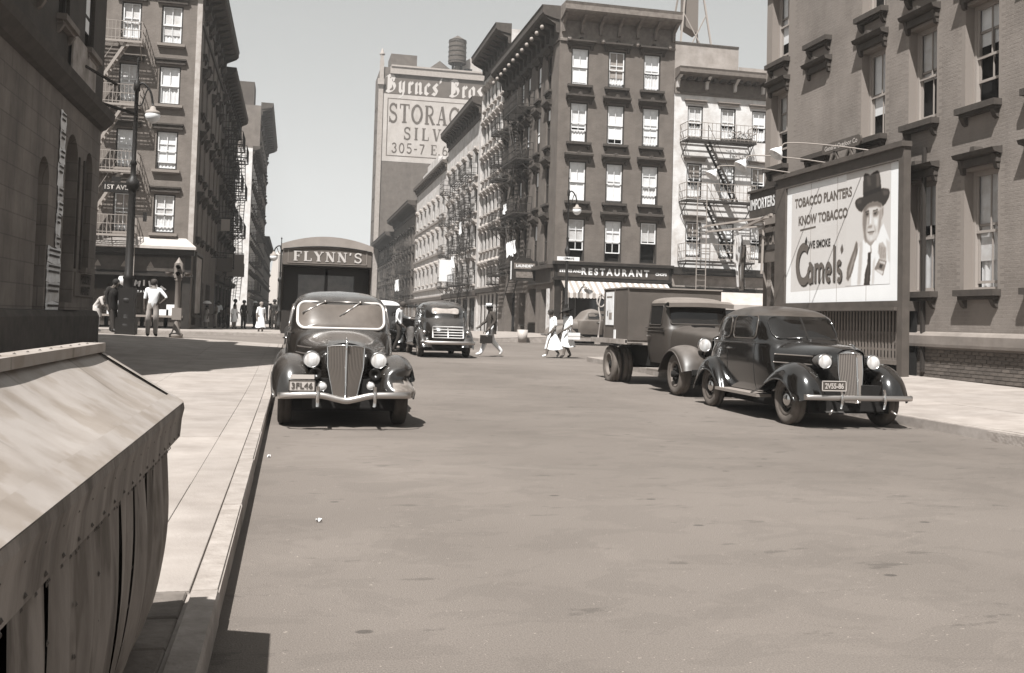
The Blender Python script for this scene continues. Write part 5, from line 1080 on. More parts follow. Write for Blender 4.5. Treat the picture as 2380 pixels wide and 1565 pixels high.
def hood(mb, secs, side=None, K=4, m=0):
    """bonnet lofted from half sections given bottom to crown"""
    S = []
    for y, prof in secs: S.append([y]+[c for p in prof for c in p])
    R = cr(S, K); rows = []
    for r in R:
        half = cr([(r[1+2*i], r[2+2*i]) for i in range((len(r)-1)//2)], 3); row = [(max(0, x), r[0], z) for x, z in half]
        rows.append(row+[(-x, y, z) for x, y, z in row[::-1][1:]])
    return mb.grid(rows, m)
def tubering(mb, pts, r, m=0): return mb.tube(pts, r, 6, m, closed=True)
def headlight(t, x, y, z, r, tilt=0, body=None, ln=.26):
    o = put('headlight', cached(('hl', r, ln, (body or chromed).name), lambda: MB().lathe([(0, ln), (r*.35, ln*.92), (r*.7, ln*.65), (r*.95, ln*.3), (r*1.03, .03), (r*1.06, 0), (r*1.0, -.012)], 22, ax='y').mesh('headlight', body or chromed)), t, (x, y, z))
    put('lens', cached(('ln', r), lambda: MB().lathe([(r, -.008), (r*.8, -.018), (r*.4, -.026), (0, -.028)], 22, ax='y').mesh('lens', lensm)), o)
    put('lens_rim', cached(('lr', r), lambda: MB().lathe([(r*.96, -.004), (r*.99, -.022), (r*1.05, -.018), (r*1.08, .004), (r*1.05, .02)], 24, ax='y').mesh('lens_rim', chrome)), o); return o
def plate(t, txt, x, y, z, w, h, dark, m2=None):
    o = MB().box(-w/2, w/2, -.004, .004, -h/2, h/2).build('licence_plate', plated if dark else platem, t, (x, y, z)); mb = MB(); f = .012
    for a, b, c, d in ((-w/2, w/2, h/2-f, h/2), (-w/2, w/2, -h/2, -h/2+f), (-w/2, -w/2+f, -h/2, h/2), (w/2-f, w/2, -h/2, h/2)): mb.box(a, b, -.009, -.004, c, d)
    mb.build('border', platem if dark else plated, o); text(txt, h*.72, platem if dark else plated, o, (0, -.011, -.004), bold=.003, sx=.98 if len(txt) < 6 else .8, spacing=1.08 if len(txt) < 6 else 1.0); return o
HUMP = [(.30, .62, 3.3, .60, 4, 3, 0), (.45, .6, 3.62, .69, 5, 3, 0), (.75, .62, 3.66, .735, 5, 3, 0), (1.0, .7, 3.48, .735, 5, 3, 0), (1.12, .78, 3.34, .722, 5, 3, 0), (1.2, .86, 3.25, .70, 5, 3, 0), (1.36, .98, 3.16, .685, 5, 3.4, 0), (1.5, 1.10, 3.05, .655, 5, 3.4, 0), (1.58, 1.19, 2.95, .62, 4.6, 3.2, .0), (1.645, 1.31, 2.80, .56, 4, 3, .01), (1.69, 1.48, 2.62, .46, 3.4, 3, .02), (1.72, 1.7, 2.4, .30, 2.8, 2.6, .015), (1.735, 2.0, 2.1, .03, 2, 2, .0)]
def sedan(name, label, cat, loc, rz, paint, P, group=None):
    t = thing(name, label, cat, loc, rz, group); R, rows = cabin(P.get('rings', HUMP)); body = MB().grid(rows, cv=True)
    wb = P.get('wb', 2.85); roofm_ = P.get('roof'); mats = [paint]
    if roofm_:
        for i, f in enumerate(body.f):
            if min(body.v[k][2] for k in f) > 1.56: body.m[i] = 1
        mats.append(roofm_)
    body.box(-.6, .6, -.1, wb+.3, .28, .5); bo = body.build('body', mats, t)
    for o_ in (1,):
        pass
    MB().box(-.62, .62, -.35, wb+.55, .2, .42).box(-.5, .5, -.45, -.3, .24, .6).build('chassis', under, t)
    hd = MB(); hood(hd, P['hood']); ho = hd.build('hood', paint, t)
    # window and windscreen
    x0, z0, z1 = P.get('ws', (.53, 1.20, 1.53)); ol = [(x, (z0+z1)/2+z) for x, z in rrect(2*x0, z1-z0, .10, 6)]
    ol = [(x, z-.012*(1-(x/x0)**2)*(-1 if z > (z0+z1)/2 else .6)) for x, z in ol]
    we = P.get('wse', .008); mb = MB(); pts = frontpatch(mb, R, ol, we); ws = mb.build('windshield', P.get('glass', carglass), t)
    m2 = MB(); tubering(m2, [frontpt(R, x, z, we+.004) for x, z in ol], P.get('wsr', .016)); 
    if P.get('split'): m2.bar(frontpt(R, 0, z0, we+.004), frontpt(R, 0, z1, we+.004), .03, .012)
    m2.build('windshield_frame', P.get('wsm', chrome), ws)
    for s_ in (-1, 1):
        for k, wl in enumerate(P.get('wins', [(1.34, 2.06, 1.215, 1.52), (2.16, 2.86, 1.215, 1.50)])):
            a, b, c, d = wl; o2 = [(a+(b-a)/2+y, c+(d-c)/2+z) for y, z in rrect(b-a, d-c, .11 if k else .08, 5)]
            o2 = [(y+(.07*(z-c)/(d-c) if (k == 0 and y < (a+b)/2) else 0)-(.10*((z-c)/(d-c))**2 if (k == len(P.get('wins', [0, 0]))-1 and y > (a+b)/2) else 0), z) for y, z in o2]
            mb = MB(); pts = sidepatch(mb, R, o2, s_, .005); w_ = mb.build('side_window', carglass, t); MB().tube(pts, .011, 6, closed=True).build('window_frame', P.get('winm', paint), w_)
        for y in P.get('seams', [1.24, 2.12]):
            mb = MB(); mb.tube([(s_*(xsec(R, z)[3]*(1-min(.999, abs((y-(xsec(R, z)[1]+xsec(R, z)[2])/2)/((xsec(R, z)[2]-xsec(R, z)[1])/2)))**5)**.2+.0005), y, z) for z in [.42+.06*i for i in range(13)]], .005, 4); mb.build('door_seam', under, t)
        pts = []
        for i in range(30): y = .95+2.3*i/29; z_, yf, yr, w, nf, nr, sg = xsec(R, 1.13); q = min(.999, abs((y-(yf+yr)/2)/((yr-yf)/2))); pts.append((s_*(w*(1-q**nf)**(1/nf)+.004), y, 1.13))
        MB().tube(pts, .009, 5).build('belt_moulding', P.get('beltm', paint), t)
        hy = P.get('handle', 2.04); MB().tube([(s_*.755, hy-.12, 1.03), (s_*.775, hy-.1, 1.03), (s_*.775, hy, 1.03), (s_*.74, hy+.02, 1.03)], .014, 6).build('door_handle', chrome, t)
        for z in P.get('louvre', [.78, .87, .96]):
            a, b = P.get('louy', (.02, .72)); mb = MB()
            def hx(y, z):
                S = P['hood']; 
                for (y0, p0), (y1, p1) in zip(S[:-1], S[1:]):
                    lo, hi = min(y0, y1), max(y0, y1)
                    if lo <= y <= hi:
                        f = (y-y0)/(y1-y0); return np.interp(z, [p[1] for p in p0], [p[0] for p in p0])*(1-f)+np.interp(z, [p[1] for p in p1], [p[0] for p in p1])*f
                return .5
            mb.tube([(s_*(hx(a+(b-a)*i/12, z)+.012), a+(b-a)*i/12, z) for i in range(13)], P.get('lour', .013), 6); mb.build('hood_louvre', P.get('loum', paint), t)
        # fenders
        f = P['ff']; fender(fm := MB(), f['path'], f['xin'], f['xout'], f['dout'], f['din'], s_).build('front_fender', P.get('fpaint', paint), t)
        g_ = P['rf']; fender(fm := MB(), [(y+wb, z) for y, z in g_['path']], g_['xin'], g_['xout'], g_['dout'], g_['din'], s_).build('rear_fender', P.get('fpaint', paint), t)
        MB().box(min(s_*.66, s_*.9), max(s_*.66, s_*.9), .72, wb-.52, .33, .375).build('running_board', P.get('rbm', M('running board rubber', .16, .8)), t)
        wheel(t, s_*P.get('track', .71), 0, P.get('r', .36), .17, s_, spokes=P.get('spokes', 12), rm=P.get('rm'), tm=P.get('tm'), cap=P.get('cap', True)); wheel(t, s_*P.get('track', .71), wb, P.get('r', .36), .17, s_, spokes=P.get('spokes', 12), rm=P.get('rm'), tm=P.get('tm'))
    for y in (0, wb): MB().tube([(-.68, y, .36), (.68, y, .36)], .045, 8).build('axle', under, t)
    return t, R
H1 = [(.95, [(.60, .45), (.635, .75), (.62, .95), (.56, 1.08), (.38, 1.155), (.18, 1.185), (0, 1.19)]), (.3, [(.50, .45), (.52, .75), (.50, .92), (.43, 1.03), (.29, 1.095), (.13, 1.125), (0, 1.13)]), (-.2, [(.30, .42), (.38, .72), (.38, .88), (.33, .98), (.22, 1.04), (.1, 1.07), (0, 1.075)]), (-.40, [(.15, .37), (.232, .70), (.236, .9), (.222, .985), (.15, 1.015), (.07, 1.035), (0, 1.04)])]
FF1 = dict(path=[(.98, .40), (.72, .50), (.48, .70), (.22, .85), (-.05, .895), (-.30, .84), (-.48, .70), (-.58, .52), (-.61, .40)], xin=[.6, .58, .52, .46, .42, .40, .38, .37, .38], xout=[.87, .87, .875, .88, .885, .885, .88, .87, .85], dout=[.02, .05, .14, .22, .26, .28, .28, .24, .2], din=[.02, .05, .1, .16, .22, .26, .28, .28, .26])
RF1 = dict(path=[(-.62, .36), (-.48, .56), (-.28, .76), (0, .86), (.28, .80), (.52, .62), (.68, .42), (.74, .32)], xin=[.62, .62, .62, .60, .56, .5, .45, .42], xout=[.86, .875, .88, .885, .88, .87, .85, .82], dout=[.03, .08, .16, .22, .24, .22, .16, .12], din=[.02, .04, .06, .08, .08, .08, .06, .05])
def grille(t, top, mid, bot, zt, zm, zb, y0, yb, prow, m, nb, frame=None, lip=.014, name='grille'):
    """prow-shaped grille of upright bars"""
    mb = MB(); rows = []
    def hw(z): return np.interp(z, [zb, zm, zt], [bot, mid, top])
    def pt(s, z, e=0): return (s*hw(z), np.interp(z, [zb, zt], [yb, y0])-prow*(1-abs(s))-e, z-(.02*abs(s)**3 if z > zt-.02 else 0))
    for i in range(17): z = zb+(zt-zb)*i/16; rows.append([pt(-1+2*j/12, z) for j in range(13)])
    mb.grid(rows); g = mb.build(name, M('grille back', .07, .6), t)
    for sgn in (-1, 1):
        b = MB()
        for k in range(1, nb):
            s = sgn*k/nb; b.bar(pt(s, zb, .006), pt(s, zm, .006), .007, .012); b.bar(pt(s, zm, .006), pt(s, zt, .006), .007, .012)
        b.build('grille_bars', m, g)
    fr = MB(); fr.tube([pt(0, zb+(zt-zb)*i/10, .012) for i in range(11)], lip, 6)
    if frame:
        fr.tube([pt(-1, zb+(zm-zb)*i/6, .004) for i in range(7)]+[pt(-1, zm+(zt-zm)*i/6, .004) for i in range(1, 7)]+[pt(-1+2*j/8, zt, .004) for j in range(1, 9)]+[pt(1, zt-(zt-zm)*i/6, .004) for i in range(1, 7)]+[pt(1, zm-(zm-zb)*i/6, .004) for i in range(1, 7)], frame, 6)
    fr.build('grille_trim', chrome, g); return g
def bumper(t, pts, h, m, d=.02, K=5):
    P = cr(pts, K); rows = []
    for x, y, z in P: rows.append([(x, y+.018, z-h/2), (x, y-.004, z-h*.38), (x, y-d*.6, z-h*.15), (x, y-d*.6, z+h*.15), (x, y-.004, z+h*.38), (x, y+.018, z+h/2)])
    mb = MB().grid(rows); mb.grid([[(x, y+.018, z-h/2), (x, y+.018, z+h/2)] for x, y, z in P][::-1]); return mb.build('bumper', m, t)
# the dented dark sedan at the left kerb
T1, R1 = sedan('parked_sedan', 'dark sedan with dented fender and V shaped grille parked at the left kerb', 'car', (.66, 12.55, 0), 0, greyp, dict(hood=H1, ff=FF1, rf=RF1, glass=dustglass, wsm=M('pale windscreen rubber', .62, .6), wsr=.02, ws=(.59, 1.20, 1.55), wse=.022, winm=chromed, loum=chromed, lour=.008, tm=tyrem, louvre=[.80, .88, .96]))
grille(T1, .225, .215, .14, 1.01, .74, .37, -.42, -.50, .09, M('grille bar paint', .2, .4, metal=.5), 12, frame=.011)
for s_ in (-1, 1):
    headlight(T1, s_*.41, -.36, .83, .098, ln=.3); MB().tube([(s_*.41, -.2, .76), (s_*.43, -.15, .6)], .03, 8).build('lamp_bracket', greyp, T1)
    hn = MB().lathe([(.012, .25), (.02, .12), (.04, .04), (.075, 0), (.07, -.005), (.03, .03), (0, .05)], 16, (s_*.36, -.47, .66), 'y').build('horn', M('black enamel', .015, .3), T1)
    MB().tube([(s_*.62, -.86, .30), (s_*.62, -.87, .36), (s_*.62, -.872, .44), (s_*.62, -.86, .52)] if False else [(s_*.335, -.845, .30), (s_*.335, -.865, .36), (s_*.335, -.865, .46), (s_*.335, -.85, .53)], .022, 8).build('bumper_guard', chrome, T1)
    MB().bar((s_*.3, -.82, .4), (s_*.3, -.3, .42), .03, .06).build('bumper_iron', under, T1)
headlight(T1, -.28, -.62, .52, .055, ln=.1); headlight(T1, .30, -.60, .53, .05, ln=.1, body=greyp)
bumper(T1, [(-.80, -.62, .405), (-.76, -.74, .41), (-.55, -.83, .425), (-.3, -.845, .425), (-.12, -.85, .385), (0, -.85, .365), (.12, -.85, .385), (.3, -.845, .425), (.55, -.83, .43), (.74, -.75, .425), (.80, -.62, .42)], .078, chromed)
plate(T1, '3FL46', -.52, -.80, .535, .31, .135, False); MB().box(-.66, -.38, -.80, -.79, .615, .665).build('blank_plate', platem, T1)
MB().tube([(0, -.54, .98), (0, -.56, 1.03), (0, -.54, 1.075), (0, -.46, 1.10)], [.012, .018, .014, .004], 8).build('hood_ornament', chrome, T1)
for x in (-.22, .26):
    mb = MB(); a = frontpt(R1, x, 1.565, .03); b = frontpt(R1, x-.26, 1.43, .03) if x < 0 else frontpt(R1, x-.24, 1.39, .03); mb.tube([a, b], .009, 5); c = frontpt(R1, x-.12, 1.50, .025) if x < 0 else frontpt(R1, x-.11, 1.485, .025); mb.tube([c, (b[0]-.05, b[1]-.01, b[2]-.03)], .014, 5); mb.build('wiper', chromed, T1)
MB().tube([frontpt(R1, -.22, 1.565, .025), frontpt(R1, .26, 1.565, .025)], .008, 5).build('wiper_rod', chromed, T1)
for x in (-.22, .26): MB().lathe([(0, .0), (.022, .0), (.02, -.05), (0, -.06)], 10, frontpt(R1, x, 1.565, .0), 'y').build('wiper_motor', chromed, T1)
st = MB(); frontpatch(st, R1, [(-.50, 1.24), (-.40, 1.235), (-.40, 1.315), (-.47, 1.325), (-.51, 1.29)], .012); st.build('sticker', platem, T1)
# the street-side front fender is stove in: a crease above a scraped, pushed-back lower edge
fd = [c for c in T1.children if c.name.startswith('front_fender')][1]; fd['label'] = 'dented front fender with scraped lower half'
fd.data.materials.append(M('scraped fender metal', .16, .25, g2=.4, scale=6, coat=.4))
for v in fd.data.vertices:
    if v.co.x > .5 and v.co.y < -.2:
        q = min(1, (v.co.x-.5)/.25); zc = .60+.10*(v.co.x-.7); d = v.co.z-zc
        v.co.y += q*(.13*exp(-(d/.07)**2)-.05*exp(-((d+.14)/.06)**2)+.02*sin(23*v.co.x+9*v.co.z)); v.co.z += q*.04*exp(-((d-.05)/.05)**2); v.co.x -= .05*q*exp(-((v.co.z-.58)/.08)**2)
for p in fd.data.polygons:
    c = p.center
    if c.x > .58 and c.y < -.3 and .42 < c.z < .575+.12*(c.x-.7): p.material_index = 1
# the black coach at the right kerb
H2 = [(.95, [(.60, .45), (.635, .75), (.62, .95), (.55, 1.08), (.38, 1.165), (.18, 1.195), (0, 1.20)]), (.3, [(.47, .45), (.49, .75), (.48, .95), (.42, 1.06), (.28, 1.13), (.12, 1.165), (0, 1.17)]), (-.2, [(.30, .42), (.35, .75), (.36, .95), (.31, 1.06), (.2, 1.12), (.1, 1.14), (0, 1.145)]), (-.40, [(.15, .37), (.20, .75), (.205, .95), (.195, 1.04), (.14, 1.085), (.07, 1.10), (0, 1.105)])]
T2, R2 = sedan('parked_coach', 'glossy black two door car with tall narrow grille at the right kerb', 'car', (7.70, 12.66, .0), radians(-2.4), blackp, dict(hood=H2, ff=FF1, rf=RF1, wsm=blackp, wsr=.014, split=True, ws=(.54, 1.22, 1.54), wins=[(1.24, 2.06, 1.20, 1.555), (2.17, 2.92, 1.20, 1.54)], winm=M('window reveal', .10, .4), loum=M('bright strip', .4, .35, metal=.6), lour=.011, louvre=[.86, .98], louy=(-.05, .78), seams=[1.22, 2.22], handle=2.15, roof=M('dusty sunlit roof paint', .07, .4, coat=.3, g2=.11, scale=3), tm=tyred, rm=M('sedan wheel', .10, .4), rbm=M('grey running board', .3, .7)))  # dusty roof colour, lightened further for the sun's reflection on it
grille(T2, .185, .185, .14, 1.05, .8, .36, -.36, -.42, .17, M('grille bar plate', .42, .4, metal=.6), 11, frame=.012, lip=.014)
MB().grid([[(s*.19, -.375-.16*(1-abs(s))*(1-.1*k)+.035*k, 1.045+.055*sin(k*pi/6)) for s in (-1, -.5, 0, .5, 1)] for k in range(4)]).build('grille_shell', chrome, T2)
for s_ in (-1, 1):
    headlight(T2, s_*.37, -.34, .925, .10, ln=.32); MB().tube([(s_*.36, -.2, .9), (s_*.2, -.25, .88)], .022, 8).build('lamp_bracket', blackp, T2)
    MB().tube([(s_*.32, -.72, .30), (s_*.32, -.745, .38), (s_*.32, -.745, .47), (s_*.32, -.72, .56)], .018, 8).build('bumper_guard', chrome, T2)
    MB().bar((s_*.3, -.70, .4), (s_*.3, -.3, .42), .03, .06).build('bumper_iron', under, T2); MB().tube([(s_*.44, -.70, .27), (s_*.5, -.74, .22)], .015, 6).build('tow_hook', chromed, T2)
bumper(T2, [(-.80, -.60, .44), (-.76, -.67, .44), (-.4, -.715, .44), (0, -.73, .44), (.4, -.715, .44), (.76, -.67, .44), (.80, -.60, .44)], .075, chromed, d=.012)
plate(T2, '2V55-86', -.44, -.74, .605, .36, .14, True); MB().tube([frontpt(R2, -.35, 1.225, .03), frontpt(R2, -.1, 1.235, .03)], .009, 5).build('wiper', chrome, T2)
MB().tube([(0, -.50, 1.10), (0, -.47, 1.15), (0, -.36, 1.17)], [.01, .016, .004], 8).build('hood_ornament', chrome, T2)
MB().bar((0, .78, 1.205), (0, .84, 1.215), .02, .02).build('hood_hinge', chrome, T2); MB().grid([[(-.42+.28*i/4, -.30-.1*j, .30-.04*j) for j in range(3)] for i in range(5)]).build('splash_pan', chromed, T2)
# interior glimpsed through the black car's glass: rear window light
# rear-view car
H3 = H2
T3, R3 = sedan('rear_sedan', 'dark sedan seen from behind with a chrome luggage rack, moving up the street', 'car', (4.55, 32.4, gz(4.5, 31)), pi, greyp, dict(hood=H3, ff=FF1, rf=RF1, tm=tyrem, roof=None))
mb = MB(); ol = [(x, 1.41+z) for x, z in rrect(.86, .21, .09, 5)]; frontpatch(mb, R3, ol, .008, rear=True); rw = mb.build('rear_window', M('bright rear glass', .32, .1, g2=.5, scale=6), T3); MB().tube([frontpt(R3, x, z, .012, True) for x, z in ol], .018, 6, closed=True).build('window_frame', M('black enamel', .015, .3), rw)
rk = MB(); yR = 3.78
for z in (.60, .68, .76, .84, .93): rk.tube([(-.46, yR-(z-.6)*.25, z), (.46, yR-(z-.6)*.25, z)], .016, 6)
for x in (-.46, 0, .46): rk.tube([(x, yR, .60), (x, yR-.085, .93)], .02, 6)
rk.build('luggage_rack', M('bright rack', .7, .35), T3)
for s_ in (-1, 1): MB().tube([(s_*.44, yR, .62), (s_*.44, yR-.5, .62)], .02, 6).build('rack_arm', chromed, T3); MB().lathe([(.05, 0), (.06, .03), (.05, .06), (0, .07)], 12, (s_*.66, 3.35, .75), 'y').build('tail_lamp', chromed, T3)
b_ = bumper(T3, [(-.82, -.5, .46), (-.6, -.64, .46), (0, -.7, .46), (.6, -.64, .46), (.82, -.5, .46)], .10, chromed); b_.location = (0, 3.3, 0); b_.rotation_euler[2] = pi
# car with the open door
T4, R4 = sedan('open_door_car', 'white roofed car with its door swung open ahead of the dark sedan', 'car', (3.0, 36.0, gz(2.6, 34)), pi, blackp, dict(hood=H3, ff=FF1, rf=RF1, roof=M('white roof paint', .75, .5), tm=tyrem))
dr = put('open_door', None, T4, (-.74, 1.26, 0), rz=radians(66))
MB().box(-.04, .0, -.0, .85, .42, 1.12).build('door_panel', blackp, dr); m_ = ring(MB(), .85, 1.12, 1.6, .06, -.02, .02).mesh('door_frame', blackp); q = put('door_frame', m_, dr, (-.02, .425, 0), pi/2); MB().box(-.03, -.02, .06, .8, 1.15, 1.56).build('door_glass', glassmat('door glass', .3, .35), dr)
# Flynn's van
vanp = M('van brown paint', .10, .5, var=.15); vanr = M('van roof canvas', .36, .85, var=.08); 
g = gz(1, 25.5); V = thing('delivery_van', "tall van lettered FLYNN'S over its windscreen, standing behind the dark sedan", 'van', (.83, 25.3, g))
def crown(y, w, z0, rise, n=16): return [(-w+2*w*i/n, y, z0+rise*(1-((-w+2*w*i/n)/w)**2)) for i in range(n+1)]
mb = MB(); mb.grid([crown(y, 1.16, 3.0, .22) for y in (-.02, .5, 5.5)]); mb.grid([[(x, -.02, z) for x, y, z in crown(0, 1.16, 3.0, .22)], [(x, -.02, 2.84+(z-3.0)*.55) for x, y, z in crown(0, 1.16, 3.0, .22)]]); 
for s_ in (-1, 1): mb.grid([[(s_*1.16, y, z) for z in (2.84, 3.0)] for y in (-.02, 5.5)])
mb.build('roof', vanr, V)
mb = MB()
for s_ in (-1, 1): mb.box(min(s_*1.10, s_*1.14), max(s_*1.10, s_*1.14), .75, 5.4, .75, 2.9); mb.slab([(s_*1.14, 0.0, 2.5), (s_*1.14, .8, .9), (s_*1.14, .8, 2.9), (s_*1.14, 0.0, 2.9)], (-s_*.04, 0, 0))
mb.box(-1.12, 1.12, 5.38, 5.42, .75, 2.95); mb.box(-1.1, 1.1, .7, 5.4, .7, .78); mb.build('body', vanp, V)
hdm = MB(); pr = crown(-.03, 1.12, 2.84, .10); hdm.slab([(x, -.03, z) for x, y, z in pr]+[(1.12, -.03, 2.47), (-1.12, -.03, 2.47)], (0, .06, 0)); hb = hdm.build('sign_header', M('van header paint', .17, .6, var=.1), V)
ln = MB(); ln.box(-1.0, 1.0, -.045, -.03, 2.52, 2.535); ln.box(-1.0, -.985, -.045, -.03, 2.52, 2.85); ln.box(.985, 1.0, -.045, -.03, 2.52, 2.85); ln.build('lining', M('van lining', .34, .6), hb)
MB().tube([(x, -.06, z+.02) for x, y, z in pr], .018, 6).build('header_moulding', shopd, hb)
stroke_text("FLYNN'S", .25, M('van lettering', .58, .6), hb, (0, -.045, 2.70), sx=1.16, gap=.14, bold=1.05)
mb = MB().box(-1.12, 1.12, .6, .68, .7, 1.45); 
for x0, x1 in ((-1.12, -.72), (-.04, .04), (.72, 1.12)): mb.box(x0, x1, .6, .68, 1.45, 2.47)
mb.box(-.72, .72, .6, .68, 2.25, 2.47); mb.box(-1.1, 1.1, 0, .7, 2.44, 2.47); mb.build('cab_front', M('van cab paint', .05, .5), V)
for x in (-.38, .38): MB().box(x-.34, x+.34, .63, .64, 1.45, 2.25).build('windshield', M('van windscreen', .09, .08, g2=.2, scale=2.5, spec=.7), V)  # mottled pane colour lightened to paint in reflections
hd = MB(); hood(hd, [(.62, [(.62, .7), (.66, 1.0), (.6, 1.2), (.3, 1.3), (0, 1.32)]), (-.5, [(.36, .6), (.4, .9), (.36, 1.1), (.2, 1.18), (0, 1.2)])]); hd.build('hood', vanp, V)
MB().box(-.36, .36, -.55, -.5, .5, 1.15).build('radiator', chromed, V)
for s_ in (-1, 1): wheel(V, s_*.85, -.1, .42, .18, s_, spokes=0); wheel(V, s_*.85, 3.6, .42, .22, s_, spokes=0); headlight(V, s_*.6, -.5, .95, .11)
for s_ in (-1, 1): fender(MB(), [(.8, .55), (.4, .85), (0, .95), (-.4, .8), (-.6, .5)], [.5]*5, [1.0]*5, [.1]*5, [.1]*5, s_).build('fender', shopd, V)
MB().box(-.7, .7, -.3, 5, .4, .72).build('chassis', under, V)
# grey truck with a box body
gp = M('truck grey paint', .065, .45, var=.12, scale=2, dust=.25, spec=.4); gpr = M('truck pale roof', .24, .7, var=.1); bxm = M('truck box boards', .15, .8, var=.14, scale=2.2, grime=.2)
wbT = 3.33; TR = thing('flatbed_truck', 'grey truck with a tall plywood box and paper bill parked behind the black car', 'truck', (8.05, 17.5, gz(8, 18.5)))
CABT = [(.55, .75, 1.95, .66, 7, 8, 0), (.8, .73, 1.98, .72, 7, 8, 0), (1.12, .74, 1.98, .74, 7, 8, 0), (1.25, .76, 1.98, .73, 7, 8, 0), (1.33, .8, 1.97, .715, 7, 8, 0), (1.72, .92, 1.95, .67, 7, 8, 0), (1.80, .95, 1.94, .65, 6, 8, 0), (1.86, 1.0, 1.9, .60, 5, 6, 0), (1.90, 1.12, 1.8, .48, 4, 4, .01), (1.92, 1.3, 1.65, .25, 3, 3, .01), (1.925, 1.45, 1.5, .03, 2, 2, 0)]
RT, rows = cabin(CABT); mb = MB().grid(rows, cv=True); mats = [gp, gpr]
for i, f in enumerate(mb.f):
    if min(mb.v[k][2] for k in f) > 1.77: mb.m[i] = 1
mb.build('cab', mats, TR)
mb = MB(); mb.grid([[(x, .70+.03*abs(x)+.30*k/3, 1.80+.06*sin(k*pi/6)-.02*(x/.7)**2) for x in [-.7+.1*i for i in range(15)]] for k in range(4)]); mb.grid([[(x, .70+.03*abs(x), 1.80-.02*(x/.7)**2), (x, .71+.03*abs(x), 1.715-.02*(x/.7)**2), (x, .95, 1.72)][:3] for x in [-.7+.1*i for i in range(15)]], smooth=False); mb.build('sun_visor', gpr, TR)
mb = MB(); ol = [(x, 1.535+z) for x, z in rrect(1.22, .36, .05, 4)]; frontpatch(mb, RT, ol, .008); w_ = mb.build('windshield', M('dark windscreen', .02, .08, spec=.6), TR); MB().tube([frontpt(RT, x, z, .012) for x, z in ol], .014, 6, closed=True).build('windshield_frame', gp, w_)
for s_ in (-1, 1):
    o2 = [(1.40+y, 1.53+z) for y, z in rrect(.66, .40, .05, 4)]; mb = MB(); pts = sidepatch(mb, RT, o2, s_, .006); w_ = mb.build('side_window', M('open cab window', .01, .6), TR); MB().tube(pts, .013, 6, closed=True).build('window_frame', gp, w_)
    for z in (1.20, 1.27): mb = MB(); mb.tube([(s_*.745, .85, z), (s_*.745, 1.9, z)], .011, 5); mb.build('belt_moulding', gp, TR)
    MB().tube([(s_*.76, 1.55, 1.1), (s_*.775, 1.6, 1.1), (s_*.775, 1.72, 1.1)], .014, 6).build('door_handle', chromed, TR)
    fender(MB(), [(.72, .42), (.58, .62), (.40, .82), (.15, .94), (-.1, .95), (-.35, .84), (-.52, .66), (-.6, .5)], [.5, .48, .42, .38, .35, .34, .34, .34], [.92]*8, [.03, .05, .08, .11, .13, .14, .13, .1], [.02, .04, .08, .12, .16, .18, .18, .16], s_).build('front_fender', M('truck fender paint', .07, .4, dust=.6), TR)
    MB().box(min(s_*.62, s_*.92), max(s_*.62, s_*.92), .70, 1.35, .40, .44).build('running_board', gpr, TR)
    headlight(TR, s_*.46, -.48, .98, .125, ln=.2); MB().tube([(s_*.46, -.40, .88), (s_*.4, -.3, .6)], .02, 6).build('lamp_bracket', under, TR)
    wheel(TR, s_*.76, 0, .40, .20, s_, rim=.6, cap=False, spokes=0, holes=6, tm=tyred, rm=M('truck wheel paint', .22, .7))
    for k in (0, 1): wheel(TR, s_*(.98-.25*k), wbT, .42, .21, s_, rim=.6, cap=False, spokes=0, holes=0, tm=tyred, rm=M('truck wheel paint', .22))
hd = MB(); hood(hd, [(.80, [(.60, .55), (.64, .9), (.62, 1.15), (.56, 1.25), (.38, 1.31), (.18, 1.335), (0, 1.34)]), (.2, [(.42, .55), (.45, .9), (.44, 1.08), (.40, 1.18), (.28, 1.235), (.12, 1.26), (0, 1.265)]), (-.42, [(.26, .5), (.28, .85), (.28, 1.0), (.26, 1.1), (.18, 1.15), (.08, 1.175), (0, 1.18)])]); hd.build('hood', [gp], TR)
MB().box(-.22, .22, .55, .72, 1.30, 1.34).build('cowl_vent', under, TR)
for s_ in (-1, 1): MB().bar((s_*.47, .5, 1.0), (s_*.33, -.3, .98), .014, .03).build('hood_strip', chromed, TR)
grille(TR, .24, .24, .18, 1.12, .8, .45, -.44, -.5, .05, M('grille bar paint', .2), 9, frame=.012)
MB().box(-.8, .8, -.75, -.7, .42, .52).build('bumper', under, TR)
mb = MB().box(-.5, .5, -.4, 4.2, .5, .72); mb.box(-.55, .55, 1.3, 4.0, .45, .85); mb.build('chassis', under, TR)
MB().tube([(-.9, wbT, .42), (.9, wbT, .42)], .06, 8).build('axle', under, TR)
mb = MB().box(-1.12, 1.12, 2.12, 4.45, .93, .99); mb.box(-1.14, -1.08, 2.12, 4.5, .90, 1.005); mb.box(1.08, 1.14, 2.12, 4.5, .90, 1.005); mb.build('flatbed', M('bed boards', .36, .85, var=.2, scale=4), TR)
for s_ in (-1,): pass
bx = MB().box(-1.06, 1.06, 2.1, 3.75, .99, 2.10).build('box_body', bxm, TR); MB().box(-1.075, 1.075, 2.06, 3.77, 2.10, 2.13).build('box_top', M('box top felt', .3, .9), bx)
for y in (2.12, 3.0, 3.73): MB().box(-1.075, -1.06, y-.02, y+.02, .99, 2.10).build('batten', bxm, bx)
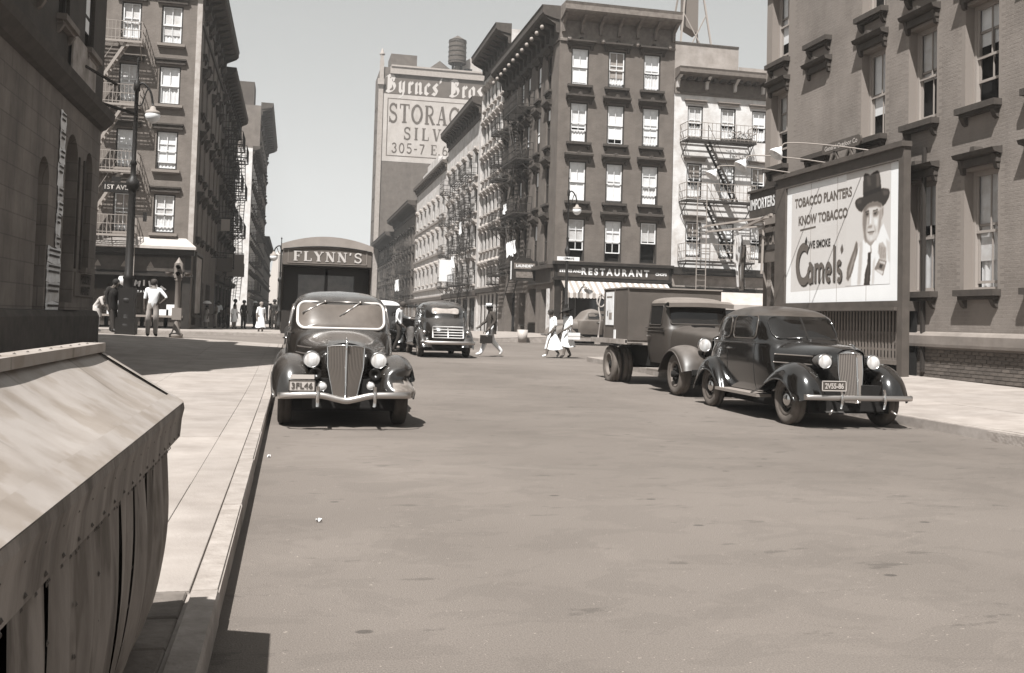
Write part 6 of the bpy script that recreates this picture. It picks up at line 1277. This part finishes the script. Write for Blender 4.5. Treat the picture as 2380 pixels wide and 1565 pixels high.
bp_ = MB().box(-1.073, -1.062, 3.08, 3.62, 1.30, 2.04).build('paper_bill', M('box bill paper', .75, .85, g2=.9, scale=4), bx); MB().box(-1.078, -1.074, 3.18, 3.38, 1.43, 1.58).build('print', M('poster soft tone', .34), bp_); MB().box(-1.078, -1.074, 3.17, 3.55, 1.92, 1.95).build('print', M('poster soft tone', .34), bp_); MB().box(-1.078, -1.074, 3.46, 3.5, 1.5, 1.62).build('print', shopd, bp_); MB().slab([(-1.076, 3.23, 1.62), (-1.076, 3.5, 1.62), (-1.076, 3.43, 1.85), (-1.076, 3.3, 1.85)], (.002, 0, 0)).build('print', white, bp_)
MB().box(-1.08, -1.06, 2.92, 3.02, 1.0, 1.2).build('small_bill', white, bx)
MB().tube(cr([(-1.05, 4.02, 2.0), (-1.1, 4.06, 1.7), (-1.06, 4.04, 1.4), (-1.05, 4.2, 1.0)], 5), .02, 6).tube([(-1.05+.1*cos(a), 4.05, 1.85+.14*sin(a)) for a in [k*pi/6 for k in range(12)]], .018, 6, closed=True).build('rope_coil', M('rope', .5, .9), TR)
# pale pickup before the restaurant, front to the left
pk = M('pickup dull paint', .17, .6, dust=.4, var=.1); g = gz(13.5, 45.3); PK = thing('stake_pickup', 'dull grey stake-bed pickup parked side-on in front of the restaurant', 'truck', (12.35, 44.3, g), -pi/2)
RP, rows = cabin([(.5, .72, 2.0, .66, 7, 8, 0), (.8, .7, 2.02, .72, 7, 8, 0), (1.12, .74, 2.02, .74, 6, 7, 0), (1.2, .84, 2.0, .71, 6, 7, 0), (1.5, 1.1, 1.9, .64, 5, 6, 0), (1.6, 1.22, 1.82, .58, 4, 4, 0), (1.68, 1.4, 1.7, .4, 3, 3, .01), (1.71, 1.5, 1.6, .05, 2, 2, 0)]); MB().grid(rows, cv=True).build('cab', pk, PK)
hd = MB(); hood(hd, H2); hd.build('hood', pk, PK)
for s_ in (-1, 1):
    o2 = [(1.48+y, 1.36+z) for y, z in rrect(.56, .28, .06, 4)]; mb = MB(); pts = sidepatch(mb, RP, o2, s_, .006); w_ = mb.build('side_window', M('open cab window', .01), PK); MB().tube(pts, .013, 6, closed=True).build('window_frame', pk, w_)
    fender(MB(), FF1['path'], FF1['xin'], FF1['xout'], FF1['dout'], FF1['din'], s_).build('front_fender', pk, PK); MB().box(min(s_*.66, s_*.9), max(s_*.66, s_*.9), .72, 2.0, .33, .375).build('running_board', pk, PK)
    wheel(PK, s_*.71, 0, .37, .17, s_, spokes=0); wheel(PK, s_*.8, 3.1, .39, .2, s_, spokes=0); headlight(PK, s_*.42, -.36, .86, .10)
    for k in range(6): MB().box(min(s_*.93, s_*.97), max(s_*.93, s_*.97), 2.15+.4*k, 2.2+.4*k, .85, 1.65).build('stake', pk, PK)
    for z in (1.0, 1.25, 1.5): MB().box(min(s_*.9, s_*.93), max(s_*.9, s_*.93), 2.1, 4.3, z, z+.14).build('side_board', pk, PK)
MB().box(-.95, .95, 2.08, 4.35, .75, .85).build('flatbed', pk, PK); MB().box(-.6, .6, -.4, 4.2, .35, .75).build('chassis', under, PK); mb = MB().tube([(.755, 1.6, 1.08), (.775, 1.75, 1.08)], .014, 6).build('door_handle', chrome, PK)
bumper(PK, [(-.78, -.7, .43), (0, -.8, .43), (.78, -.7, .43)], .08, chromed)
# ------------------------------------------------------------------ people
BASE = dict(pel=(0, 0, .95), spi=(0, .01, 1.14), che=(0, .01, 1.33), nec=(0, .01, 1.47), hea=(0, -.01, 1.60), top=(0, 0, 1.685),
 shL=(.17, .01, 1.40), elL=(.23, .03, 1.14), wrL=(.24, -.03, .91), haL=(.24, -.05, .82), shR=(-.17, .01, 1.40), elR=(-.23, .03, 1.14), wrR=(-.24, -.03, .91), haR=(-.24, -.05, .82),
 hiL=(.09, 0, .91), knL=(.10, -.01, .50), anL=(.10, .03, .085), toL=(.12, -.13, .04), hiR=(-.09, 0, .91), knR=(-.10, -.01, .50), anR=(-.10, .03, .085), toR=(-.12, -.13, .04))
RAD = dict(pel=.135, spi=.12, che=.14, nec=.056, hea=.092, top=.072, sh=.072, el=.047, wr=.034, ha=.04, hi=.098, kn=.066, an=.045, to=.04)
BONES = [('pel', 'spi', 'T'), ('spi', 'che', 'T'), ('che', 'nec', 'N'), ('nec', 'hea', 'S'), ('hea', 'top', 'S')]
for s_ in 'LR': BONES += [('che', 'sh'+s_, 'T'), ('sh'+s_, 'el'+s_, 'U'), ('el'+s_, 'wr'+s_, 'F'), ('wr'+s_, 'ha'+s_, 'S'), ('pel', 'hi'+s_, 'P'), ('hi'+s_, 'kn'+s_, 'P'), ('kn'+s_, 'an'+s_, 'P'), ('an'+s_, 'to'+s_, 'B')]
skinm = M('skin', .30, .6); skind = M('tanned skin', .17, .6)
def person(label, x, y, rz, h=1.75, pose=None, top='white shirt', legs='grey trousers', sleeve='F', g=None, cat='person', hair=.03, hat=None, dress=None, skin=None, shoes=.03, belly=1.0, legskin=False, group=None, coat=None):
    vals = {'white shirt': .8, 'white dress': .82, 'dark suit': .022, 'dark jacket': .075, 'grey trousers': .4, 'pale trousers': .46, 'white trousers': .8, 'dark trousers': .05, 'grey dress': .3, 'pale dress': .55, 'mid brown': .14}
    k = h/1.75; J = {n: Vector(p) for n, p in BASE.items()}
    for n, p in (pose or {}).items(): J[n] = Vector(p)
    t = thing('person', label, cat, (x, y, g if g is not None else gz(x, y)), rz, group)
    names = list(J); V = [J[n]*k for n in names]; E = [(names.index(a), names.index(b)) for a, b, c in BONES]; cls = [c for a, b, c in BONES]; R = [RAD.get(n, RAD.get(n[:2], .05))*k*(belly if n in ('spi', 'pel') else 1)*(1 if legskin else {'hi': 1.05, 'kn': 1.3, 'an': 1.45}.get(n[:2], 1))*(1.2 if coat and n[:2] in ('el', 'sh') else 1) for n in names]
    V.append((J['hea']+Vector((0, -.115, -.01)))*k); R.append(.018*k); E.append((names.index('hea'), len(V)-1)); cls.append('S')     # nose
    for s_ in 'LR':       # four fingers and a thumb on each hand
        hd = J['ha'+s_]; d = (hd-J['wr'+s_]).normalized(); sd = d.cross(Vector((1, 0, 0))); sd = (sd if sd.length > .3 else d.cross(Vector((0, 0, 1)))).normalized()
        for q, (o, l) in enumerate(((-.03, .075), (-.01, .09), (.01, .085), (.03, .065))):
            V.append((hd+sd*o+d*(.03+l*.55)*.9)*k); R.append(.0105*k); E.append((names.index('ha'+s_), len(V)-1)); cls.append('S')
            V.append((hd+sd*o*1.1+d*(.03+l)+Vector((0, -.015, 0)))*k); R.append(.009*k); E.append((len(V)-2, len(V)-1)); cls.append('S')
        V.append((hd-sd*.055-d*.0)*k); R.append(.012*k); E.append((names.index('wr'+s_), len(V)-1)); cls.append('S')
    me = bpy.data.meshes.new('body'); me.from_pydata([tuple(v) for v in V], E, []); o = bpy.data.objects.new('body', me); COL.objects.link(o)
    md = o.modifiers.new('skin', 'SKIN'); md.use_smooth_shade = True
    for i, d in enumerate(me.skin_vertices[0].data): d.radius = (R[i], R[i]); d.use_root = (i == 0)
    sb = o.modifiers.new('sub', 'SUBSURF'); sb.levels = 1; sb.render_levels = 1
    dg = bpy.context.evaluated_depsgraph_get(); dg.update(); m2 = bpy.data.meshes.new_from_object(o.evaluated_get(dg)); bpy.data.objects.remove(o); m2.name = 'body'
    sk = skin or skinm; ml = [sk, M('cloth '+top, vals[top], .9), M('cloth '+legs, vals[legs], .9), M('shoe %g' % shoes, shoes, .5)]
    m2.materials.clear(); [m2.materials.append(q) for q in ml]
    A = np.array([tuple(V[a]) for a, b in E]); B = np.array([tuple(V[b]) for a, b in E]); AB = B-A; L2 = (AB**2).sum(1)+1e-9
    mp = {'T': 1, 'N': 1, 'S': 0, 'U': 1, 'F': 1 if sleeve == 'F' else 0, 'P': 0 if legskin else 2, 'B': 3}
    for p in m2.polygons:
        c = np.array(p.center); tt = np.clip(((c-A)*AB).sum(1)/L2, 0, 1); dd = ((A+AB*tt[:, None]-c)**2).sum(1); i = int(dd.argmin()); p.material_index = mp[cls[i]]; p.use_smooth = True
        if cls[i] == 'N' and tt[i] > .75: p.material_index = 0
        if cls[i] in 'T' and c[2] < J['pel'].z*k+.02 and not dress: p.material_index = 2
    put('body', m2, t); hx, hy, hz = J['hea']*k; tx, ty, tz = J['top']*k
    if hair: MB().lathe([(.088*k, -.05*k), (.104*k, 0), (.100*k, .05*k), (.07*k, .10*k), (0, .118*k)], 14, (hx, hy+.018*k, hz+.03*k), sy=1.08).build('hair', M('hair %g' % hair, hair, .8), t)
    if hat == 'boater': MB().lathe([(.165*k, 0), (.17*k, .008), (.10*k, .012), (.098*k, .085*k), (.0, .09*k)], 20, (tx, ty, tz-.03*k)).build('hat', M('straw hat', .8, .8), t); MB().lathe([(.101*k, .015), (.101*k, .04*k)], 20, (tx, ty, tz-.03*k)).build('hat_band', under, t)
    if hat in ('dark', 'white'): MB().lathe([(.15*k, -.02), (.155*k, -.01), (.11*k, .015), (.105*k, .07*k), (.06*k, .11*k), (0, .115*k)], 18, (tx, ty, tz-.035*k)).build('hat', M('felt hat' if hat == 'dark' else 'white hat', .02 if hat == 'dark' else .8, .9), t)
    if hat == 'parasol': MB().lathe([(.0, .42*k), (.15*k, .40*k), (.3*k, .30*k), (.36*k, .2*k)], 16, (tx, ty, tz)).build('round_hat', M('pale straw', .7, .9), t)
    if dress:
        z0, wd, hem, lean = dress; mb = MB(); rows = []; px, py, pz = J['pel']*k; cx, cy, cz = J['che']*k
        for i in range(12):
            f = i/11; z = cz+.04+(z0*k-cz-.04)*f; w_ = np.interp(f, [0, .25, .38, .55, 1], [.165, .15, .14, .185, wd])*k; ox = cx+(px-cx)*min(1, f*2.4)+lean[0]*max(0, f-.5)*2; oy = cy+(py-cy)*min(1, f*2.4)+lean[1]*max(0, f-.5)*2
            rows.append([(ox+w_*cos(a)*(1+.05*f*sin(7*a+1)), oy+w_*(.78 if f < .5 else .85+.1*f)*sin(a)*(1+.05*f*sin(5*a)), z+.02*f*sin(3*a)) for a in [2*pi*j/22 for j in range(22)]])
        mb.grid(rows, cv=True).build('dress', ml[1], t)
    if coat:
        mb = MB(); rows = []; px, py, pz = J['pel']*k; cx, cy, cz = J['che']*k
        for i in range(9): f = i/8; w_ = np.interp(f, [0, .12, .3, .55, 1], [.12, .19, .205, .195, .235])*k; rows.append([(cx+(px-cx)*f+w_*cos(a), cy+(py-cy)*f+w_*.74*sin(a), cz+.09+(pz-.22-cz-.09)*f) for a in [2*pi*j/20+.15 for j in range(19)]])
        mb.grid(rows).build('jacket', ml[1], t)
    return t
def at(u, v): return u, v
P1 = person('man in white shirt and pale trousers standing with his back turned, hand on hip', -4.13, 31.0, pi, 1.77, dict(shR=(-.19, .01, 1.40), elR=(-.40, .10, 1.17), wrR=(-.22, .02, 1.0), haR=(-.16, -.04, .99), shL=(.19, .01, 1.40), hea=(0, -.04, 1.59), top=(0, -.05, 1.675), knL=(.12, -.02, .5), anL=(.11, .06, .085), toL=(.13, -.10, .04)), 'white shirt', 'pale trousers', 'S', g=gz(-4.13, 31.0)+.15, hair=.06, belly=1.12, skin=skind)
P2 = person('man in a black suit by the lamp post, leaning forward', -5.65, 33.0, radians(60), 1.75, dict(hea=(0, -.16, 1.58), top=(0, -.18, 1.66), nec=(0, -.08, 1.46), che=(0, -.05, 1.32), haL=(.16, -.28, .95), wrL=(.2, -.24, 1.02), knL=(.11, -.08, .5), anL=(.14, .12, .085), toL=(.14, -.05, .04), anR=(-.14, -.22, .085), toR=(-.15, -.38, .04), knR=(-.11, -.14, .5)), 'dark suit', 'dark trousers', 'F', g=gz(-5.65, 33)+.15, hair=.02, skin=skind, coat=True)
P3 = person('figure in a patterned pale dress and white shoes stooping at the building corner', -6.15, 33.4, radians(75), 1.55, dict(pel=(0, .05, .86), spi=(0, -.05, 1.03), che=(0, -.18, 1.18), nec=(0, -.28, 1.28), hea=(0, -.36, 1.38), top=(0, -.40, 1.46), shL=(.16, -.2, 1.24), shR=(-.16, -.2, 1.24), elL=(.2, -.32, 1.0), elR=(-.2, -.3, 1.0), wrL=(.1, -.45, .85), haL=(.08, -.5, .78), wrR=(-.1, -.45, .85), haR=(-.08, -.5, .78), hiL=(.09, .05, .82), hiR=(-.09, .05, .82)), 'pale dress', 'white trousers', 'S', g=gz(-6.1, 33.4)+.15, hair=.04, dress=(.55, .24, 0, (0, 0)), shoes=.8, skin=skind)
P4 = person('man in straw boater and dark jacket striding with a dark bag', 6.25, 30.6, radians(-84), 1.74, dict(hea=(0, -.08, 1.58), top=(0, -.09, 1.665), nec=(0, -.03, 1.46), elL=(.25, .06, 1.15), wrL=(.26, -.12, .95), haL=(.25, -.17, .88), elR=(-.24, -.08, 1.15), wrR=(-.22, -.30, 1.0), haR=(-.2, -.36, .95), knL=(.1, -.20, .52), anL=(.1, -.36, .10), toL=(.11, -.54, .07), knR=(-.1, .10, .50), anR=(-.1, .42, .17), toR=(-.11, .34, .05)), 'dark jacket', 'white trousers', 'F', hair=.03, hat='boater', skin=skind, shoes=.7, coat=True)
bg_ = thing('hand_bag', 'dark square bag carried by the striding man in the boater', 'bag', (6.05, 30.33, gz(6, 30.4)+.43), radians(6)); MB().box(-.19, .19, -.06, .06, 0, .26).build('bag_body', M('bag leather', .03, .5), bg_); MB().tube(cr([(-.1, 0, .30), (-.07, 0, .38), (.07, 0, .38), (.1, 0, .30)], 5), .012, 6).build('handle', M('bag leather', .03), bg_); MB().box(-.03, .03, -.07, -.06, .22, .28).build('clasp', chrome, bg_)
P5 = person('woman in a long white dress walking, nearer the dark sedan', 8.30, 30.6, radians(-80), 1.62, dict(hea=(0, -.10, 1.57), top=(0, -.09, 1.655), nec=(0, -.03, 1.45), knL=(.08, -.16, .5), anL=(.08, -.26, .09), toL=(.09, -.42, .05), anR=(-.08, .32, .14), toR=(-.08, .22, .04), wrL=(.22, -.14, .95), haL=(.2, -.2, .88)), 'white dress', 'white trousers', 'S', hair=.05, dress=(.30, .36, 0, (0, .08)), shoes=.75, skin=skind, legskin=True)
P6 = person('woman in a white dress and wide dark hat with a white parcel', 8.78, 30.5, radians(-70), 1.66, dict(hea=(0, -.08, 1.58), top=(0, -.08, 1.665), knL=(.08, -.14, .5), anL=(.08, -.2, .09), toL=(.09, -.36, .05), anR=(-.08, .22, .10), toR=(-.08, .08, .04), elL=(.25, .0, 1.14), wrL=(.2, -.2, 1.0), haL=(.16, -.26, .96)), 'white dress', 'white trousers', 'S', hair=.02, hat=None, dress=(.40, .28, 0, (0, .03)), shoes=.05, skin=skind, legskin=True)
MB().lathe([(.25, -.01), (.26, .0), (.13, .02), (.12, .09), (0, .11)], 20).build('hat', M('felt hat', .02), P6, (0, -.08, 1.53)).rotation_euler = (radians(12), radians(-14), 0)
pc = thing('parcel', 'white flat parcel carried by the woman in the dark hat', 'parcel', (8.92, 30.22, gz(8.9, 30.2)+.62), radians(8)); MB().box(-.20, .20, -.05, .05, 0, .22).build('box', white, pc); MB().box(-.205, .205, -.055, .055, .1, .115).build('string', M('rope', .5), pc)
P7 = person('man in a white shirt leaning at the open car door', 3.5, 32.6, radians(75), 1.74, dict(hea=(0, -.13, 1.58), top=(0, -.14, 1.66), nec=(0, -.06, 1.46), che=(0, -.02, 1.33), elR=(-.24, .05, 1.15), wrR=(-.2, -.10, .96), haR=(-.17, -.16, .9), elL=(.24, -.12, 1.2), wrL=(.22, -.35, 1.15), haL=(.2, -.43, 1.14), anL=(.1, -.14, .085), toL=(.11, -.30, .04), anR=(-.1, .16, .085), toR=(-.11, .01, .04)), 'white shirt', 'dark trousers', 'F', hair=.08, skin=skind)
P8 = person('woman in a white dress crossing far down the left side', -1.5, 49.0, radians(25), 1.62, None, 'white dress', 'white trousers', 'S', hair=.3, dress=(.38, .28, 0, (0, 0)), shoes=.04, skin=skinm, legskin=True)
crowd = [(-4.55, 55, 'child with a big pale round hat in the far crowd', 1.25, 'pale dress', 'grey trousers', 'parasol', 1), (-4.15, 56, 'person in a light grey outfit, bent a little, in the far crowd', 1.45, 'grey dress', 'pale trousers', None, 0), (-3.75, 56.5, 'small child in brown beside the grey dressed person', 1.15, 'mid brown', 'dark trousers', None, 0), (-3.45, 55.5, 'person in a dark skirt in the middle of the far crowd', 1.3, 'mid brown', 'dark trousers', 'dark', 0), (-3.1, 55, 'person in a pale blouse and short skirt in the far crowd', 1.35, 'white shirt', 'pale trousers', None, 1), (-2.65, 56, 'person in a dark suit at the edge of the far crowd', 1.6, 'dark suit', 'dark trousers', 'dark', 0), (-2.2, 60, 'person in brown with a white hat behind the far crowd', 1.65, 'mid brown', 'dark trousers', 'white', 0), (-3.3, 59, 'tall person in grey at the back of the far crowd', 1.7, 'grey dress', 'dark trousers', 'dark', 0), (-4.3, 60, 'person in white behind the child with the round hat', 1.6, 'white shirt', 'dark trousers', None, 0), (-1.0, 56, 'person in dark clothes behind the far woman in white', 1.7, 'dark suit', 'dark trousers', 'dark', 0), (-1.35, 63, 'person in grey beside the far lamp post', 1.6, 'grey dress', 'dark trousers', None, 0)]
for i, (x, y, lb, h, tp, lg, ht, dr_) in enumerate(crowd):
    person(lb, x, y, random.uniform(-2, 2), h, dict(wrL=(.2, -.15, 1.0), haL=(.16, -.22, .95)) if i % 2 else None, tp, lg, 'S', g=gz(x, y)+(.15 if x < -.4 else 0), hair=.03, hat=ht, dress=(.5, .24, 0, (0, 0)) if dr_ else None, skin=skind, group='people in the far crowd')
# ------------------------------------------------------------------ washing, shop boards and small things
wash = M('washing', .85, .9)
def laundry(label, x, y, z, w, h, seed, drop=.35, rz=pi/2):
    random.seed(seed); t = thing('washing', label, 'laundry', (x, y, z), rz); n = max(2, int(w/.5))
    MB().tube([(-.2, 0, .0), (w/2, 0, -.08), (w+.2, 0, .0)], .008, 5).build('line', iron, t)
    for i in range(n):
        a, b = w*i/n+.02, w*(i+1)/n-.02; hh = h*random.uniform(.7, 1.1); rows = []
        for k in range(9): u = a+(b-a)*k/8; rows.append([(u+.03*sin(j+k), .05*sin(k*1.2+j*.8+i), -.03-hh*j/6*(1+.15*sin(k*.9+i))) for j in range(7)])
        MB().grid(rows).build('cloth', wash, t)
laundry('white sheets hung out on the corner tenement balcony above the hanging sign', 12.6, 55.2, 6.15, 2.4, .9, 3)
laundry('white washing hung on the fire escape beyond the pier', 12.8, 78.5, 6.6, 1.8, 1.1, 4); laundry('small white cloth hung from an upper fire escape landing', 12.9, 76.2, 9.2, .8, .9, 5)
laundry('long row of white washing far down the right side', 12.8, 121, 6.2, 4.5, 1.3, 6); laundry('low pale washing far down the street above the parked cars', 12.8, 130, 3.6, 5.5, 1.2, 7)
laundry('white bundle on the corner tenement middle balcony', 12.6, 58.0, 8.6, .9, .5, 8)
wbn = thing('white_sign', 'white square sign board on the pale tenement wall', 'sign', (13.0, 84, 5.6)); MB().box(-.62, .62, -.04, .04, -.95, .95).build('board', white, wbn); MB().bar((.6, 0, .6), (.9, 0, .6), .06).build('bracket', iron, wbn)
def board(label, x, y, z, w, h, m, post=None):
    t = thing('shop_sign', label, 'sign', (x, y, z)); MB().box(-w/2, w/2, -.05, .05, -h/2, h/2).build('board', m, t); MB().bar((-w/2-.5, 0, h/2+.05), (w/2, 0, h/2+.05), .05).build('bracket', iron, t)
board('square grey hanging sign outside the shaded tenement', -3.9, 68, 4.6, 1.1, 1.5, M('grey sign', .3, .8)); board('smaller brown hanging sign nearer the grey corner tenement', -4.2, 62, 4.3, .9, .8, M('brown sign', .16, .8)); board('pale tilted sign among the shaded fire escapes', -4.1, 60, 6.6, .5, .7, M('pale sign', .4, .8))

fp = thing('flower_box', 'leafy plants in a box on the top landing of the whitewashed house', 'plants', (24.2, 49.8, 11.72)); MB().box(-.6, .6, -.14, .14, .03, .2).build('box', shopm, fp); lf = MB(); random.seed(5)
for i in range(220):
    p = Vector((random.uniform(-.75, .75), random.gauss(0, .16), random.uniform(.15, .62))); d = Vector((random.gauss(0, 1), random.gauss(0, 1), random.gauss(0, .6))).normalized()*.1; e = d.cross(Vector((.3, .2, 1))).normalized()*.035
    lf.add([p, p+d*.5+e, p+d, p+d*.5-e], [(0, 1, 2, 3)])
tag(lf.build('foliage', M('leaf', .07, .7, var=.3), fp), kind='stuff')
for i, (x, y, a, lb) in enumerate(((-.95, 66.5, .2, 'dark parked car far down the street in front of the crowd'), (-.95, 82, 0, 'second dark car parked farther down on the left'))):
    sedan('parked_sedan', lb, 'car', (x+.75, y, gz(x, y)), 0, [greyp, blackp][i], dict(hood=H1, ff=FF1, rf=RF1, spokes=0))
py = thing('bridge_pylon', 'pale tapering bridge tower in the far distance', 'bridge tower', (-5.2, 330, -1)); MB().lathe([(4.6, 0), (3.2, 11), (1.9, 19), (1.5, 22), (0, 23.5)], 4, smooth=False).build('shaft', M('pale steel', .5, .9), py)
cr_ = thing('curb_bucket', 'pale bin standing on the far kerb behind the two women', 'bin', (10.9, 45.7, gz(10.9, 45.7))); MB().lathe([(0, 0), (.2, 0), (.26, .62), (.24, .62), (.19, .04), (0, .04)], 16).build('bucket', M('galvanised pail', .5, .5), cr_); MB().tube(cr([(-.25, 0, .6), (-.2, 0, .8), (.2, 0, .8), (.25, 0, .6)], 5), .012, 5).build('handle', iron, cr_)
for i, (x, y, w_, lb) in enumerate(((.22, 6.6, .05, 'crumpled white paper scrap on the street, nearest the camera'), (-.17, 9.6, .05, 'small pale scrap of paper in the left gutter'))):
    t = thing('paper_scrap', lb, 'litter', (x, y, gz(x, y)+.004), i*1.3); w_ *= .8; MB().grid([[(w_*(k/4-.5), w_*.6*(j/3-.5), .012+.012*sin(k*2.1+j*1.3+i)) for j in range(4)] for k in range(5)]).build('sheet', white, t)
